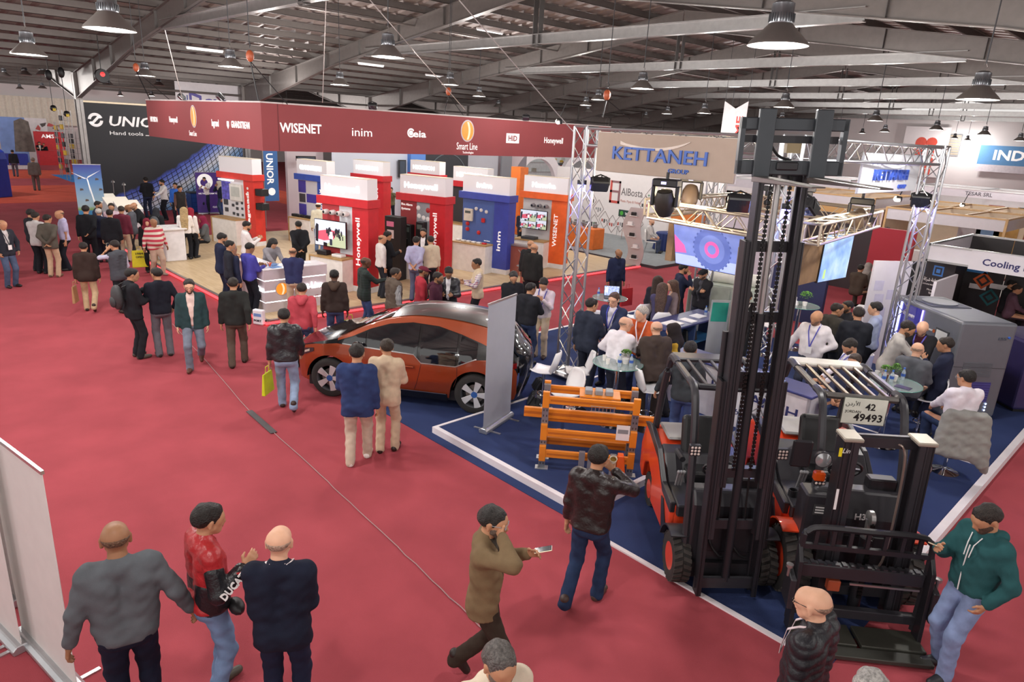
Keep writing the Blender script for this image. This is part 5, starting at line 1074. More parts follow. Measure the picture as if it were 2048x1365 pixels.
# compressor cabinets
def cabinet():
    r = thing('compressor_cabinet', 'tall grey compressor cabinet with violet lit front at the right', 'machine', (-2.75, 13.45, PZ), math.radians(48)); g = M('#6e7178', .4, .3, var=.03); W_, D, H_ = 1.0, 2.05, 1.8
    box('cabinet_body', g, (0, W_, 0, D, .06, H_), r, bevel=.05, seg=3); box('plinth', DGREY, (.05, W_-.05, .05, D-.05, 0, .06), r)
    box('roof_grille', M('#4a4d58', .5), (.12, W_-.12, 1.05, 1.85, H_, H_+.012), r); MB().lathe([(.3, 0), (.3, .02), (.27, .02)], 28, (W_/2, 1.42, H_+.01)).build('fan_ring', g, r, smooth=True)
    vt = box('air_vent', M('#332f6a', .4, emit=.15), (.28, .78, -.006, 0, .35, .72), r)
    for i in range(8): box('vent_slat', M('#4c4a8a', .4), (.28, .78, -.014, -.006, .36+i*.045, .375+i*.045), vt)
    for i in range(9): box('louvre', M('#5d6067', .5), (.2, .72, -.01, 0, .82+i*.03, .835+i*.03), r)
    box('panel_seam', DGREY, (.03, W_-.03, -.003, 0, .98, .99), r)
    wd = box('display_window', M('#2f2c78', .1, emit=.5, coat=1.), (-.006, 0, 1.1, 1.75, .8, 1.72), r); box('window_led', M('#9aa0ff', .3, emit=7, var=0), (-.02, -.006, 1.74, 1.78, .4, 1.72), r); box('window_led', M('#8f7dff', .3, emit=4, var=0), (-.02, -.006, 1.06, 1.09, .9, 1.72), r)
    text('KETTANEH', wd, (-.008, 1.65, 1.5), ((0, -1, 0), (0, 0, 1)), .06, WHITE, w=.35)
    pn = box('control_panel', M('#cfd2d2', .4), (-.02, 0, .28, .58, 1.25, 1.5), r); box('panel_frame', DGREY, (-.015, 0, .25, .61, 1.22, 1.53), pn)
    text('compressor', r, (-.004, 1.0, 1.42), ((0, -1, 0), (0, 0, 1)), .05, WHITE, w=.3); MB().lathe([(.035, -.01), (0, -.01)], 12, (0, .66, 1.44), 'x').build('round_logo', M('#d06a2a', .4), r)
    for i in range(3): MB().lathe([(.016, -.015), (0, -.016)], 10, (.78, 0, .2+.06*i), 'y').build('status_light', M('#bcd0ff', .3, emit=5), r)
    MB().lathe([(.02, -.02), (.02, 0)], 10, (.88, 0, 1.55), 'y').build('key_switch', M('#2f62c0', .4), r)
    text('E55', r, (.7, -.002, 1.5), YN, .05, M('#4a5260', .5), w=.14)
    return r
cabinet()
r = thing('compressor_cabinet', 'dark violet machine cabinet at the right edge of the photo', 'machine', (-1.95, 15.0, PZ), math.radians(48)); box('cabinet_body', M('#3b3560', .4, .2), (0, 1.1, 0, 1.3, .05, 1.35), r, bevel=.05, seg=2); box('plinth', BLACK, (.05, 1.05, .05, 1.25, 0, .05), r); MB().tube((.3, -.03, .4), (.3, -.03, .9), .02, 8).build('door_handle', BLACK, r); box('gauge_box', DGREY, (.1, .3, -.06, 0, .7, .95), r, bevel=.01)
# white shelf and white standing panel at the rear
sh_ = thing('cube_shelf', 'white cube shelf with four compartments behind the talking men', 'shelf', (-5.7, 16.9, 0), math.radians(10)); w = M('#eceaee', .5, var=.01)
for x in (0, .5, 1.0): box('side_panel', w, (x, x+.04, 0, .4, 0, 1.05), sh_)
for z in (0, .5, 1.01): box('board', w, (0, 1.04, 0, .4, z, z+.04), sh_)
box('back_panel', w, (0, 1.04, .38, .4, 0, 1.05), sh_)
wb = thing('white_bin', 'white round bin behind the man in the light blue shirt', 'bin', (-4.55, 14.7, PZ)); MB().lathe([(.15, 0), (.17, .5), (.155, .5), (.14, .02), (0, .02)], 20).build('bin_wall', w, wb, smooth=True)
pnl = thing('leaning_board', 'tall white display panel with pale squares leaning beside the right truss tower', 'panel', (-4.85, 16.2, 0), math.radians(55)); box('board', M('#d5d4de', .5, var=.02), (-.45, .45, -.03, .03, 0, 2.35), pnl); box('rear_board', BLACK, (.2, .8, .03, .08, 0, 2.35), pnl)
for i, (x, z) in enumerate(((-.3, 1.4), (-.02, 1.5), (-.2, 1.1), (.12, 1.2), (-.36, 1.7))): box('pale_square', M('#c3c2da', .5), (x, x+.22, -.034, -.03, z, z+.22), pnl)
ORD = ('first', 'second', 'third', 'fourth', 'fifth', 'sixth', 'seventh', 'eighth', 'ninth')
# ------------------------------------------------------------------ red stand: fascia, desk, display towers
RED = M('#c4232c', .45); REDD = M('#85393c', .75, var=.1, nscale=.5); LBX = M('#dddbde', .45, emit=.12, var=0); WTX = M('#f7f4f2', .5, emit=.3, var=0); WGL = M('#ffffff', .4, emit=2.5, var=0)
fa = thing('fascia_banner', 'long red fabric fascia with white brand lettering over the wooden floor stand', 'sign')
FZ0, FZ1, FX, FYY = 3.93, 4.9, -14.55, 6.55
box('fascia_side', REDD, (-22, FX, FYY, FYY+.05, FZ0, FZ1), fa); box('fascia_front', REDD, (FX-.05, FX, FYY+.05, 18.2, FZ0, FZ1), fa)
for b in ((-22, FX, FYY-.01, FYY+.06, FZ1, FZ1+.03), (FX-.06, FX+.01, FYY, 18.2, FZ1, FZ1+.03)): box('top_rail', M('#b9b0ae', .5), b, fa)
box('corner_seam', M('#5f2024', .7), (FX, FX+.004, FYY+.36, FYY+.38, FZ0, FZ1), fa)
def ftext(s, px, py, h, side, w=None, **k):
    p = PY(px, py, FYY) if side == 0 else PX(px, py, FX); text(s, fa, p, YN if side == 0 else XP, h, WTX, w=w, ext=.002, **k)
ftext('HIKVISION', 301, 243, .14, 0, .62, bold=.02); ftext('Honeywell', 339, 244, .15, 0, .62, bold=.02); ftext('legrand', 424, 252, .16, 0, .42, bold=.02); ftext('GRANDSTREAM', 463, 255, .15, 0, .98, bold=.02); ftext('Smart Line', 379, 271, .13, 0, .5)
ftext('WISENET', 560, 264, .2, 1, .98, bold=.02); ftext('inim', 704, 272, .2, 1, .54); ftext('eia', 826, 274, .17, 1, .4, bold=.02); ftext('Smart Line', 913, 299, .19, 1, .72); ftext('Technologies', 925, 307, .06, 1, .38); ftext('Honeywell', 1088, 286, .17, 1, .82, bold=.015)
def hid(px, py):
    p = PX(px, py, FX); pl = box('logo_box', WTX, (FX, FX+.004, p[1], p[1]+.5, p[2], p[2]+.26), fa); text('HID', fa, (FX+.004, p[1]+.08, p[2]+.06), XP, .15, REDD, w=.34, ext=.002, bold=.03)
hid(1012, 286)
def orb(parent, c, uv, rx, ry, s='orb_logo', em=.2):
    o = poly(s, arc(0, 0, rx, 0, 2*PI, 26, ry)[:-1], uv, c, .004, M('#b9b0b4', .4), parent); n = Vector(uv[0]).cross(Vector(uv[1])); c2 = Vector(c)+n*.004
    poly('orb_face', arc(0, 0, rx*.86, 0, 2*PI, 26, ry*.88)[:-1], uv, c2, .003, M('#e08a2a', .4, emit=em), o); k = [(rx*.25*math.sin(t*3.1), ry*(.8-1.6*t/1.0)) for t in [i/14 for i in range(15)]]
    poly('orb_wave', [(a-rx*.12, b) for a, b in k]+[(a+rx*.16, b) for a, b in k[::-1]], uv, c2+n*.003, .002, M('#f3d9b0', .4, emit=em), o); return o
p = PY(387, 233, FYY); orb(fa, (p[0], FYY, p[2]), YN, .2, .27); p = PX(935, 262, FX); orb(fa, (FX, p[1], p[2]), XP, .23, .28)
pp = PX(822, 266, FX); poly('round_logo', arc(0, 0, .11, .6, 2*PI-.6, 18)+arc(0, 0, .075, 2*PI-.6, .6, 18), XP, (FX, pp[1], pp[2]), .003, WTX, fa); poly('crown_logo', arc(0, 0, .06, 0, 2*PI, 12)[:-1], XP, (FX, pp[1], pp[2]), .003, WTX, fa)
pp = PY(456, 250, FYY); poly('shield_logo', [(-.06, .08), (.06, .08), (.06, -.02), (0, -.09), (-.06, -.02)], YN, (pp[0], FYY, pp[2]), .003, WTX, fa)
# flood lights on the fascia, chains and slings that carry it
for i, (x, y) in enumerate(((362, 200), (745, 213), (1052, 237), (440, 202))):
    P_ = PX(x, y, FX+.1) if i in (1, 2) else PY(x, y, FYY-.1); fo_ = flood('black flood light on top of the red fascia, %s' % ('above its side logo', 'above the round seal lettering', 'right of the orb logo', 'above the green stream lettering')[i], (P_[0], P_[1], FZ1+.1), .8 if i in (1, 2) else 0, .8); fo_.scale = (.6, .6, .6)
def hoist(lab, top, bot, col='#a5502f'):
    r = thing('chain_hoist', lab, 'hoist', top, 0, 'chain hoists carrying the fascia'); MB().ball((0, 0, 0), .09, .08, .12, 10, 7).build('motor', M(col, .5), r, smooth=True)
    MB().path([(0, 0, .16), (.04, 0, .22), (0, 0, .28)], .012, 5).tube((0, 0, .25), (0, 0, rz_(top[0])-top[2]), .01, 5).build('hook', DGREY, r); b = Vector(bot)-Vector(top); MB().tube((0, 0, -.1), b, .014, 5).build('sling', BLACK, r); MB().tube((0, 0, -.1), b+Vector((.5, .4, .0)), .010, 5).build('second_sling', BLACK, r)
hoist('orange chain hoist above the left end of the red fascia', PY(272, 135, FYY), (-21.6, FYY, FZ1)); hoist('orange chain hoist above the corner of the red fascia', PY(500, 112, FYY), (FX-.3, FYY+.1, FZ1)); hoist('orange chain hoist behind the round seal lettering', PX(897, 183, -17), (-16.5, 12.9, 4.9)); hoist('orange chain hoist left of the brown sign', PD(1214, 190, 16), PD(1205, 235, 16))
for i, (a, b, d0, d1, lab) in enumerate((((740, 0), (930, 220), 10, 15, 'thin steel wire rope slanting down to the red fascia middle'), ((918, 0), (1150, 268), 9, 13.5, 'thin steel wire rope ending at the left truss tower'), ((652, 0), (645, 205), 11, 14, 'vertical wire above the corner of the red fascia'), ((330, 60), (365, 200), 14, 17, 'wire rope above the white banner'))):
    tag(MB().tube(PD(*a, d0), PD(*b, d1), .008, 5).build('wire_rope', M('#a39c98', .5)), lab, 'wire')
for x, y in ((-20.3, 5.2), (-16.6, 5.2), (-13.3, 13.4)):   # added point lights without fixtures, hung before the fascia to brighten its cloth
    l = bpy.data.lights.new('fascia_fill', 'POINT'); l.energy = 55; l.color = (1, .95, .92); l.shadow_soft_size = .1; o = link(bpy.data.objects.new('fascia_fill', l)); o.location = (x, y, 5.3)
# reception desk
TZ = .10
dk = thing('reception_desk', 'white layered reception desk with glowing strips and an orb logo', 'desk', (-15.52, 6.85, TZ), 0); DWM = M('#cfc5cb', .4, var=.03)
for i in range(4):
    z0, z1 = i*.265, i*.265+.235; o_ = .02 if i % 2 else 0
    box('desk_layer', DWM, (-.55-o_, o_, -o_, 1.62+o_, z0, z1), dk)
    if i < 3: box('glow_strip', M('#ffffff', .4, emit=2.2, var=0), (-.53, -.01, .01, 1.61, z1, z1+.03), dk)
box('desk_top', M('#e6e3e6', .3), (-.57, .03, -.02, 1.65, 1.03, 1.06), dk, bevel=.006); box('desk_wing', DWM, (-1.5, -.55, -.0, .5, 0, 1.03), dk); box('wing_top', M('#e6e3e6', .3), (-1.52, -.57, -.02, .52, 1.03, 1.06), dk)
orb(dk, (.022, .42, .55), XP, .17, .17, em=.6); text('Smart Line', dk, (.022, .66, .48), XP, .17, WGL, w=.86, ext=.006, bold=.01); text('Line', dk, (-.3, -.02, .5), YN, .13, WGL, w=.26, ext=.005); text('IT', dk, (.022, 1.3, .22), XP, .08, M('#b0685c', .5), w=.08)
random.seed(8)
for i in range(9):
    x, y = -15.52+random.uniform(-.45, -.15), 6.85+random.uniform(.1, 1.3); c = ('#eef0f4', '#dfe4ee', '#5b82b8', '#f4f4f4', '#e9e2dc')[i % 5]
    o = box('brochure', M(c, .5), (-.1, .1, -.14, .14, 0, .006+.002*i)); o.location = (x, y, TZ+1.06); o.rotation_euler = (0, 0, random.uniform(-.6, .6)); tag(o, '%s loose brochure among the papers on the layered white desk' % ORD[i], 'brochure', 'brochures on the layered desk')
fl = thing('desk_flower', 'orange paper flower on the layered white desk', 'decoration', (-15.75, 7.1, TZ+1.07))
for k in range(5): a = 2*PI*k/5; MB().hexa([(0, 0, 0), (.01, 0, 0), (.01, .01, 0), (0, .01, 0), (.05*math.cos(a)-.02, .05*math.sin(a), .1), (.05*math.cos(a)+.02, .05*math.sin(a), .1), (.05*math.cos(a)+.02, .05*math.sin(a)+.01, .1), (.05*math.cos(a)-.02, .05*math.sin(a)+.01, .1)]).build('petal', M('#e8622a', .5), fl)
sgb = thing('sack', 'white printed paper sack leaning at the desk foot', 'sack', (-15.0, 6.45, 0), .5); box('sack_body', M('#e3e4ea', .6), (-.14, .14, -.06, .06, 0, .36), sgb, bevel=.03, seg=2); text('PORT', sgb, (-.1, -.062, .08), YN, .05, M('#333842', .5), w=.2, bold=.02); box('blue_print', M('#6f93cc', .5), (-.1, .1, -.063, -.06, .2, .27), sgb)
# display towers
def tower(lab, cpx, col, name, pil, box_txt, colp=None, w=1.85, h=2.55, screen_=None, counter=True, ang=17, panel='#d9d7db', eq=None):
    P_ = G(cpx[0], cpx[1], 2.65); a = math.radians(ang); r = thing('display_tower', lab, 'display', (P_[0], P_[1], TZ), a, 'product display towers'); cm = M(col, .42)
    # local x: leftwards negative from the front right shelf corner, y: into the tower
    box('colour_band', cm, (-w, 0, 0, .52, 2.33, 2.55), r, bevel=.004); box('light_box', LBX, (-w+.12, -.06, .06, .46, 2.55, 3.08), r); box('light_box_lid', M('#e0d2bb', .5), (-w+.12, -.06, .06, .46, 3.08, 3.095), r)
    box('pillar', cm, (-.62, -.06, .08, .50, .16, 2.33), r); box('pillar_foot', M('#e4e2e3', .5), (-.62, -.06, .08, .50, 0, .16), r)
    bp = box('back_panel', M(panel, .5, var=.03), (-w+.1, -.62, .12, .22, .0, 2.33), r)
    if counter:
        c = box('counter', M('#e9e5e1', .45), (-w+.05, -.62, -.34, .12, 0, .90), r); box('counter_top', WOOD, (-w+.02, -.60, -.37, .12, .90, .94), c); box('counter_edge', WOOD, (-w+.02, -w+.05, -.37, .12, 0, .90), c)
    if pil: text(pil, r, (-.36+(.0 if len(pil) > 5 else .03), .08, .75), ((0, 0, 1), (-1, 0, 0)), .15, WTX, w=min(.16*len(pil), 1.3), ext=.004, bold=.015)
    if box_txt: text(box_txt, r, (-w/2-.03, .06, 2.72), YN, .17, WGL, w=min(.15*len(box_txt), w*.66), ext=.006, bold=.02, align='CENTER')
    return r
def dots(r, pts, name, mat, rad=.06, y=.12, t=.05):
    for x, z in pts: MB().lathe([(rad, 0), (rad*.95, -t*.6), (rad*.5, -t), (0, -t)], 14, (x, y, z), 'y').build(name, mat, r, smooth=True)
def cams(r, xs, z, mat):
    for x in xs:
        c = MB().lathe([(.05, 0), (.075, -.06), (.07, -.16), (.045, -.2), (0, -.2)], 14, (x, .1, z), 'y').build('camera_dome', mat, r, smooth=True); MB().lathe([(.04, -.2), (0, -.215)], 12, (x, .1, z), 'y').build('camera_lens', BLKG, c, smooth=True)
CAMW = M('#e3e2e0', .4)
SB = lambda c: M(c, .3, emit=.6, var=.05)
def hall_picture(par, x0, x1, z0, z1, y, seed=1, n=26):
    w_, h_ = x1-x0, z1-z0; pt = lambda q: [(x0+a*w_, z0+b*h_) for a, b in q]
    box('tv_picture', SB('#c3cad8'), (x0, x1, y-.002, y, z0, z1), par); poly('red_floor', pt([(0, .25), (.1, .55), (.45, .66), (.75, .62), (.62, .3), (.3, .2)]), YN, (0, y-.002, 0), .001, SB('#c25468'), par); poly('pale_floor', pt([(.3, 0), (.62, .3), (.75, .62), (1, .5), (1, 0)]), YN, (0, y-.003, 0), .001, SB('#aab596'), par)
    random.seed(seed); mb = MB()
    for i in range(n):
        a, b = random.uniform(.38, .97), random.uniform(.45, .75); s = random.uniform(.014, .026); mb.prism([(x0+(a-s)*w_, z0+(b-.16)*h_), (x0+(a+s)*w_, z0+(b-.16)*h_), (x0+(a+s)*w_, z0+b*h_), (x0+(a-s)*w_, z0+b*h_)], y-.005-.0002*i, y-.003, 'y')
    mb.build('crowd_picture', SB('#23252c'), par)['kind'] = 'stuff'
    for q, c in (([(.49, .05), (.57, .05), (.57, .3), (.49, .3)], '#2a2f40'), ([(.46, .3), (.6, .3), (.58, .58), (.48, .58)], '#e6e6ea'), ([(.02, .15), (.1, .12), (.13, .8), (.06, .85), (.02, .7)], '#1c1e26'), ([(.28, 0), (.4, 0), (.4, .12), (.28, .14)], '#15171c')): poly('figure_picture', pt(q), YN, (0, y-.008, 0), .001, SB(c), par)
t = tower('red tower with a large screen showing the hall, beside the reception desk', (735.4, 402), '#c4232c', '', 'Honeywell', 'Honeywell', panel='#b83a40')
tv = box('tv_bezel', BLKG, (-1.82, -.66, -.13, -.08, 1.18, 1.92), t, bevel=.004); hall_picture(tv, -1.80, -.68, 1.2, 1.9, -.13); cams(t, (-1.5, -1.25, -1.0, -.78), 2.12, CAMW); box('white_panel', M('#d0d0d4', .5), (-1.1, -.62, .1, .12, 1.0, 2.33), t)
for x, n_, m_ in ((-1.5, 'camera_bag', BLACK), (-.95, 'white_box', CAMW)): o = box(n_, m_, (-.18, .18, -.11, .11, 0, .13 if n_ == 'camera_bag' else .08), bevel=.02); o.matrix_world = Matrix.Translation(t.location) @ Matrix.Rotation(t.rotation_euler.z, 4, 'Z') @ Matrix.Translation((x, -.12, .94)); tag(o, 'black camera bag on the counter under the large screen' if n_ == 'camera_bag' else 'white box on the counter under the large screen', 'bag' if n_ == 'camera_bag' else 'box')
t = tower('red tower with fire alarm devices and black control boxes', (891.3, 395.4), '#c4232c', '', 'Honeywell', 'Honeywell', panel='#8f2a2f'); box('grey_panel', M('#8d9096', .5), (-1.12, -.62, .1, .12, 1.0, 2.33), t); text('Fire Alarm', t, (-1.72, .12, 2.17), YN, .07, WTX, w=.42, bold=.02); text('Systems', t, (-1.72, .12, 2.04), YN, .07, WTX, w=.34, bold=.02)
dots(t, [(-1.06, 2.14), (-1.03, 1.9), (-.86, 1.86), (-.70, 1.84)], 'smoke_detector', CAMW, .075); dots(t, [(-.70, 2.1)], 'alarm_sounder', M('#a8242b', .4), .08)
for x0, x1, z0, z1 in ((-1.0, -.72, 1.22, 1.75), (-1.62, -1.2, .98, 1.62)): b_ = box('control_box', BLACK, (x0, x1, -.1, .1, z0, z1), t, bevel=.01); box('display', M('#55605c', .3), (x0+.05, x1-.05, -.105, -.1, z1-.22, z1-.08), b_)
box('paper_sheet', WHITE, (-1.56, -1.36, -.105, -.1, 1.1, 1.22), t); box('monitor', BLKG, (-1.6, -1.15, -.3, -.26, .95, 1.24), t, bevel=.01); box('keypad', CAMW, (-.98, -.9, .06, .12, 1.02, 1.22), t)
t = tower('blue tower with white and red alarm devices and a white counter', (1019.7, 392.8), '#3a4aa6', '', 'inim', 'inim', panel='#4a66a8', w=2.0, ang=14); dots(t, [(-1.35, 2.02), (-1.15, 1.99), (-.94, 1.96)], 'smoke_detector', CAMW, .06); dots(t, [(-1.68, 1.5), (-1.68, 1.32), (-1.22, 1.25)], 'alarm_sounder', M('#c0252c', .35), .07); box('call_point', M('#c0252c', .4), (-1.12, -.98, .08, .12, 1.6, 1.74), t, bevel=.01)
cb = box('control_box', M('#d9d4c6', .45), (-1.8, -1.46, .03, .12, 1.6, 2.0), t, bevel=.01); box('display', M('#5a605c', .3), (-1.74, -1.52, .025, .03, 1.85, 1.93), cb); text('smart detection', t, (-1.0, .12, 1.0), YN, .04, WTX, w=.24)
for i in range(6): o = box('device_sample', CAMW if i < 5 else M('#c0252c', .4), (-.07, .07, -.06, .06, 0, .05), bevel=.01); o.matrix_world = Matrix.Translation(t.location) @ Matrix.Rotation(t.rotation_euler.z, 4, 'Z') @ Matrix.Translation((-1.85+.21*i, -.15, .94)); tag(o, '%s small white device from the left on the blue tower counter' % ORD[i] if i < 5 else 'red device at the right end of the blue tower counter', 'device', 'devices on the blue tower counter' if i < 5 else None)
t = tower('orange tower with a screen split into camera views', (1136, 391), '#e8642a', '', 'WISENET', 'Hanwha', panel='#c9c6c6'); tv = box('tv_bezel', BLKG, (-1.72, -.66, -.13, -.08, 1.3, 1.95), t, bevel=.004); [hall_picture(tv, -1.70+dx*1.02, -1.70+dx*1.02+w_*1.02, z_, z_+h_, -.13, 5+i, 12) for i, (dx, z_, w_, h_) in enumerate(((0, 1.56, .6, .37), (.61, 1.63, .39, .3), (0, 1.32, .3, .23), (.31, 1.32, .29, .23), (.61, 1.32, .39, .3)))]
cams(t, (-1.3, -1.05, -.8), 2.1, M('#8d8d92', .4)); o = box('recorder', DGREY, (-.26, .26, -.16, .16, 0, .09), bevel=.006); o.matrix_world = Matrix.Translation(t.location) @ Matrix.Rotation(t.rotation_euler.z, 4, 'Z') @ Matrix.Translation((-1.3, -.12, .94)); tag(o, 'flat grey recorder on the counter of the orange tower', 'recorder')
t = tower('red tower with intercom panels and a column of white buttons', (504.2, 350.5), '#cf3328', '', 'legrand', '', w=2.05, ang=14)
for x, z, s in ((-1.85, 1.35, .2), (-1.8, 1.1, .15), (-1.38, 1.32, .1), (-1.15, 1.4, .1), (-1.15, 1.22, .1), (-1.36, 1.02, .1), (-1.14, 1.0, .1), (-.85, 1.45, .08), (-.85, 1.25, .08), (-.85, 1.02, .08)): box('wall_device', DGREY, (x, x+s*1.2, .09, .12, z, z+s), t, bevel=.005)
box('blue_print', M('#5a56b8', .5, var=.5, nscale=9), (-1.93, -1.42, .11, .12, 1.55, 2.2), t); fr_ = box('wiring_cabinet', M('#dcdad4', .45), (-1.4, -.72, .04, .12, 1.55, 2.15), t, bevel=.01); box('cabinet_cutout', M('#b9bcb6', .5), (-1.3, -.82, .035, .04, 1.7, 2.05), fr_); dots(t, [(-.4, 2.05-.16*i) for i in range(6)], 'round_button', CAMW, .05, .08, .02)
for z in (1.95, 1.45): box('side_speaker', BLACK, (-.06, .32, .12, .42, z-.12, z+.12), t, bevel=.01)
box('strip_lamp', M('#ffffff', .4, emit=1.2), (-1.8, -.95, -.12, -.06, 2.26, 2.31), t)
t = tower('blue banded tower with telephones on its white counter', (653, 354), '#2f52b4', '', 'GRANDSTREAM', 'GRANDSTREAM', panel='#cfd0d8', ang=12)
for x0, x1, z0, z1, c in ((-1.74, -1.32, 1.85, 2.3, '#4338a0'), (-1.28, -.64, 1.5, 1.82, '#4338a0'), (-1.74, -1.32, 1.0, 1.42, '#4338a0'), (-1.7, -1.36, 1.48, 1.8, '#3a3a40')): box('print_tile', M(c, .5), (x0, x1, .11, .12, z0, z1), t)
for i in range(4): o = box('desk_phone', BLACK, (-.12, .12, -.1, .1, 0, .1), bevel=.02); o.matrix_world = Matrix.Translation(t.location) @ Matrix.Rotation(t.rotation_euler.z, 4, 'Z') @ Matrix.Translation((-1.7+.28*i, -.12, .94)); tag(o, '%s black desk telephone from the left on the blue banded tower' % ORD[i], 'telephone', 'desk telephones')
tower('red tower with a dark vertical lettering behind the screen tower', (766, 353), '#c4232c', '', 'HIKVISION', 'HIKVISION', ang=12); tower('small distant red banded tower behind the fire alarm tower', (879, 351), '#c4232c', '', '', 'HIKVISION', ang=12, counter=False); tower('red banded tower hidden behind the blue alarm tower', (975, 368), '#c4232c', '', '', 'HIKVISION', ang=12, panel='#2c2a2e')
bl = thing('bollard_lamp', 'small white topped lamp bollard between the blue and orange towers', 'bollard', G(1044, 570, .1)); MB().tube((0, 0, 0), (0, 0, .62), .07, 12).build('post', M('#9c4a44', .5), bl, smooth=True); MB().lathe([(.1, .6), (.1, .85), (.05, .95), (0, .96)], 16).build('lamp_head', CAMW, bl, smooth=True); MB().lathe([(.2, .58), (.2, .6)], 16).build('shelf_ring', GALV, bl)
gt = thing('turnstile_gate', 'brown and steel turnstile gate between the blue and orange towers', 'gate', G(1040, 552, .1), .3); box('gate_body', M('#8a4a40', .4), (-.5, .3, 0, .25, 0, .95), gt, bevel=.02); box('gate_top', GALV, (-.52, .32, -.02, .27, .95, 1.0), gt); MB().path([(-.1, -.02, .85), (.05, -.02, .7), (.05, -.02, .4), (-.1, -.02, .2)], .012, 6).build('steel_curve', GALV, gt)
kb = thing('exhibit_cabinet', 'black cabinet with small screens left of the fire alarm tower', 'cabinet', G(790, 560, .1), .3); box('cabinet_body', BLACK, (-.4, .2, 0, .3, 0, 1.9), kb, bevel=.01); box('red_display', M('#c46a86', .3, emit=.3), (-.32, -.05, -.005, 0, 1.6, 1.75), kb); box('paper_sheet', WHITE, (-.3, -.05, -.005, 0, 1.25, 1.5), kb)
wc = thing('information_counter', 'rounded white information counter at the left end of the wooden floor', 'counter', G(345, 518, .1), 0); MB().prism([(-.45, -.3), (.0, -.42), (.45, -.3), (.45, .3), (-.45, .3)], 0, 1.0).build('counter_body', M('#eceaee', .35), wc, bevel=.03, seg=2); box('counter_top', WHITE, (-.5, .55, -.42, .35, 1.0, 1.03), wc)
for i in range(3): o = box('paper', WHITE, (-.1, .1, -.14, .14, 0, .008)); o.location = Vector(G(345, 518, .1))+Vector((-.25+.25*i, 0, 1.032)); tag(o, ('white paper left', 'white paper middle', 'pink edged paper')[i]+' on the rounded white counter', 'paper')
# ------------------------------------------------------------------ black tool wall at the far left
def unior(nt, co):
    s = nd(nt, 'ShaderNodeSeparateXYZ', {0: co}); y, z = s.outputs[1], s.outputs[2]
    k = nd(nt, 'ShaderNodeMath', {0: nd(nt, 'ShaderNodeMath', {0: y, 1: y}, operation='MULTIPLY').outputs[0], 1: .05}, operation='MULTIPLY').outputs[0]      # curved band edge
    e = nd(nt, 'ShaderNodeMath', {0: nd(nt, 'ShaderNodeMath', {0: k, 1: .5}, operation='ADD').outputs[0], 1: nd(nt, 'ShaderNodeMath', {0: y, 1: .25}, operation='MULTIPLY').outputs[0]}, operation='ADD').outputs[0]
    d = nd(nt, 'ShaderNodeMath', {0: e, 1: z}, operation='SUBTRACT').outputs[0]
    m = nd(nt, 'ShaderNodeMapRange', {'Value': d, 'From Min': -.2, 'From Max': 2.6}).outputs[0]
    n = nd(nt, 'ShaderNodeTexNoise', {'Vector': co, 'Scale': 2.0, 'Detail': 3}).outputs['Fac']; m2 = nd(nt, 'ShaderNodeMath', {0: m, 1: nd(nt, 'ShaderNodeMath', {0: n, 1: .12}, operation='MULTIPLY').outputs[0]}, operation='ADD').outputs[0]
    c = ramp(nt, m2, [(.0, '#25262d'), (.13, '#25262d'), (.19, '#4a5fc8'), (.36, '#8ea4ea'), (.52, '#eef1f7'), (.72, '#8fb9e4'), (1., '#3a62b8')])
    mp = nd(nt, 'ShaderNodeMapping', {'Vector': nd(nt, 'ShaderNodeCombineXYZ', {0: nd(nt, 'ShaderNodeMath', {0: y, 1: nd(nt, 'ShaderNodeMath', {0: z, 1: .25}, operation='MULTIPLY').outputs[0]}, operation='ADD').outputs[0], 1: d, 2: 0.}).outputs[0], 'Scale': (3.8, 3.8, 1)}).outputs[0]
    b = nd(nt, 'ShaderNodeTexBrick', {'Vector': mp, 'Color1': (1, 1, 1, 1), 'Color2': (.85, .85, .9, 1), 'Mortar': (.03, .03, .04, 1), 'Scale': 1., 'Mortar Size': .07, 'Brick Width': 1., 'Row Height': .8}, offset=0.).outputs[0]
    g = ramp(nt, m, [(.0, '#ffffff'), (.08, '#ffffff'), (.14, '#000000')]); b2 = nd(nt, 'ShaderNodeMixRGB', {0: g, 1: b, 2: (1, 1, 1, 1)}).outputs[0]
    return nd(nt, 'ShaderNodeMixRGB', {0: 1., 1: c, 2: b2}, blend_type='MULTIPLY').outputs[0]
uw = thing('tool_wall', 'tall black exhibition wall with a blue mosaic sweep and white tool brand', 'wall panel', (-36.3, 8.15, 0)); box('wall_board', nodemat('mosaic', unior, .5), (-.1, 0, 0, 7.2, 0, 4.85), uw); box('top_light_rail', M('#d9c7a8', .4, emit=.5), (-.02, .1, 0, 7.2, 4.85, 4.92), uw)
text('UNIOR', uw, (0, 1.02, 3.9), XP, .44, WTX, w=2.35, ext=.005, bold=.02, shear=.18); text('Hand tools', uw, (0, 1.0, 3.5), XP, .17, WTX, w=1.4, ext=.004); box('underline', WTX, (0, .01, 2.5, 4.2, 3.5, 3.53), uw)
for s in (0, 1): poly('ring_logo', arc(0, 0, .3, .35+PI*s, PI-.1+PI*s, 14)+arc(0, 0, .18, PI-.1+PI*s, .35+PI*s, 14), XP, (0, .48, 4.12), .005, WTX, uw)
poly('ring_link', [(-.22, -.16), (-.08, -.16), (.22, .16), (.08, .16)], XP, (0, .48, 4.12), .005, WTX, uw)
wk = M('#2a4fa0', .45)
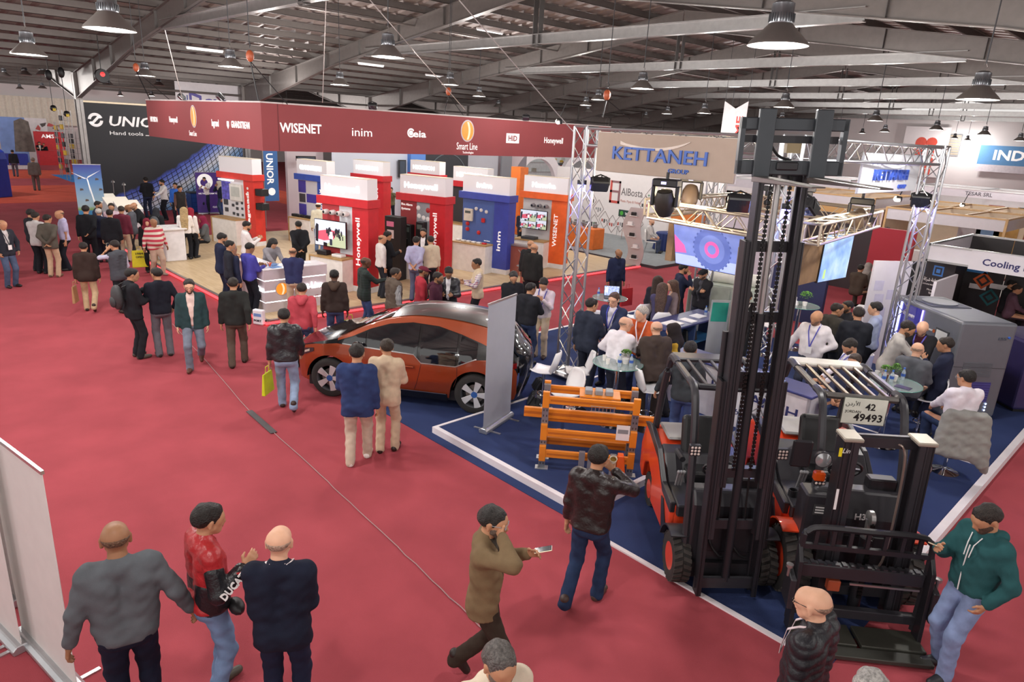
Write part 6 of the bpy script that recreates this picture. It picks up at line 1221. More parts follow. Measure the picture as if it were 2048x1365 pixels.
for i, (x, y, lab) in enumerate(((330, 408, 'blue tool cabinet bench under the mosaic wall'), (415, 412, 'blue tool cabinet below the man with the phone'))):
    P_ = G(x, y+8)+np.array([.7, 0, 0]); c = thing('tool_cabinet', lab, 'cabinet', (P_[0], P_[1], 0), 0, 'tool cabinets'); box('cabinet_body', wk, (-.6, 0, -1.0, 1.0, 0, .9), c); box('worktop', DGREY, (-.65, .03, -1.05, 1.05, .9, .95), c)
    for k in range(4): box('drawer', M('#3560b8', .4), (0, .02, -.95, -.1, .08+.2*k, .25+.2*k), c); box('drawer', M('#3560b8', .4), (0, .02, 0, .95, .08+.2*k, .25+.2*k), c)
for i, (x, y) in enumerate(((215, 416), (240, 424), (262, 432))):
    P_ = G(x, y+22); c = thing('display_case', 'x', 'display', (P_[0], P_[1], 0), 0, 'tilted tool display cases'); c['label'] = 'white tilted tool display case, %s' % ('leftmost of three', 'middle of three', 'rightmost of three')[i]
    MB().prism([(-.45, 0), (.3, 0), (.3, .75), (-.45, 1.02)], -.45, .45, 'y').build('case_body', M('#e3e2e4', .4), c); MB().hexa([(-.45, -.45, 1.02), (.3, -.45, .75), (.3, .45, .75), (-.45, .45, 1.02), (-.45, -.45, 1.05), (.3, -.45, .78), (.3, .45, .78), (-.45, .45, 1.05)]).build('lit_top', M('#f3e9d8', .4, emit=.5), c)
    MB().tube((-.4, 0, 1.2), (-.35, 0, 1.75), .012, 6).lathe([(.0, 1.78), (.06, 1.72), (.08, 1.66)], 12, (-.35, 0, 0)).build('desk_lamp', GALV, c, smooth=True)
PUR = M('#4c2f86', .5)
a, b = G(383, 428), G(414, 434); rb = rollup('purple rollup banner with a white leaf shape in front of the tool wall', (a[0]+.3, a[1]+.2), (a[0]+.4, a[1]+1.3), 2.0, PUR, 0); poly('leaf_shape', arc(.42, 1.55, .36, 0, 2*PI, 24)[:-1], YN, (0, -.003, 0), .002, WTX, rb); poly('leaf_drop', arc(.38, 1.5, .17, 0, 2*PI, 18)[:-1], YN, (0, -.006, 0), .002, PUR, rb); text('WE TRANSFORM YOU', rb, (.08, -.004, .95), YN, .07, WTX, w=.95, bold=.02); text('CLOUD', rb, (.7, -.004, .3), YN, .08, WTX, w=.35)
tb = rollup('sky blue rollup banner with a white wind turbine by the steel column', (-33.9, 7.0), (-33.75, 8.0), 2.35, nodemat('turbine_sheet', lambda nt, co: ramp(nt, nd(nt, 'ShaderNodeMapRange', {'Value': nd(nt, 'ShaderNodeSeparateXYZ', {0: co}).outputs[2], 'From Max': 2.3}).outputs[0], [(0, '#4aa0d8'), (.17, '#4aa0d8'), (.2, '#9cc45a'), (.26, '#bfe0ea'), (.7, '#6fa4e0'), (1, '#4a55b8')]), .5), 0)
for k in range(3): a_ = .6+k*2*PI/3; poly('turbine_blade', [(.45, 1.75), (.45+.62*math.cos(a_)+.02, 1.75+.62*math.sin(a_)), (.45+.1*math.cos(a_+.5), 1.75+.1*math.sin(a_+.5))], YN, (0, -.003, 0), .002, WTX, tb)
poly('turbine_mast', [(.44, 1.75), (.48, 1.75), (.72, .45), (.66, .45)], YN, (0, -.003, 0), .002, WTX, tb)
for x, z in ((.12, 1.72), (.75, 1.68), (.15, 1.25), (.85, 1.25), (.3, .8)): poly('tool_picture', [(0, 0), (.14, .02), (.12, .08), (.02, .1)], YN, (x, -.003, z), .002, M('#6a5a52', .5), tb)
sb = thing('hanging_banner', 'white hanging cloth banner with a violet logo behind the red fascia', 'banner', (-36, 12.05, 4.9)); box('cloth', M('#ddd8dc', .7, var=.03), (-.01, .01, 0, 4.2, 0, 1.15), sb); VIO = M('#4a3c92', .5); text('SIGMA', sb, (.01, 1.35, .1), XP, .36, VIO, w=2.45, ext=.003, bold=.03); poly('frame_logo', [(.62, -.2), (1.2, -.32), (1.2, .42), (.62, .6)], XP, (.01, 0, .15), .002, VIO, sb); poly('frame_inner', [(.74, -.1), (1.08, -.18), (1.08, .3), (.74, .42)], XP, (.012, 0, .15), .002, M('#ddd8dc', .7), sb)
for k in range(3): poly('logo_bar', [(0, -.1), (.06, -.12), (.06, .25+.08*k), (0, .25+.08*k)], XP, (.01, .3+.1*k, .15), .002, M(('#3d8a72', '#3f6a8c', '#434f90')[k], .5), sb)
for y in (.1, 4.1): MB().tube((0, y, 1.15), (0, y, rz_(-36)+1.2-4.9), .01, 5).build('hanging_wire', DGREY, sb)
ub = thing('flag_banner', 'blue vertical flag banner with white tool lettering behind the red tower', 'banner', PX(526, 302, -29)); box('cloth', M('#3a6aa8', .6, var=.05), (-.01, .01, 0, .62, -2.1, .1), ub); text('UNIOR', ub, (.01, .12, -.1), ((0, 0, -1), (0, 1, 0)), .3, WTX, w=1.3, bold=.02); poly('ring_logo', arc(0, 0, .16, 0, 2*PI, 18)[:-1], XP, (.01, .3, -1.7), .002, WTX, ub); MB().tube((0, -.02, .1), (0, -.02, -2.1-ub.location.z+2.1+.02), .015, 6).build('pole', GALV, ub)
# blue curved stand at the left edge
bs = thing('stand_wall', 'bright blue curved stand wall at the far left edge', 'wall panel', G(2, 408)); MB().prism([(-2.5, 0), (.55, 0), (.55, 1.9), (.45, 2.25), (.2, 2.4), (-2.5, 2.4)], 0, 2.5, 'y').build('wall_shell', M('#2d44b0', .4), bs, bevel=.02); bs.rotation_euler = (0, 0, .55); bs.location = Vector(G(-8, 404))+Vector((-1.35, -1.4, 0))
# far left exhibits
rb_ = [(8, 62, '#7c9bd6', 'photo panel of an industrial tower on the far left wall'), (62, 105, '#d8d6d8', 'white panel with a round pinwheel emblem on the far left wall')]
for i, (x0, x1, c, lab) in enumerate(rb_):
    p, q = PX(x0, 330, -70), PX(x1, 330, -70); w_ = thing('poster_wall', lab, 'poster', (-70, p[1], 0)); box('board', M(c, .6, var=.2, nscale=1.), (-.05, 0, 0, q[1]-p[1], 0, 3.6), w_)
    if i == 0: poly('tower_picture', [(.9, .9), (2.3, .9), (2.1, 3.3), (1.6, 3.55), (1.1, 3.3)], XP, (0, 0, 0), .01, M('#6d6660', .6, var=.3, nscale=3), w_)
    else:
        for k in range(8): a_ = 2*PI*k/8; poly('pinwheel_blade', [(.85*math.cos(a_), .85*math.sin(a_)*.8), (.85*math.cos(a_+.6), .85*math.sin(a_+.6)*.8), (.5*math.cos(a_+.75), .5*math.sin(a_+.75)*.8), (.55*math.cos(a_+.2), .55*math.sin(a_+.2)*.8)], XP, (0, 1.5, 2.6), .01, M('#b84a4a' if k % 2 else '#4a4442', .5), w_)
P_ = G(105, 330); rc = thing('demo_counter', 'red demonstration counter with a red back panel at the far left', 'counter', (P_[0], P_[1], 0)); box('counter_body', RED, (-.5, .4, -.9, .9, 0, 1.1), rc); box('back_panel', RED, (-.7, -.6, -.9, 1.2, 1.1, 2.6), rc); text('AMS', rc, (-.6, -.4, 2.1), XP, .3, WTX, w=.9, bold=.02)
P_ = G(45, 338); bt = thing('cloth_table', 'blue cloth covered table at the far left', 'table', (P_[0], P_[1], 0)); box('table_cloth', M('#2c3a9a', .7), (-.4, .4, -1.6, .4, .3, 1.1), bt); box('table_skirt', M('#d8d4d6', .7), (-.38, .38, -1.55, .35, 0, .3), bt)
carpet('floor_mat', '#3f82c8', (-58, -52, 10.6, 13), .008)
for i, (x, y) in enumerate(((122, 352), (135, 360), (148, 352))):
    P_ = G(x, y); s_ = thing('tool_display_rack', 'tall wire rack of yellow and black tools behind the wind turbine banner, %s' % ('left', 'middle', 'right')[i], 'rack', (P_[0], P_[1], 0), .2*i, 'tool display racks'); h_ = (3.6, 4.4, 3.0)[i]
    for dx, dy in ((0, 0), (.5, 0), (0, .5), (.5, .5)): MB().tube((dx, dy, 0), (dx, dy, h_), .025, 6).build('rack_post', GALV, s_)
    random.seed(i)
    for k in range(7): z = .5+k*(h_-.6)/7; box('rack_tool', M(('#c9a92a', '#26262a', '#4d4d52')[(k+i) % 3], .5), (.0, .5*random.uniform(.5, 1), -.05, .1, z, z+.3), s_, bevel=.03); MB().bar((0, 0, z), (.5, .5, z), .02, .02).build('rack_bar', GALV, s_)
for i, (x, y) in enumerate(((97, 150), (122, 145))):
    P_ = PD(x, y, 26); r = thing('safety_block', 'black hanging safety device with yellow strap at upper left, %s' % ('lower left one', 'right one by the column')[i], 'hoist', P_, 0, 'hanging safety devices'); MB().ball((0, 0, 0), .12, .12, .2, 10, 6).build('block_body', BLACK, r, smooth=True); MB().tube((0, 0, .15), (0, 0, rz_(P_[0])-P_[2]), .012, 5).build('chain', BLACK, r); MB().tube((0, 0, -.15), (0, 0, -1.1-.3*i), .012, 5).build('strap', DGREY, r); MB().ball((.05, 0, -1.2-.3*i), .16, .12, .12, 8, 5).build('lower_hook', BLACK, r, smooth=True); box('yellow_tag', M('#c9b02a', .5), (.05, .2, -.05, .05, -1.3-.3*i, -1.2-.3*i), r)
rs = thing('stage_spot', 'round black stage spotlight with a red glow beside the steel column', 'stage light', PD(203, 152, 24)); MB().lathe([(.0, -.2), (.2, -.18), (.24, .05), (.22, .15), (0, .16)], 18, ax='x').build('drum', BLACK, rs, smooth=True); MB().lathe([(.08, .165), (0, .17)], 12, (0, 0, .05), 'x').build('lens', M('#c02020', .3, emit=1.5), rs); MB().tube((0, 0, .2), (0, 0, rz_(rs.location.x)-rs.location.z), .015, 5).build('hanger', BLACK, rs)
# ------------------------------------------------------------------ shell walls behind the red stand
def wallp(lab, b, c, name='partition_panel', cat='wall panel', em=0., rough=.6): return tag(box(name, M(c, rough, emit=em, var=.03, nscale=.7), b), lab, cat)
wallp('pale pink grey stand wall behind the blue flag banner', (-30.2, -30, 14.6, 16.4, 0, 3.7), '#cbbfc4'); wallp('white blue stand wall behind the telephone tower', (-29.4, -29.2, 16.5, 20.6, 0, 3.7), '#cfd7e4'); wallp('bright blue pillar panel at the end of the white blue wall', (-29.3, -28.9, 20.6, 21.5, 0, 3.7), '#5d8fdc')
bw = thing('dark_wall', 'dark wall with a large curved circle behind the red lettered tower', 'wall panel', (-29.6, 21.5, 0)); box('board', M('#33363c', .5), (-.1, 0, 0, 3.4, 0, 3.7), bw); MB().path([(.01, 2+a, 2+b) for a, b in arc(0, 0, 1.3, 0, 2*PI, 36)[:-1]], .03, 5, True).build('circle_line', M('#6d7a80', .4), bw)
for lab, (x0, y0, x1, y1), X in (('black flat screen on the wall above the telephone tower', (593, 312, 632, 322), -29.1), ('dark flat screen right of the circle wall', (745, 313, 780, 337), -29.3), ('tall grey screen column behind the fire alarm tower', (798, 320, 812, 355), -29)):
    p, q = PX(x0, y0, X), PX(x1, y1, X); s_ = thing('flat_screen', lab, 'screen', (X, p[1], q[2])); box('bezel', BLKG, (-.08, 0, 0, q[1]-p[1], 0, p[2]-q[2]), s_); box('display', M('#3c4654', .2, emit=.1), (0, .004, .05, q[1]-p[1]-.05, .05, p[2]-q[2]-.05), s_); MB().bar((-.04, .3, 0), (-.04, .3, -q[2]+.01), .06, .06).build('stand_post', GREY, s_)
wallp('light grey stand wall behind the fire alarm tower', (-30.2, -30, 24.9, 27.5, 0, 3.7), '#c9ccd4'); wallp('grey door panel beside the arches', (-29.9, -29.8, 27.6, 28.4, 0, 3.4), '#8f9298'); wallp('pink white stand wall left of the arches', (-30.3, -30.2, 27.5, 30, 0, 3.9), '#d9ccd0')
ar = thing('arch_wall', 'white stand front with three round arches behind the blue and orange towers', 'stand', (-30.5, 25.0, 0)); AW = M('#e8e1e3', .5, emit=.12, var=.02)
for k in range(3):
    c = 1.9+k*4.2; poly('arch_ring', arc(c, 1.5, 2.15, 0, PI, 26)+arc(c, 1.5, 1.6, PI, 0, 26), XP, (0, 0, 0), .3, AW, ar)
    for s in (-1, 1): box('arch_leg', AW, (0, .3, c+s*1.875-.275, c+s*1.875+.275, 0, 1.5), ar)
    text(('PREMIER', 'D//ARCHI', 'torna')[k], ar, (.302, c-.5, 3.2), XP, .22, M('#3a3436', .5), w=1.0, bold=.02)
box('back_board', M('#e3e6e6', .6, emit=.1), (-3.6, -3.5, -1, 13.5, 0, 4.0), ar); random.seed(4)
for k in range(40): y, z = random.uniform(0, 12.6), random.uniform(.8, 2.9); box('shelf_product', M(random.choice(['#8fa09a', '#c9c4b8', '#e0b840', '#b84a3c', '#5d7480', '#d8d8d4']), .5), (-3.5, -3.3, y, y+random.uniform(.12, .4), z, z+random.uniform(.1, .35)), ar)
for z in (.75, 1.4, 2.05, 2.7): box('shelf', WHITE, (-3.5, -3.2, 0, 12.6, z-.03, z), ar)
wallp('low white display wall right of the arches', (-26, -25.8, 29.5, 33, 0, 1.2), '#e0dcdc')
# ------------------------------------------------------------------ pipe fitting stand behind the left truss tower
alb = struct('floor_grey'); box('carpet_tile', M('#8b9092', .9, bump=.3, bscale=200), (-24.5, -14.35, 21.3, 27.2, 0, .09), alb); box('edge_strip', DGREY, (-24.5, -14.3, 21.25, 21.3, 0, .1), alb); box('edge_strip', DGREY, (-14.35, -14.3, 21.3, 27.2, 0, .1), alb)
aw = thing('diamond_wall', 'white stand wall with diamond framed product pictures and a red grey letter logo', 'wall panel', (-24.5, 26.6, .09)); box('wall_board', M('#dedad9', .6, var=.02), (0, 9.6, 0, .1, 0, 2.95), aw); DL = M('#6d5a58', .6)
def albp(x, y): p = PY(x, y, 26.6); return p[0]+24.5, p[2]-.09
for i, (x, y) in enumerate(((1197, 417), (1209, 440), (1188, 446), (1224, 448), (1241, 447), (1259, 434 + 12), (1290, 410), (1303, 392), (1275, 447), (1183, 400))):
    cx, cz = albp(x, y); d_ = .42
    for k in range(4): a0, a1 = k*PI/2, (k+1)*PI/2; MB().bar((cx+d_*.8*math.cos(a0), -.004, cz+d_*math.sin(a0)), (cx+d_*.8*math.cos(a1), -.004, cz+d_*math.sin(a1)), .012, .02, (0, 1, 0)).build('diamond_edge', DL, aw)
    random.seed(i)
    for k in range(3): box('product_picture', M(random.choice(['#3a3a3c', '#b04a42', '#5a8a6a', '#8d8d90']), .5), (cx-.18+.13*k, cx-.1+.13*k, -.006, 0, cz-.08+random.uniform(-.1, .05), cz+.04), aw)
cx, cz = albp(1218, 405); LG_ = M('#8a6468', .5)
for b in ((0, .12, 0, 1.05), (0, .62, 0, .12), (0, .62, .5, .6), (.5, .62, .0, .5), (.08, .62, .95, 1.05), (.52, .62, .6, 1.05)): box('logo_stroke', M('#c05048', .5) if b[2] == 0 and b[3] > 1 or b[3] == .12 else LG_, (cx+b[0], cx+b[1], -.01, 0, cz+b[2], cz+b[3]), aw)
cx, cz = albp(1242, 390); text('AlBosta', aw, (cx, 0, cz), YN, .36, M('#6b6668', .5), w=1.25); text('Plastic Pipes & Fittings', aw, (cx, 0, cz-.32), YN, .12, M('#c08a80', .5), w=1.2); gb = box('green_box', M('#1f4038', .5), (cx-.03, cx+1.15, -.012, 0, cz-1.0, cz-.68), aw); text('TAHWEEL', aw, (cx+.35, -.012, cz-.9), YN, .11, WTX, w=.5); poly('round_mark', arc(.15, -.84, .1, 0, 2*PI, 14)[:-1], YN, (cx, -.012, cz), .003, M('#4aa83a', .5), aw)
OC = M('#d9702a', .5)
oc = thing('orange_counter', 'long orange counter topped with pipe fittings at the grey stand edge', 'counter', (-22.5, 21.9, .09)); box('counter_body', OC, (0, 4.6, 0, .7, 0, .85), oc, bevel=.02); box('orange_column', OC, (-.6, 0, .1, .6, 0, 3.0), oc)
random.seed(2)
for i in range(12): o = MB().lathe([(.05, 0), (.1, .02), (.1, .14), (.06, .18), (.06, .24)], 10).build('pipe_fitting', M('#c8622a' if i < 6 else '#77787c', .45), smooth=True); o.location = (-21.8+.32*i, 22.25+random.uniform(-.2, .2), .94); o.rotation_euler = (0, random.choice((0, 0)), i); tag(o, '%s orange pipe fitting from the left on the long orange counter' % ORD[i] if i < 6 else '%s grey metal fitting on the right half of the orange counter' % ORD[i-6], 'fitting', 'orange pipe fittings' if i < 6 else 'grey fittings')
wallp('orange stand panel seen over the white chairs', (-17.2, -15.6, 26.3, 26.5, .09, 1.6), '#c9702e')
ws = thing('wave_stand', 'wavy white product stand with small samples in front of the diamond wall', 'stand', (*G(1262, 530, .09)[:2], .09), .2); n = 16
wav = [(.16*math.sin(i/n*PI*2.2), i/n*2.1) for i in range(n+1)]
MB().prism([(-.33+a, z) for a, z in wav]+[(.33+a*.7, z) for a, z in wav[::-1]], -.02, .03, 'y').build('wave_panel', M('#b9adad', .35, var=.03), ws)
for i, z in enumerate((.25, .65, 1.05, 1.45, 1.8)): a_ = .16*math.sin(z/2.1*PI*2.2); box('small_shelf', WHITE, (a_-.15, a_+.15, -.14, -.02, z, z+.02), ws); box('sample', (BLACK, WHITE)[i % 2], (a_-.1, a_+.08, -.12, -.03, z+.02, z+.14), ws, bevel=.01)
def fold_chair(lab, loc, rz, grp, seat='#e6e4e2'):
    r = thing('chair', lab, 'chair', loc, rz, grp); w_ = M(seat, .6)
    box('seat', w_, (-.22, .22, -.22, .2, .43, .47), r, bevel=.015); bk = MB().prism([(-.21, 0), (.21, 0), (.2, .4), (.12, .5), (-.12, .5), (-.2, .4)], -.03, .03, 'y').build('backrest', w_, r, bevel=.015); bk.location = (0, -.22, .45); bk.rotation_euler = (.12, 0, 0)
    for sx in (-.2, .2):
        for sy, ty in ((-.24, -.1), (.22, .12)): MB().tube((sx, sy, 0), (sx, ty*1.6, .44), .014, 6).build('leg', CHROME, r, smooth=True)
    return r
for i, (x, y, rz, lab) in enumerate(((1238, 470, 2.6, 'white chair with a black backpack at the pipe fitting stand'), (1300, 505, -1.0, 'white chair of the seated man at the pipe fitting stand'), (1335, 480, 1.4, 'white chair behind the blue cloth table'), (1255, 480, 2.9, 'white chair behind the wavy stand'))):
    P_ = G(x, y, .09); fold_chair(lab, (P_[0], P_[1], .09), rz, 'white cloth chairs at the pipe fitting stand')
bp = thing('backpack', 'black backpack hung on a white chair', 'bag', Vector(G(1238, 470, .09))+Vector((0, 0, .5)), .3); MB().ball((0, 0, .2), .17, .11, .22, 12, 8).build('bag_body', BLACK, bp, smooth=True); MB().path([(-.08, -.1, .1), (-.1, -.14, .25), (-.06, -.08, .4)], .015, 5).build('strap', BLACK, bp)
P_ = G(1335, 500, .09); ct = thing('round_table', 'round table under a pleated dark blue cloth at the pipe fitting stand', 'table', (P_[0], P_[1], .09)); vs = []
for zz, rr, am in ((.74, .52, 0), (.72, .55, .01), (.3, .58, .03), (.02, .62, .045)): vs += [((rr+am*math.sin(k*PI/1.5))*math.cos(2*PI*k/72), (rr+am*math.sin(k*PI/1.5))*math.sin(2*PI*k/72), zz) for k in range(72)]
MB().add(vs, [(j*72+k, j*72+(k+1) % 72, (j+1)*72+(k+1) % 72, (j+1)*72+k) for j in range(3) for k in range(72)]+[tuple(range(72))]).build('table_cloth', M('#22336a', .7), ct, smooth=True); MB().lathe([(.1, .74), (.1, .76), (.03, .76), (.03, .9)], 12).build('water_jug', M('#c9d4da', .1, alpha=.6), ct)
# control boxes beside the desk of the blue stand
cbx = thing('switchgear_cabinet', 'low pale green switchgear cabinet behind the man in a cap', 'cabinet', (-8.9, 14.75, .008), .3); gm_ = M('#aeb8ae', .5); box('cabinet_body', gm_, (0, 1.9, 0, .6, 0, 1.3), cbx, bevel=.02); box('door', M('#b8c2b8', .5), (.1, 1.0, -.015, 0, .1, 1.25), cbx); box('door', M('#b8c2b8', .5), (1.05, 1.8, -.015, 0, .1, 1.2), cbx); MB().tube((.2, .35, 1.45), (1.7, .35, 1.45), .16, 16).build('roll_drum', M('#d8d8d0', .5), cbx, smooth=True)
# ------------------------------------------------------------------ stands on the right
rs_ = thing('shell_stand', 'white shell scheme stand with a blue lettered fascia at the right edge', 'stand', (-5.1, 19.5, 0)); SW = M('#e2e1e8', .5, var=.02)
box('fascia_board', SW, (0, 1.0, -.02, .02, 2.08, 2.42), rs_); box('name_board', SW, (.95, 4.2, -.10, -.04, 2.0, 2.45), rs_); text('Cooling Industries', rs_, (1.22, -.1, 2.14), YN, .16, M('#2b2a66', .5), w=1.75, bold=.02)
for b in ((0, 4.2, -.03, .03, 2.42, 2.47), (0, 4.2, -.03, .03, 2.03, 2.08), (-.03, .03, 0, 4, 2.42, 2.47), (0, 4.2, 3.97, 4.03, 2.42, 2.47)): box('aluminium_rail', ALU, b, rs_)
for x, y in ((0, 0), (4.2, 0), (0, 4), (2.1, 4), (4.2, 4)): box('aluminium_post', ALU, (x-.03, x+.03, y-.03, y+.03, 0, 2.47), rs_)
box('side_fascia', SW, (-.02, .02, 0, 4, 2.08, 2.42), rs_); BKW = M('#2c2a2c', .5)
for i in range(4): box('graphic_wall', BKW, (i*1.05, i*1.05+1.03, 3.92, 3.96, 0, 2.42), rs_)
box('side_graphic', BKW, (.02, .05, 2.0, 3.9, 0, 2.05), rs_); random.seed(12)
for i in range(8): x, z = random.uniform(.2, 3.9), random.uniform(.4, 1.8); box('printed_card', M('#e6e4e4', .5), (x, x+.42, 3.905, 3.92, z, z+.14), rs_)
for x, z, c in ((.35, 1.65, '#3f86c8'), (.55, 1.2, '#d9622e'), (.8, .75, '#1f6f74')):
    for k in range(3): s_ = .26-.08*k; poly('square_emblem', [(0, -s_), (s_, 0), (0, s_), (-s_, 0)] if c != '#3f86c8' else [(-s_, -s_), (s_, -s_), (s_, s_), (-s_, s_)], YN, (x, 3.9-.004*k, z), .003, M(c, .5) if k % 2 == 0 else BKW, rs_)
for x in (1.5, 1.95): poly('round_picture', arc(0, 0, .2, 0, 2*PI, 18, .26)[:-1], YN, (x, 3.9, 1.75), .004, M('#e6e4e4', .5), rs_)
kr = rollup('black rollup banner with a blue square emblem and arabic lettering', (-5.35, 20.3), (-4.55, 20.1), 2.05, M('#26242a', .5), 0); KW = M('#e6e4e4', .5)
for k, c in ((0, '#3f78c0'), (1, '#26242a'), (2, '#3f78c0')): s_ = .13-.04*k; poly('square_emblem', [(-s_, -s_), (s_, -s_), (s_, s_), (-s_, s_)], YN, (.42, -.003-.002*k, 1.72), .002, M(c, .5), kr)
text('\uFE94\uFEDB\uFEAE\uFEB7 \uFE94\uFECB\uFE8E\uFEE8\uFEBB \uFEAA\uFEF3\uFEAE\uFE92\uFE98\uFEDF\uFE8D', kr, (.1, -.004, 1.42), YN, .09, KW, w=.64, bold=.01); text('COOLING INDUSTRIES COMPANY', kr, (.1, -.004, 1.32), YN, .035, KW, w=.62); text('Micro Control', kr, (.24, -.004, 1.18), YN, .05, KW, w=.36); text('Systems', kr, (.3, -.004, 1.1), YN, .05, KW, w=.22); poly('gold_part', [(.2, .5), (.6, .58), (.58, .8), (.25, .72)], YN, (0, -.004, 0), .003, M('#c8942e', .4), kr)
wallp('white partition wall behind the grey compressor cabinet', (-4.1, -4.04, 16.6, 18.2, .0, 2.0), '#cfccd2'); 
P_ = G(1985, 590); td = thing('display_table', 'black framed display table with white chairs at the right stand', 'table', (P_[0], P_[1], 0), .2); box('table_top', M('#e0dedc', .4), (-.7, .7, -.35, .35, .74, .77), td)
for x in (-.68, .68):
    for y in (-.33, .33): MB().bar((x, y, 0), (x, y, .74), .03, .03).build('leg', BLACK, td)
for i, (x, y, rz, lab) in enumerate(((1948, 585, 2.2, 'white plastic chair left at the black framed table'), (1995, 620, 2.8, 'white plastic chair in front of the black framed table'), (1700, 570, 2.4, 'white plastic chair of the man in brown at the rear'))):
    P_ = G(x, y); fold_chair(lab, (P_[0], P_[1], 0), rz, 'white plastic chairs', '#efeeee')
# distant shell stands
def shell(lab, x, y, w, d, h, txt=None, wall='#dcd8d8', fas='#d6d2da', tc='#6a6670', n=2, wood=False):
    r = thing('shell_stand', lab, 'stand', (x, y, 0), 0, 'distant shell scheme stands'); m = M(fas, .5, var=.03)
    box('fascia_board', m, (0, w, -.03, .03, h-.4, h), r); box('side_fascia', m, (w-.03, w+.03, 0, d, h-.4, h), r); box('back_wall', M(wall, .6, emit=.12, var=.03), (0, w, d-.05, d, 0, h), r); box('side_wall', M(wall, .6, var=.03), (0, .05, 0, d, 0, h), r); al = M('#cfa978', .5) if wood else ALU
    for px in (0, w): box('post', al, (px-.04, px+.04, -.04, .04, 0, h+.05), r)
    for k in range(n+1): box('ceiling_rail', al, (k*w/n-.04, k*w/n+.04, 0, d, h, h+.06), r)
    box('front_rail', al, (0, w, -.05, .05, h, h+.06), r); box('rear_rail', al, (0, w, d-.05, d+.05, h, h+.06), r)
    if txt: text(txt, r, (w*.5, -.03, h-.28), YN, .2, M(tc, .5), align='CENTER', ext=.004, bold=.01)
    c_ = box('stand_counter', M('#e6e3e3', .5), (w*.25, w*.6, .1, .6, 0, 1.0), r); random.seed(int(x*10))
    for k in range(3): xx = random.uniform(.2, w-.9); box('wall_poster', M(random.choice(['#4a62a8', '#c8c4c8', '#a84a4a', '#4d4d55', '#7da0c8', '#c9a05a']), .5), (xx, xx+.8, d-.08, d-.05, 1.0, 2.0), r)
    return r
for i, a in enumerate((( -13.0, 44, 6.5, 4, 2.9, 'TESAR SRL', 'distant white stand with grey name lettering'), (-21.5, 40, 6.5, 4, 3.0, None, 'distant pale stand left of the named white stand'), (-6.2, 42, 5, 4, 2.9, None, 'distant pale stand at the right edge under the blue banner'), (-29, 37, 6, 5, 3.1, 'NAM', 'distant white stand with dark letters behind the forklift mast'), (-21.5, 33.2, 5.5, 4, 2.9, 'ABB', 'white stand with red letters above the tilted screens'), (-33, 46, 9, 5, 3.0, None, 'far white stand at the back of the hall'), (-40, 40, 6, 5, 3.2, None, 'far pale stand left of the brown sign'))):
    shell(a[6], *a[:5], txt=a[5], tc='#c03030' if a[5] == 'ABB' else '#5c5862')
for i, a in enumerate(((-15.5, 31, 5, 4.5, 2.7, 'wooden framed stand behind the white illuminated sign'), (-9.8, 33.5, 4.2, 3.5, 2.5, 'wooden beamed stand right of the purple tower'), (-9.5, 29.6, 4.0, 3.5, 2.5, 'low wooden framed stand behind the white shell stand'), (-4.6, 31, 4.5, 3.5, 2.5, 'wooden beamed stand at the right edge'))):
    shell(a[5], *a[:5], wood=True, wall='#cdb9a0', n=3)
wallp('black and red graphic wall behind the seated visitors', (-10.4, -8.2, 24.6, 24.8, 0, 2.5), '#3a3034'); wallp('red graphic panel beside the black one', (-8.2, -6.9, 24.6, 24.8, 0, 2.2), '#b82c3c'); wallp('dark blue city picture wall behind the raised forklift mast', (-8.6, -7.0, 18.4, 18.55, 0, 1.5), '#25305a'); wallp('wooden door panel behind the purple truss tower', (-12.2, -10.6, 29.0, 29.2, 0, 2.5), '#c49a62'); wallp('pale violet partition behind the rear tables', (-12.5, -9.5, 22.4, 22.5, 0, 2.4), '#c4c0cc')
cl_ = wallp('navy panel with white lamp shades at the stand behind the brown sign', (-21.3, -19.5, 32.4, 32.5, 0, 3.0), '#27406f')
sh2 = thing('white_rack', 'white shelf rack with green plants at the rear of the stand', 'shelf', (*G(1700, 545)[:2], 0), .1)
for z in (.05, .55, 1.05): box('board', WHITE, (0, .8, 0, .35, z, z+.04), sh2)
for x in (0, .8): box('side_panel', WHITE, (x-.02, x+.02, 0, .35, 0, 1.1), sh2)
for i, (x, y, lab) in enumerate(((1697, 525, 'low round white table with a plant behind the cube shelf'), (1760, 520, 'low white table right of the seated man in brown'))):
    P_ = G(x, y+25); t_ = thing('round_table', lab, 'table', (P_[0], P_[1], 0), 0, 'low white tables'); MB().lathe([(0, .72), (.45, .72), (.45, .75), (0, .75)], 24).build('table_top', WHITE, t_, smooth=True); MB().tube((0, 0, .02), (0, 0, .72), .04, 10).build('column', CHROME, t_, smooth=True); MB().lathe([(.28, 0), (.28, .02), (.04, .04)], 20).build('base_disc', CHROME, t_, smooth=True); plant((P_[0]+.1, P_[1], .75), 'small green plant on the %s' % lab.split(' with')[0], .1)
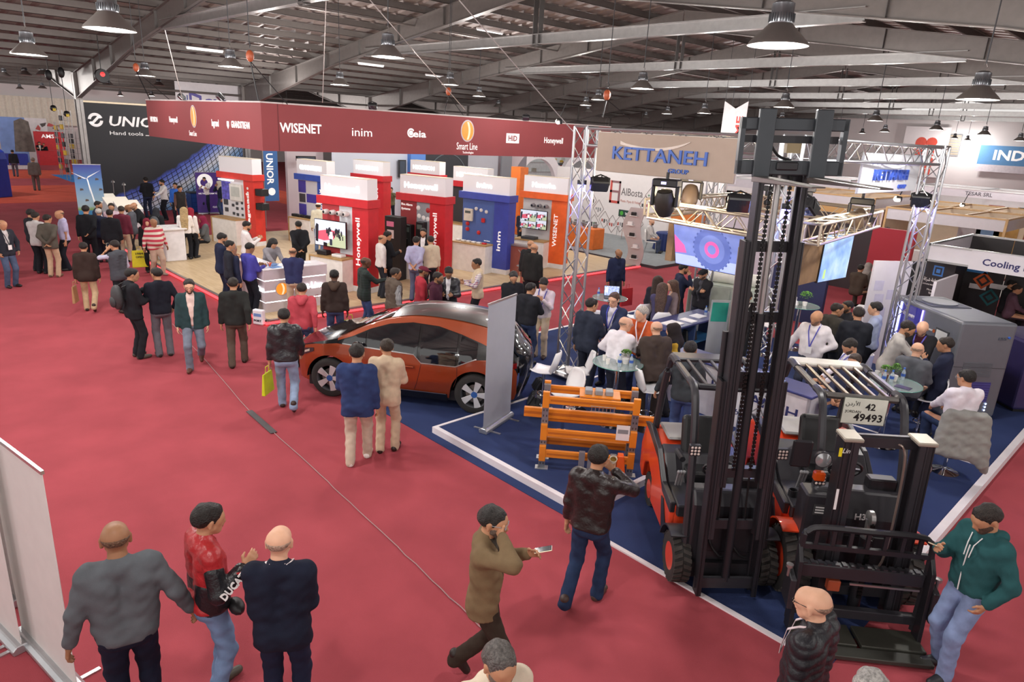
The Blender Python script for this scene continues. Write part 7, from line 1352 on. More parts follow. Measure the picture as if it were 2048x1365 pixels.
# banners on the far wall
ib = thing('wall_banner', 'blue banner with white capital letters on the far white wall', 'banner', (-15.2, 65.6, 3.55)); box('cloth', M('#5f93c4', .7, var=.03), (0, 6.5, 0, .03, .55, 2.0), ib); box('lower_strip', M('#d6cfd6', .7), (0, 6.5, 0, .03, 0, .55), ib); text('INDIA', ib, (1.0, 0, .95), YN, .75, WTX, w=3.2, bold=.03)
hb_ = thing('wall_banner', 'white banner with red heart shapes on the far wall', 'banner', (-20.9, 65.6, 3.4)); box('cloth', M('#e4dee0', .7, var=.02), (0, 3.4, 0, .03, -.6, 3.4), hb_); HR_ = M('#cf4a38', .5)
for z in (.1, 1.6):
    for sx in (0, 1): poly('heart_half', [(0, 0), (.75, 0), (.75, .35)]+arc(.42, .55, .42, .0, PI, 8)+[(0, .5)], YN, (.95+sx*.8, 0, z), .01, HR_, hb_); poly('heart_half', [(0, 0), (.75, 0), (.75, -.45), (.4, -.5), (.1, -.42)], YN, (.95+sx*.8, 0, z-.05), .01, HR_, hb_)
vn = thing('wall_vent', 'square louvred vent high on the far wall', 'vent', (-18.6, 65.9, 4.6)); box('frame', GREY, (0, 1.9, 0, .05, 0, 1.7), vn)
for i in range(8): box('louvre', M('#a89a86', .5), (.05, 1.85, -.04, 0, .1+i*.2, .22+i*.2), vn)
pn = thing('pennant', 'white pointed hanging pennant with red letters left of the raised forks', 'banner', PY(1440, 275, 28)); box('cloth', M('#ded8da', .7), (0, 1.1, 0, .02, 0, 1.15), pn); MB().prism([(0, 1.15), (1.1, 1.15), (1.1, 1.5), (.55, 1.2), (0, 1.5)], 0, .02, 'y').build('pointed_top', M('#ded8da', .7), pn); text('ME', pn, (.95, 0, .1), ((0, 0, 1), (-1, 0, 0)), .3, M('#c83a34', .5), w=.8, bold=.02)
for x in (.02, 1.08): MB().tube((x, .01, 1.45), (x, .01, rz_(pn.location.x)-pn.location.z), .01, 5).build('hanging_wire', DGREY, pn)
for i, (x, y, w_, h_) in enumerate(((1205, 248, 3.2, 2.0), (1390, 250, 3.0, 2.0))):
    P_ = PY(x, y+12, 65.8); v = thing('wall_window', 'grilled window high on the far wall, %s' % ('left of the brown sign', 'behind the brown sign')[i], 'window', P_); box('pane', M('#8d8a8a', .4), (0, w_, 0, .05, 0, h_), v)
    for k in range(5): box('grille_bar', GREY, (w_*k/5, w_*k/5+.05, -.05, 0, 0, h_), v)
# foreground
P(227,1052,2,'bald man in a plain grey sweater seen from behind',H=1.80,g=1.2,top='#5a5e63',tr='J#1d2233',hair='#3a302b',bald=2,skin='t',L='wide',R='side',st=(0,.1),hem=-.05)
MJ=P(403,1015,75,'man in a red and black leather motorcycle jacket',H=1.76,top='#30343c',jk='L#a92a2e',tr='J#7088aa',sh='#4b463c',L='down',R=((.05,.21,-.13),(.3,-.7,-1)),opn=.03,hem=-.02,st=(.05,-.05),collar='L#17171a')
NB=P(555,1062,12,'bald man in a navy blazer with his back turned',H=1.78,g=1.04,top='#dfe0e6',jk='#1c2030',tr='#20263c',hair='#8a8078',bald=2,skin='l',L=((-.05,.24,-.3),(.12,-1,-.2)),R=((-.06,.3,-.25),(.3,-1,-.3)),hem=-.2,lan='#e6d9d9',collar='#dfdce0')
BR=P(978,1010,95,'man in a brown blazer holding a hand to his ear and a phone',H=1.77,top='#4a443c',jk='#7a664c',tr='#3a2f28',sh='#241a16',hair='#2b2826',beard='#4a4440',gl=2,skin='m',L='phone',R='ear',opn=.06,st=(-.22,.1),lift=(.09,0),hy=10,collar='#e0dede')
P(995,1288,150,'grey haired man in a beige jacket at the bottom edge',H=1.74,g=1.05,top='#dfd6cc',jk='#d8c9b4',tr='#5a5248',hair='#5d5855',beard='#5a5450',opn=.05)
CUPM=P(1197,890,18,'man in a black leather jacket drinking from a cup',H=1.78,top='#5a2a2c',jk='L#2a2222',tr='J#2b3a58',sh='#4a3a34',R=((-.06,.20,.05),(1,.0,-.8)),L='down',st=(-.25,.12),lift=(.05,0),hem=-.02,collar='L#2a2222')
PU=P(1645,1185,285,'bald man in a black quilted jacket with glasses and a lanyard',H=1.74,g=1.12,top='N#202126',tr='#23252c',hair='#5a5048',bald=2,gl=1,skin='l',lan='#d9c9cc',quilt=1,hem=-.05,beard=None)
GH=P(1990,1010,218,'man in a dark green zip hoodie looking at his phone',H=1.76,g=1.05,jk='#2a5558',top='#3b4248',tr='J#8496bc',sh='#26262b',hair='#2a231f',beard='#2a211c',L='pocket',R='phone',hy=12,hp=28,st=(.14,0),hood='#2a5558',hem=-.06)
P(1752,1345,200,'person with short grey white hair cut off by the bottom edge',H=1.7,top='#6a6a6e',hair='#a9a6a2')
# middle aisle
P(713,688,8,'man in a navy sweater and sand trousers walking past the car',H=1.78,g=1.14,top='#32406a',tr='#c9b7a4',sh='#e6e0da',hair='#221c19',L='front',R='down',st=(-.05,.22),hem=-.16)
P(773,680,12,'man in a light beige suit beside the car',H=1.74,top='#d8dbe8',jk='#cdb79c',tr='#cbb59a',sh='#2a1d18',hair='#33281f',L='swb',R='front',st=(.02,.12),hy=-25,hem=-.22,collar='#c9cee4')
YB=P(567,617,4,'man in a black leather jacket and light jeans carrying a yellow bag',H=1.74,g=1.05,top='#202024',jk='L#26262a',tr='J#8fa2bf',sh='#3a2a24',hair='#191614',L='down',R='swf',st=(.18,-.2),lift=(0,.08),hem=-.04,collar='L#26262a')
P(603,567,8,'man in a coral red hoodie and blue jeans',H=1.66,g=1.2,top='#b84a55',tr='J#4a5c82',hair='#28201c',hood='#b84a55',st=(0,.15),hem=-.08,R='swb')
P(465,555,6,'man in a dark olive jacket and brown trousers',H=1.74,g=1.08,top='#202224',jk='#2c2d2c',tr='#5f5148',sh='#2b1d16',hair='#2a231e',st=(-.12,.2),hem=-.1,R='swb',collar='#cfc7bb')
P(377,556,182,'bearded man with glasses in a dark green blazer walking forward',H=1.74,jk='#2f4649',top='#e3cbc2',opn=.07,tr='J#77808f',sh='#5a3526',hair='#241c18',beard='#2a201b',gl=1,st=(-.25,.18),lift=(.12,0),hem=-.18,skin='l')
P(313,537,-8,'man in a black high neck sweater and grey trousers',H=1.76,top='#20222c',tr='#69686f',sh='#29221f',hair='#1f1815',L='front',R='pocket',hy=-25,hem=-.06,collar='#20222c')
BP=P(258,538,70,'man in a black suit with a grey backpack talking with a raised hand',H=1.76,top='#c9ccd6',jk='#24252a',tr='#26272c',sh='#4a4038',hair='#1c1816',L='chest',R='front',hy=10,opn=.04,hem=-.22,collar='#c4c8d4')
BB=P(165,483,8,'man in a dark brown jacket and sand trousers walking away',H=1.66,top='#c9c4b8',jk='#382c28',tr='#c0a684',sh='#33241c',hair='#211a17',st=(.05,-.25),lift=(0,.08),hem=-.2,collar='#cfc6b8')
VS=P(230,480,-40,'man in a grey quilted vest holding up a phone',H=1.72,top='#b9b8cc',jk='#47494f',vest=True,tr='#1f2025',sh='#2f241f',hair='#211b18',slv=.12,L='cam',R='down',st=(-.2,.15),hem=-.12,quilt=1)
P(305,437,150,'heavy man in a red and cream striped polo',H=1.66,g=1.3,belly=.06,top=stripes('polo_stripes',2,.135,[(0,'#cfc2b4'),(.5,'#b23448')]),tr='#b19a88',sh='#8a7a70',hair='#8a7a70',bald=2,skin='t',st=(.12,-.12),hem=-.12,R='wide',L='wide')
YW=P(292,437,172,'woman in black with a dark red headscarf holding a yellow poster bag',H=1.60,top='#1c1c20',tr='#1c1c20',hijab='#7a2434',skin='l',L='front',R='down',hem=-.3)
P(121,420,262,'man in a pale lilac short sleeved shirt',H=1.76,top='#b9b4d4',slv=-.75,tr='#22242c',hair='#4a3a30',bald=1,skin='m',st=(0,.1))
P(92,430,25,'man in an olive blazer with hands clasped behind him',H=1.74,top='#d0ccc0',jk='#57524a',tr='#c2a68a',sh='#6a5040',L='back',R='back',hair='#241d19',hy=20,hem=-.18)
P(68,425,35,'man in a light grey blazer and black trousers',H=1.74,top='#e6e4e4',jk='#bdb9b8',tr='#1e1f25',hair='#28211d',hem=-.18,L='front')
P(58,419,60,'man in dark clothes half hidden behind the light grey blazer',H=1.78,top='#2a2c32',tr='#22242a',hair='#221c1a')
P(2,440,150,'man in a dark blazer and jeans with a badge at the left edge',H=1.76,top='#c9c4c4',jk='#2d2f38',tr='J#4d5a74',opn=.05,lan='#20242c',badge=1,L='pocket',R='pocket',hair='#2a221e',bald=1,hem=-.15)
P(170,412,10,'big man in a black sweater seen from behind near the steel column',H=1.82,g=1.12,top='#1f2024',tr='#1c1d22',hair='#1d1816',hem=-.08,R='back')
P(218,420,12,'man in a long black coat in the crowd at the left',H=1.76,top='#24242a',jk='#202126',tr='#1d1e24',hair='#1f1a18',hem=-.32)
P(241,413,20,'man in a burgundy sweater and cream trousers',H=1.74,top='#6a2c3c',tr='#d3c2a8',hair='#2f2722',hy=-30)
P(259,409,-70,'bald man in a grey suit facing left',H=1.76,jk='#55575e',top='#dcdce2',tr='#3a3b42',hair='#4a3a30',bald=2,skin='t',opn=.04,beard='#2a2220',hem=-.2)
P(193,403,110,'man in a dark blue suit among the crowd by the column',H=1.74,jk='#33384c',top='#e0e0e8',opn=.05,tr='#2a2d3a',hair='#241f1c',beard='#2c2522')
P(196,418,15,'white haired man in a navy jacket in the crowd',H=1.66,jk='#2b3044',top='#d5d5dc',tr='#2a2c36',hair='#c9c4bf')
P(222,407,185,'man in a pale pink shirt facing the camera in the crowd',H=1.74,top='#d3b8c4',tr='#2a2c36',hair='#2d2420',beard='#33291f')
P(286,405,255,'balding man in a black jacket leaning over the white counter',H=1.72,top='#c9c9cc',jk='#26272b',tr='#22242a',hair='#3a302a',bald=2,gl=1,lean=25,L='front',R='front',beard='#4a423c',hp=20)
DB=P(311,416,20,'woman with a dark headscarf and a grey backpack',H=1.60,top='#26272b',tr='#22242a',hijab='#2b2c31')
P(367,415,8,'woman with long blond hair in a white top at the counter',H=1.66,g=.92,top='#ece6e2',tr='#1e1f24',hair='#b59a6e',longh=.42,L='front',R='front',z=.1)
P(379,416,30,'woman in a red headscarf standing behind the blond woman',H=1.62,g=.92,top='#e6e0dc',tr='#26272c',hijab='#8a2436',z=.1)
P(407,433,258,'seated woman in a grey coat with a white and red headscarf',H=1.66,top='#dcd8d6',jk='#5c5e60',tr='#1f2025',hijab='#7d2440',sit=.47,L='lap',R='lap',z=.1,hem=-.1)
P(291,355,-20,'man in a black jacket standing at the tool bench',H=1.78,top='#e0e0e0',jk='#202126',tr='#2a3148',hair='#1a1614',L='front',hem=-.05)
P(325,360,250,'bearded man in a white shirt at the tool bench',H=1.76,top='#e9e6e4',tr='#20222a',hair='#1d1816',beard='#1d1816',L='low',R='front')
P(350,366,190,'man in a bright blue jacket beside the purple banner',H=1.72,top='#3a6fd0',tr='#24262e',hair='#221c19')
P(358,372,150,'man in a dark brown vest beside the purple banner',H=1.72,top='#6a5048',jk='#33302f',vest=True,tr='#24304a',hair='#1d1816')
P(408,353,190,'man in a white shirt reading a phone by the mosaic wall',H=1.78,top='#ece9e6',tr='#262b3a',hair='#1d1816',beard='#241d19',L='reach',R='phone',hp=25)
P(439,362,255,'woman in a pale headscarf and denim by the mosaic wall',H=1.66,top='#2c3244',tr='J#4a5c7c',hijab='#c9bfae',R='face')
P(65,316,2,'man in a grey suit walking away on the far red aisle',H=1.79,g=1.12,jk='#6f6560',top='#d0ccc8',tr='#655c58',hair='#8a7c70',hem=-.2)
P(24,300,5,'man in a dark shirt and grey trousers at the blue stand wall',H=1.72,top='#26262c',tr='#585460',hair='#2a211d',st=(.1,-.1))
P(78,284,175,'man in a black suit with folded arms at the far red counter',H=1.78,jk='#1e1f24',top='#dcdad8',opn=.05,tr='#1e1f24',hair='#1d1816',L='cross',R='cross')
P(87,286,190,'person in black beside the far red counter',H=1.7,top='#1e1f24',tr='#1e1f24',hair='#1d1816')
# red stand
Z1=.1
P(440,467,75,'man in a navy blazer with a white shirt at the layered desk',H=1.80,jk='#262c42',top='#e6e4e8',opn=.04,tr='#22263a',hair='#1c1816',beard='#1f1a18',L='front',R='front',z=Z1,hem=-.2,hp=20)
P(456,482,85,'dark haired person half hidden behind the navy blazers',H=1.72,top='#2a2c34',tr='#22242c',hair='#1c1816',z=Z1)
P(461,490,55,'grey haired man in a navy blazer at the layered desk',H=1.72,jk='#2a2f45',top='#e2e2e8',tr='#262a3a',hair='#9a948e',hem=-.2)
P(496,487,55,'man in a violet blue sweater reading at the layered desk',H=1.76,top='#4a48a0',tr='#1e2028',hair='#1a1614',L='front',R='front',hp=25,skin='t')
P(490,443,80,'bearded man in a white shirt holding a phone behind the desk',H=1.78,top='#dcd6d4',tr='#22242c',hair='#191513',beard='#191513',R='phone',L='phone',hp=20,z=Z1,lan='#33363c')
P(533,474,150,'woman with long black hair in a grey jacket bending over the desk',H=1.66,g=.92,top='#e2dedc',jk='#8a878c',tr='#26262c',hair='#191716',longh=.4,lean=28,L='low',R='low',hp=35,z=Z1)
P(585,496,2,'man in a navy jumper and khaki trousers leaning on the desk',H=1.70,g=1.1,top='#33375c',tr='#c0ad96',hair='#3a2e28',bald=1,L='low',R='low',hem=-.06)
P(597,443,-15,'man in a black jacket with hands behind his back at the stand',H=1.74,g=1.1,top='#26272b',jk='#232428',tr='#22242a',hair='#1a1614',L='back',R='back',z=Z1,hem=-.15)
P(636,406,15,'man in a cream shirt and white cap at the screen tower',H=1.74,top='#d8d2bc',tr='J#5c6e90',hair='#2c241f',cap='#e6e2da',z=Z1,hem=-.1)
GB=P(668,541,4,'dark skinned man in a brown hooded jacket with a lime bag',H=1.72,top='#2c2624',jk='#3a2f2c',tr='J#46557a',hair='#171413',skin='d',hood='#4a3c34',R='down',hem=-.08)
P(728,515,70,'man in a dark green checked shirt photographing with a phone',H=1.76,top=plaid('check_green','#16241f','#20382f','#2a2a30',.06),tr='J#3f5078',hair='#1a1512',bald=1,skin='d',R='reach',L='down',hem=-.14)
P(788,537,60,'man in a brown quilted vest looking right',H=1.72,g=1.1,top=plaid('check_grey','#8a8a8c','#3a3a3e','#b9b7b4',.03),jk='#5a4f46',vest=True,tr='#3a4258',hair='#2a221e',skin='t',quilt=1,hy=20,hem=-.1)
P(773,463,60,'man in a black suit with a white shirt by the black cabinet',H=1.76,jk='#1e1f23',top='#e9e6e6',tr='#1e1f23',opn=.03,hair='#1a1614',R='front',z=Z1,hem=-.22)
P(762,470,70,'person hidden behind the black suit by the cabinet',H=1.7,top='#d6d0cc',tr='#2a2c33',hair='#2a221d',z=Z1,bald=1)
P(832,474,20,'man in a lilac shirt with hands clasped behind his back',H=1.74,top='#a9a7c4',tr='#5a6078',hair='#1d1816',L='back',R='back',slv=.4,z=Z1)
P(862,473,-25,'man in a beige bomber jacket at the fire alarm tower',H=1.72,top='#d6cdbd',jk='#c9baa2',tr='#24252b',hair='#2a221d',L='front',z=Z1,hem=-.06)
P(847,457,190,'man in a black suit facing the camera at the fire alarm tower',H=1.76,jk='#202126',top='#eceaea',opn=.06,tr='#202126',hair='#221c19',beard='#2d2521',L='front',R='front',z=Z1)
P(843,533,75,'man in a red jacket and burgundy cap behind the car',H=1.70,top='#a83440',tr='#2a2c36',hair='#2a201c',cap='#6a2838',skin='t',beard='#2a201b',hem=-.05)
P(873,545,110,'man in a dark maroon hoodie behind the car',H=1.68,top='#4a2634',tr='#2a2c36',hair='#221b18',hood='#4a2634',skin='t',beard='#2a201b')
P(898,534,185,'man in a black leather jacket reading behind the car',H=1.72,jk='L#202024',top='#dcdada',opn=.05,tr='#2a2c36',hair='#191513',L='front',R='front',hp=35,skin='t')
P(957,518,262,'man in a beige vest with checked sleeves behind the car',H=1.74,top=plaid('check_colour','#e0d8d4','#a84a5a','#5a6a9a',.05),jk='#c9b79c',vest=True,tr='#22242a',hair='#1c1816',skin='t',L='front',R='front',hem=-.1,beard=None)
P(782,375,180,'photographer in an olive jacket raising a camera',H=1.74,top='#6a6850',tr='#22252c',hair='#2a221d',L='cam',R='cam')
P(1027,543,170,'man in a black shirt with a short grey beard behind the rollup banner',H=1.74,top='#26262a',tr='#26262a',hair='#2c2826',beard='#4a4440',L='clasp',R='clasp',hp=25)
P(1060,567,35,'man in a black jacket beside the car tail',H=1.72,g=1.1,top='#26272b',jk='#27282d',tr='J#3a4868',hair='#1d1816',R='chest',hem=-.06,hy=20)
P(1089,556,195,'man in a pale pink shirt with a blue lanyard looking down',H=1.74,top='#d8ccd0',tr='#c9b69c',sh='#3a2a22',hair='#1c1715',lan='#3a3f9a',R='down',L='chest',hp=35)
P(1068,488,25,'stout bald man in a black sweater at the orange tower',H=1.78,g=1.15,top='#282828',tr='#222327',hair='#6a5a50',bald=2,skin='m',z=Z1,hem=-.12)
P(1061,481,22,'bald person partly hidden behind the stout man in black',H=1.76,top='#2c2c2e',tr='#24252a',hair='#6a5a50',bald=2,z=Z1)
P(1047,419,185,'man in a navy cardigan over a red jumper with clasped hands',H=1.72,jk='#2b3040',top='#7a2c34',opn=.08,tr='#2a2c33',hair='#3a322c',bald=1,L='clasp',R='clasp',z=Z1,lan='#dcdcdc',badge=1,beard='#5a524c')
P(1038,358,60,'man in a pale lilac shirt at the arches',H=1.74,top='#c4c0d8',tr='#2a2c36',hair='#1d1816'); P(1076,352,20,'man in a white shirt with his back turned at the arches',H=1.78,top='#e6e2de',tr='#2c2f3a',hair='#1d1816'); P(1043,379,-10,'man in a light grey shirt below the arches',H=1.74,top='#b3b0ae',tr='#3a3a40',hair='#2a2420')
RBG=P(1237,498,150,'man in a navy track jacket carrying a red bag on the aisle',H=1.76,top='#262c48',tr='#2a2c36',hair='#2a221e',bald=1,beard='#2a211c',skin='t',R='down',L='down',hem=-.08)
P(1302,439,100,'seated bald man in a pale grey shirt at the blue cloth table',H=1.76,g=1.1,top='#c9c6c4',tr='J#454e66',hair='#3a2e28',bald=2,skin='l',beard='#4a3c34',sit=.47,z=.09,L='lap',R='lap',lan='#2a3a6a')
# blue stand
P(1317,553,5,'woman with long brown hair in a black cardigan',H=1.64,g=.9,top='#2a2830',tr='#2a2c33',hair='#3a2c24',longh=.38,z=.1)
P(1326,567,3,'woman with straight brown hair in a grey violet top',H=1.64,g=.92,top='#4c4864',tr='#b0a294',hair='#5a463c',longh=.34,L='cross',R='cross',z=.1)
P(1350,561,262,'woman with long hair in a taupe cardigan over a peach top',H=1.66,g=.9,top='#d8b49c',jk='#8f8086',opn=.07,tr='#24252b',hair='#5a4438',longh=.45,skin='l',z=.1,hem=-.3)
P(1365,528,75,'man in a navy jumper holding his hand to his chin',H=1.76,top='#2a3046',tr='#26283a',hair='#1d1816',R='face',L='cross',beard='#241d19',collar='#b9c0dc',z=0)
P(1410,538,215,'man in a black hoodie and backwards cap with folded arms',H=1.76,jk='#2c2c30',top='#4a4a50',opn=.03,tr='#2a2d3a',hair='#1d1816',cap='#222226',beard='#241d19',gl=1,L='cross',R='cross',z=.0)
P(1182,598,30,'man in a dark navy suit next to the truss tower',H=1.76,g=1.06,jk='#2f3442',top='#dfe0e6',tr='#2c313e',hair='#1f1b19',R='front',z=.1,hem=-.22,hy=25,collar='#dfe0e6')
P(1231,586,205,'man with glasses in a navy blazer with a blue lanyard',H=1.80,jk='#2f3754',top='#e2dfe6',opn=.07,tr='#2a2f48',hair='#4a3428',gl=1,lan='#4048a8',L='low',R='down',z=.1,skin='l',hem=-.18)
P(1240,639,35,'balding grey haired man in a white shirt leaning on the table',H=1.72,g=1.12,top='#e9e3e8',tr='#3f4656',hair='#6a6662',bald=2,gl=2,lean=12,L='hip',R='low',z=.1,skin='l',hy=20)
P(1287,614,190,'grey curly haired man in an orange sweater with a white lanyard',H=1.74,g=1.1,top='#b5522c',tr='#3a4464',hair='#a39c94',lan='#e6e0e4',L='low',R='low',z=.1,hy=40,skin='l',collar='#e0dede')
P(1316,644,-20,'bald man in a dark brown blazer with his back turned',H=1.74,g=1.1,jk='#4a3f3a',top='#dcd8d4',tr='#3a3430',hair='#6a5c50',bald=2,L='low',R='down',z=.1,hem=-.25,skin='l',collar='#d0ccc8')
P(1353,648,270,'woman in a black headscarf and yellow sleeves',H=1.62,top='#c9a23c',jk='#28262a',vest=True,tr='#26262c',hijab='#2c2626',z=.1,skin='l',hem=-.25)
P(1382,685,8,'man in a charcoal hoodie with a blue lanyard behind the forklift',H=1.74,top='#3c4146',tr='J#4f6290',hair='#1d1816',hood='#3c4146',L='side',R='front',z=.1,collar='#3c46a0')
P(1497,583,200,'man seen between the mast rails with a lanyard',H=1.74,top='#26272b',tr='#26272b',hair='#1d1816',beard='#1d1816',lan='#d8d8dc',badge=1,z=.1)
P(1637,622,192,'bald man in a white shirt with a lanyard badge, hand on hip',H=1.76,g=1.12,top='#e3dcde',tr='#3a3d4a',hair='#5a463c',bald=2,beard='#5a463c',lan='#4a4aa8',badge=1,L='hip',R='side',z=.1,hy=15,skin='m')
P(1673,608,40,'man in a dark olive jacket talking in the rear group',H=1.72,jk='#3f3c38',top='#6a6660',tr='#2a2c33',hair='#2c2622',L='front',R='front',z=.1,hy=30)
P(1700,603,235,'bearded man in a black polo in the rear group',H=1.66,top='#26272c',tr='#26272c',hair='#191513',beard='#191513',L='front',z=.1,skin='t')
P(1720,616,-10,'man in a black jacket seen from behind in the rear group',H=1.82,g=1.08,top='#22242a',jk='#26282f',tr='#1f2127',hair='#2b2420',L='front',R='front',z=.1,hem=-.08)
P(1758,606,275,'young man in a light blue shirt in the rear group',H=1.78,top='#a9b3d0',tr='#24252c',hair='#191513',skin='l',L='front',R='front',z=.1)
P(1708,681,250,'seated man in a white shirt looking down behind the forklift guard',H=1.74,top='#e6e2e8',tr='#2a2e40',hair='#241e1a',beard='#241e1a',sit=.72,L='lap',R='lap',hp=35,z=.1,lan='#4a4ab0')
P(1713,711,200,'brown haired seated person partly hidden behind the forklift guard',H=1.66,top='#33384c',tr='#3a4a70',hair='#3a2d24',sit=.72,L='lap',R='lap',z=.1)
P(1792,641,85,'man in a light grey blazer leaning over papers',H=1.80,jk='#b5b0ac',top='#5a5a60',opn=.04,tr='#a8a4a0',hair='#2a221e',beard='#2a221e',lean=14,L='low',R='low',hp=30,z=.1,hem=-.22)
P(1849,643,192,'stout bald man in a black jacket over a maroon jumper',H=1.70,g=1.18,jk='#232326',top='#4a2430',opn=.09,tr='#2a2f45',hair='#7a6a60',bald=2,beard='#5a4c44',lan='#4a48a8',badge=1,L='low',R='low',hp=30,z=.1,skin='l')
P(1837,688,10,'seated bald man in a grey sweater seen from behind',H=1.76,g=1.08,top='#5c5e64',tr='#2a2c36',hair='#8a7a6c',bald=2,sit=.74,L='front',R='front',z=.1,skin='l',collar='#dce0ec')
P(1900,677,275,'man in a navy jumper holding his collar, facing left',H=1.72,g=1.06,top='#2b3046',tr='#262b40',hair='#2a221d',R='down',L='chest',z=.1,skin='m')
P(1940,745,-35,'seated man in a white shirt with a grey jacket on his stool',H=1.76,g=1.1,top='#e6dfe6',tr='J#33405e',hair='#1f1a17',sit=.74,L='low',R='low',z=.1,hy=-20,gl=2)
# far right
P(1737,466,100,'man in a dark grey suit far behind the right truss',H=1.76,jk='#4a4b52',top='#d0d0d4',opn=.05,tr='#3a3b42',hair='#1d1816',beard='#1d1816'); P(1757,470,15,'man in a light grey suit seen from behind far right',H=1.76,jk='#8f8b8a',top='#d8d8d8',tr='#8a8786',hair='#1d1816',hem=-.22); P(1766,465,250,'man with long dark hair behind the light grey suit',H=1.74,top='#2c2a2c',tr='#2c2a2c',hair='#2a201a'); P(1777,455,240,'man in black looking right far behind the group',H=1.76,top='#2a2a2c',tr='#2a2a2c',hair='#1d1816',lan='#d0d0d0')
P(1722,531,20,'seated man in a brown jacket at the rear white table',H=1.74,jk='#4a4038',top='#6a6058',tr='#3a342f',hair='#1f1a17',sit=.47,L='lap',R='lap'); P(1737,527,30,'seated woman in a grey headscarf beside the brown jacket',H=1.66,top='#5a5652',tr='#3a3836',hijab='#9a928c',sit=.47,L='lap',R='lap')
P(2022,562,100,'bearded man in a black jacket seated at the black framed table',H=1.76,top='#26262a',tr='#26262a',hair='#161311',beard='#161311',sit=.47,L='lap',R='lap'); P(2033,571,80,'man in a plum blazer seated at the right edge',H=1.76,jk='#5c4450',top='#dcd4d4',tr='#3a3038',hair='#2a221d',sit=.47,L='lap',R='lap')
P(1956,399,20,'man in a blue shirt at the distant white stand',H=1.74,top='#3f4a9a',tr='#26283a',hair='#26201c'); P(1986,407,200,'man in a black suit at the distant white stand',H=1.74,top='#24252b',tr='#24252b',hair='#1d1816'); P(1452,375,90,'man in a dark suit at the stand behind the brown sign',H=1.76,jk='#33353f',top='#d8d8dc',opn=.05,tr='#2a2c36',hair='#1d1816'); P(1394,383,150,'person with a blue scarf far behind the inner truss',H=1.7,top='#2c3452',tr='#2a2c36',hair='#2a221d'); P(1430,388,0,'dark haired visitor far behind the inner truss',H=1.7,top='#4a4a50',tr='#2a2c36',hair='#1d1816')
# ------------------------------------------------------------------ things people hold
def held(name, lab, cat, r, hand, build, off=(0, 0, 0), rot=(0, 0, 0), grp=None):
    o = build(name); o.matrix_world = r['M'] @ Matrix.Translation(r[hand]+Vector(off)) @ Matrix.Rotation(rot[2], 4, 'Z') @ Matrix.Rotation(rot[1], 4, 'Y') @ Matrix.Rotation(rot[0], 4, 'X'); tag(o, lab, cat, grp); return o
def ph_(n):
    r = link(bpy.data.objects.new(n, None)); box('phone_body', M('#c4b79c', .3, .3), (-.037, .037, -.075, .075, -.005, .005), r, bevel=.004); box('phone_screen', M('#2b3038', .1, emit=.05, coat=1.), (-.034, .034, -.07, .07, .005, .0056), r); return r
held('mobile_phone', 'white framed phone held by the man in the brown blazer', 'phone', BR, 'L', ph_, (0, .06, .04), (.3, 0, 0)); held('mobile_phone', 'phone in the hand of the man in the green hoodie', 'phone', GH, 'R', ph_, (-.02, .06, .04), (.5, 0, .5)); held('mobile_phone', 'lit phone held up by the man in the quilted vest', 'phone', VS, 'L', ph_, (0, .03, .03), (1.4, 0, 0))
def cup_(n):
    r = link(bpy.data.objects.new(n, None)); MB().lathe([(.026, -.05), (.038, .05), (.035, .05), (.025, -.04), (0, -.04)], 16).build('cup_wall', M('#e9e0cc', .5), r, smooth=True); MB().lathe([(0, .03), (.033, .03)], 14).build('coffee', M('#a5823c', .2), r); return r
held('paper_cup', 'cream paper cup raised by the man in the leather jacket', 'cup', CUPM, 'R', cup_, (.03, .04, .03), (.5, .2, 0))
def bag_(c, w=.36, h=.42, txt=None):
    def f(n):
        r = link(bpy.data.objects.new(n, None)); m = M(c, .5, var=.1); MB().hexa([(-w/2, -.03, -h-.12), (w/2, -.03, -h-.12), (w/2, .03, -h-.12), (-w/2, .03, -h-.12), (-w/2+.02, -.012, -.12), (w/2-.02, -.012, -.12), (w/2-.02, .012, -.12), (-w/2+.02, .012, -.12)]).build('bag_body', m, r, bevel=.008); MB().path([(-.06, 0, -.12), (-.05, 0, -.02), (.05, 0, -.02), (.06, 0, -.12)], .008, 5).build('handle', m, r)
        if txt: [text(t_, r, (-.1, -.028, -.24-.1*i), YN, .06, M('#3a3410', .5), w=.2, bold=.02) for i, t_ in enumerate(txt)]
        return r
    return f
held('shopping_bag', 'lime yellow bag carried by the man in light jeans', 'bag', YB, 'L', bag_('#c9d41e', .34, .36), (-.04, 0, .02), (0, 0, 1.2)); held('shopping_bag', 'lime green bag carried by the man in the brown hooded jacket', 'bag', GB, 'R', bag_('#b4d42a', .3, .4), (.04, 0, .02), (0, 0, .5)); held('shopping_bag', 'yellow poster bag held by the woman in the dark red headscarf', 'bag', YW, 'R', bag_('#cdc21e', .42, .5, ('1984', 'OPEN')), (.05, .04, .08), (0, 0, PI)); held('shopping_bag', 'brown paper bag carried by the man in sand trousers', 'bag', BB, 'L', bag_('#a8825a', .3, .4), (-.05, 0, .02), (0, 0, 1.4)); held('shopping_bag', 'red bag carried by the man in the navy track jacket', 'bag', RBG, 'L', bag_('#b8242c', .45, .5), (-.1, .05, .02), (0, 0, .3))
def pack_(c):
    def f(n):
        r = link(bpy.data.objects.new(n, None)); MB().ball((0, 0, 0), .16, .1, .24, 14, 9).build('pack_body', M(c, .6, bump=.3), r, smooth=True); MB().ball((0, -.08, -.08), .11, .05, .11, 10, 6).build('front_pocket', M(c, .65), r, smooth=True)
        for s in (-1, 1): MB().path([(s*.1, .06, .2), (s*.11, .16, .24), (s*.12, .2, .1)], .016, 5).build('shoulder_strap', BLACK, r)
        return r
    return f
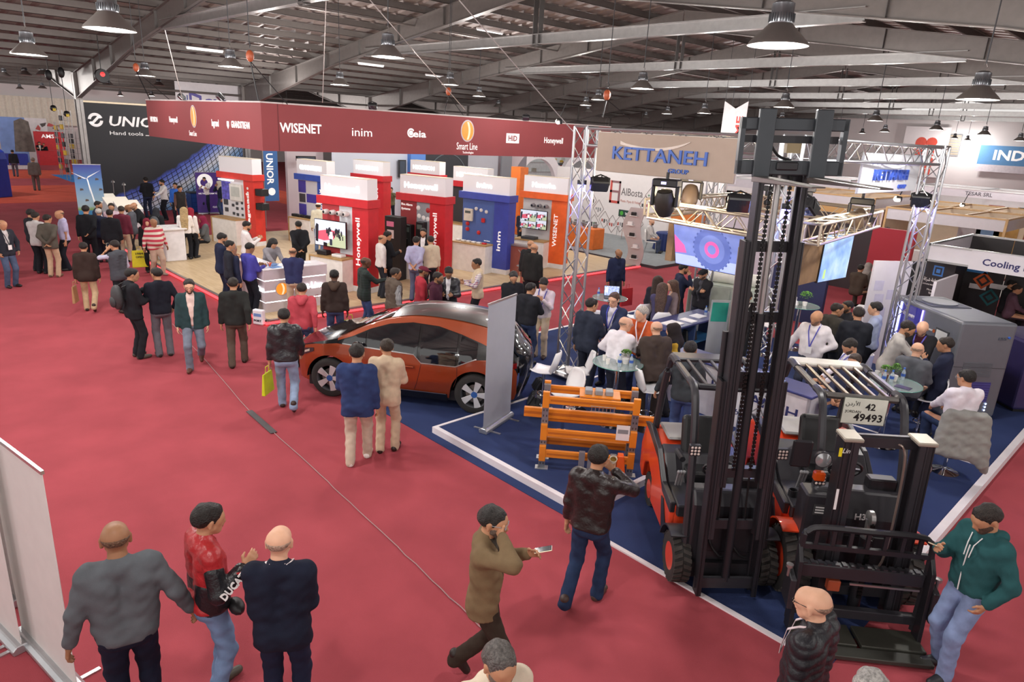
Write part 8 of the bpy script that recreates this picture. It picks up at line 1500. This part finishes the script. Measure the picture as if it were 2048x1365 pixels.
for r_, lab, c in ((BP, 'grey backpack worn by the man in the black suit', '#3a3a3c'), (DB, 'grey backpack worn by the woman in the dark headscarf', '#4a4c50')):
    p_ = r_['U'](-.06 if r_ is BP else 0, -.24, 1.22); r_['B'] = Vector(p_); held('backpack', lab, 'bag', r_, 'B', pack_(c))
def jac_(n): return MB().ball((0, 0, 0), .1, .06, .06, 10, 6).build(n, BLACK, smooth=True)
MJ['W'] = Vector(MJ['U'](.12, .12, .95)); held('belt_bag', 'black belt bag on the hip of the man in the motorcycle jacket', 'bag', MJ, 'W', jac_, (.06, .02, -.04))
# sleeve and chest print of the motorcycle jacket
a_ = MJ['arms'][1]; el, wr = Vector(a_[1]), Vector(a_[2]); d_ = (wr-el).normalized(); nrm = Vector((1, .1, .25)); nrm = (nrm-d_*nrm.dot(d_)).normalized(); up_ = nrm.cross(d_)
text('DUCATI', MJ['body'], el+d_*.0+nrm*.072-up_*.03, (d_, up_), .06, M('#f0eeec', .5), w=.23, ext=.006, bold=.03, name='sleeve_lettering')
sh_, e2 = Vector(a_[0]), Vector(a_[1]); npmesh('black_sleeve_panel', [field([(a_[0]+(a_[1]-a_[0])*.35, a_[1], .058, .05), (a_[1], a_[1]+(a_[2]-a_[1])*.9, .05, .04)], .012, .03, .016)], cloth('L#1c1c20'), MJ['body'])
U_ = MJ['U']; npmesh('black_waist_panel', [field([(U_(-.08, 0, .96), U_(-.09, 0, 1.12), .118, .112), (U_(.08, 0, .96), U_(.09, 0, 1.12), .118, .112)], .014, .05, .014, lambda F, X, Y, Z: np.maximum(F, .9-Z))], cloth('L#1c1c20'), MJ['body'])
# zip and cords of the green hoodie
U_ = GH['U']; zf = lambda z: .150-.02*(z-1.15)**2*10
MB().path([U_(0, zf(z), z) for z in [.92+.045*i for i in range(11)]], .006, 5).build('zip', M('#e6e6e6', .4), GH['body'])
for sd in (-1, 1): MB().path([U_(sd*.05, .09, 1.46), U_(sd*.03, .135, 1.38), U_(sd*.025, .15, 1.26)], .005, 5).build('drawstring', M('#e6e6e6', .5), GH['body'])
# grey jacket over the stool back
gj = thing('hung_jacket', 'grey jacket draped over the bar stool of the man in white', 'jacket', (-2.05, 11.15, PZ), .55)
npmesh('jacket_cloth', [field([((-.2, -.31, 1.04), (.2, -.31, 1.04), .045, .045)]+[((x*.8, -.32, 1.02), (x*1.15, -.37-.02*(i%2), z_), .06, .075) for i, (x, z_) in enumerate(((-.25, .5), (-.15, .46), (-.05, .44), (.05, .45), (.15, .42), (.25, .36)))]+[((.26, -.3, .98), (.36, -.36, .25), .055, .05), ((-.26, -.3, .98), (-.33, -.4, .48), .05, .05)], .02, .07, 0, None, .008)], cloth('#94948f'), gj)
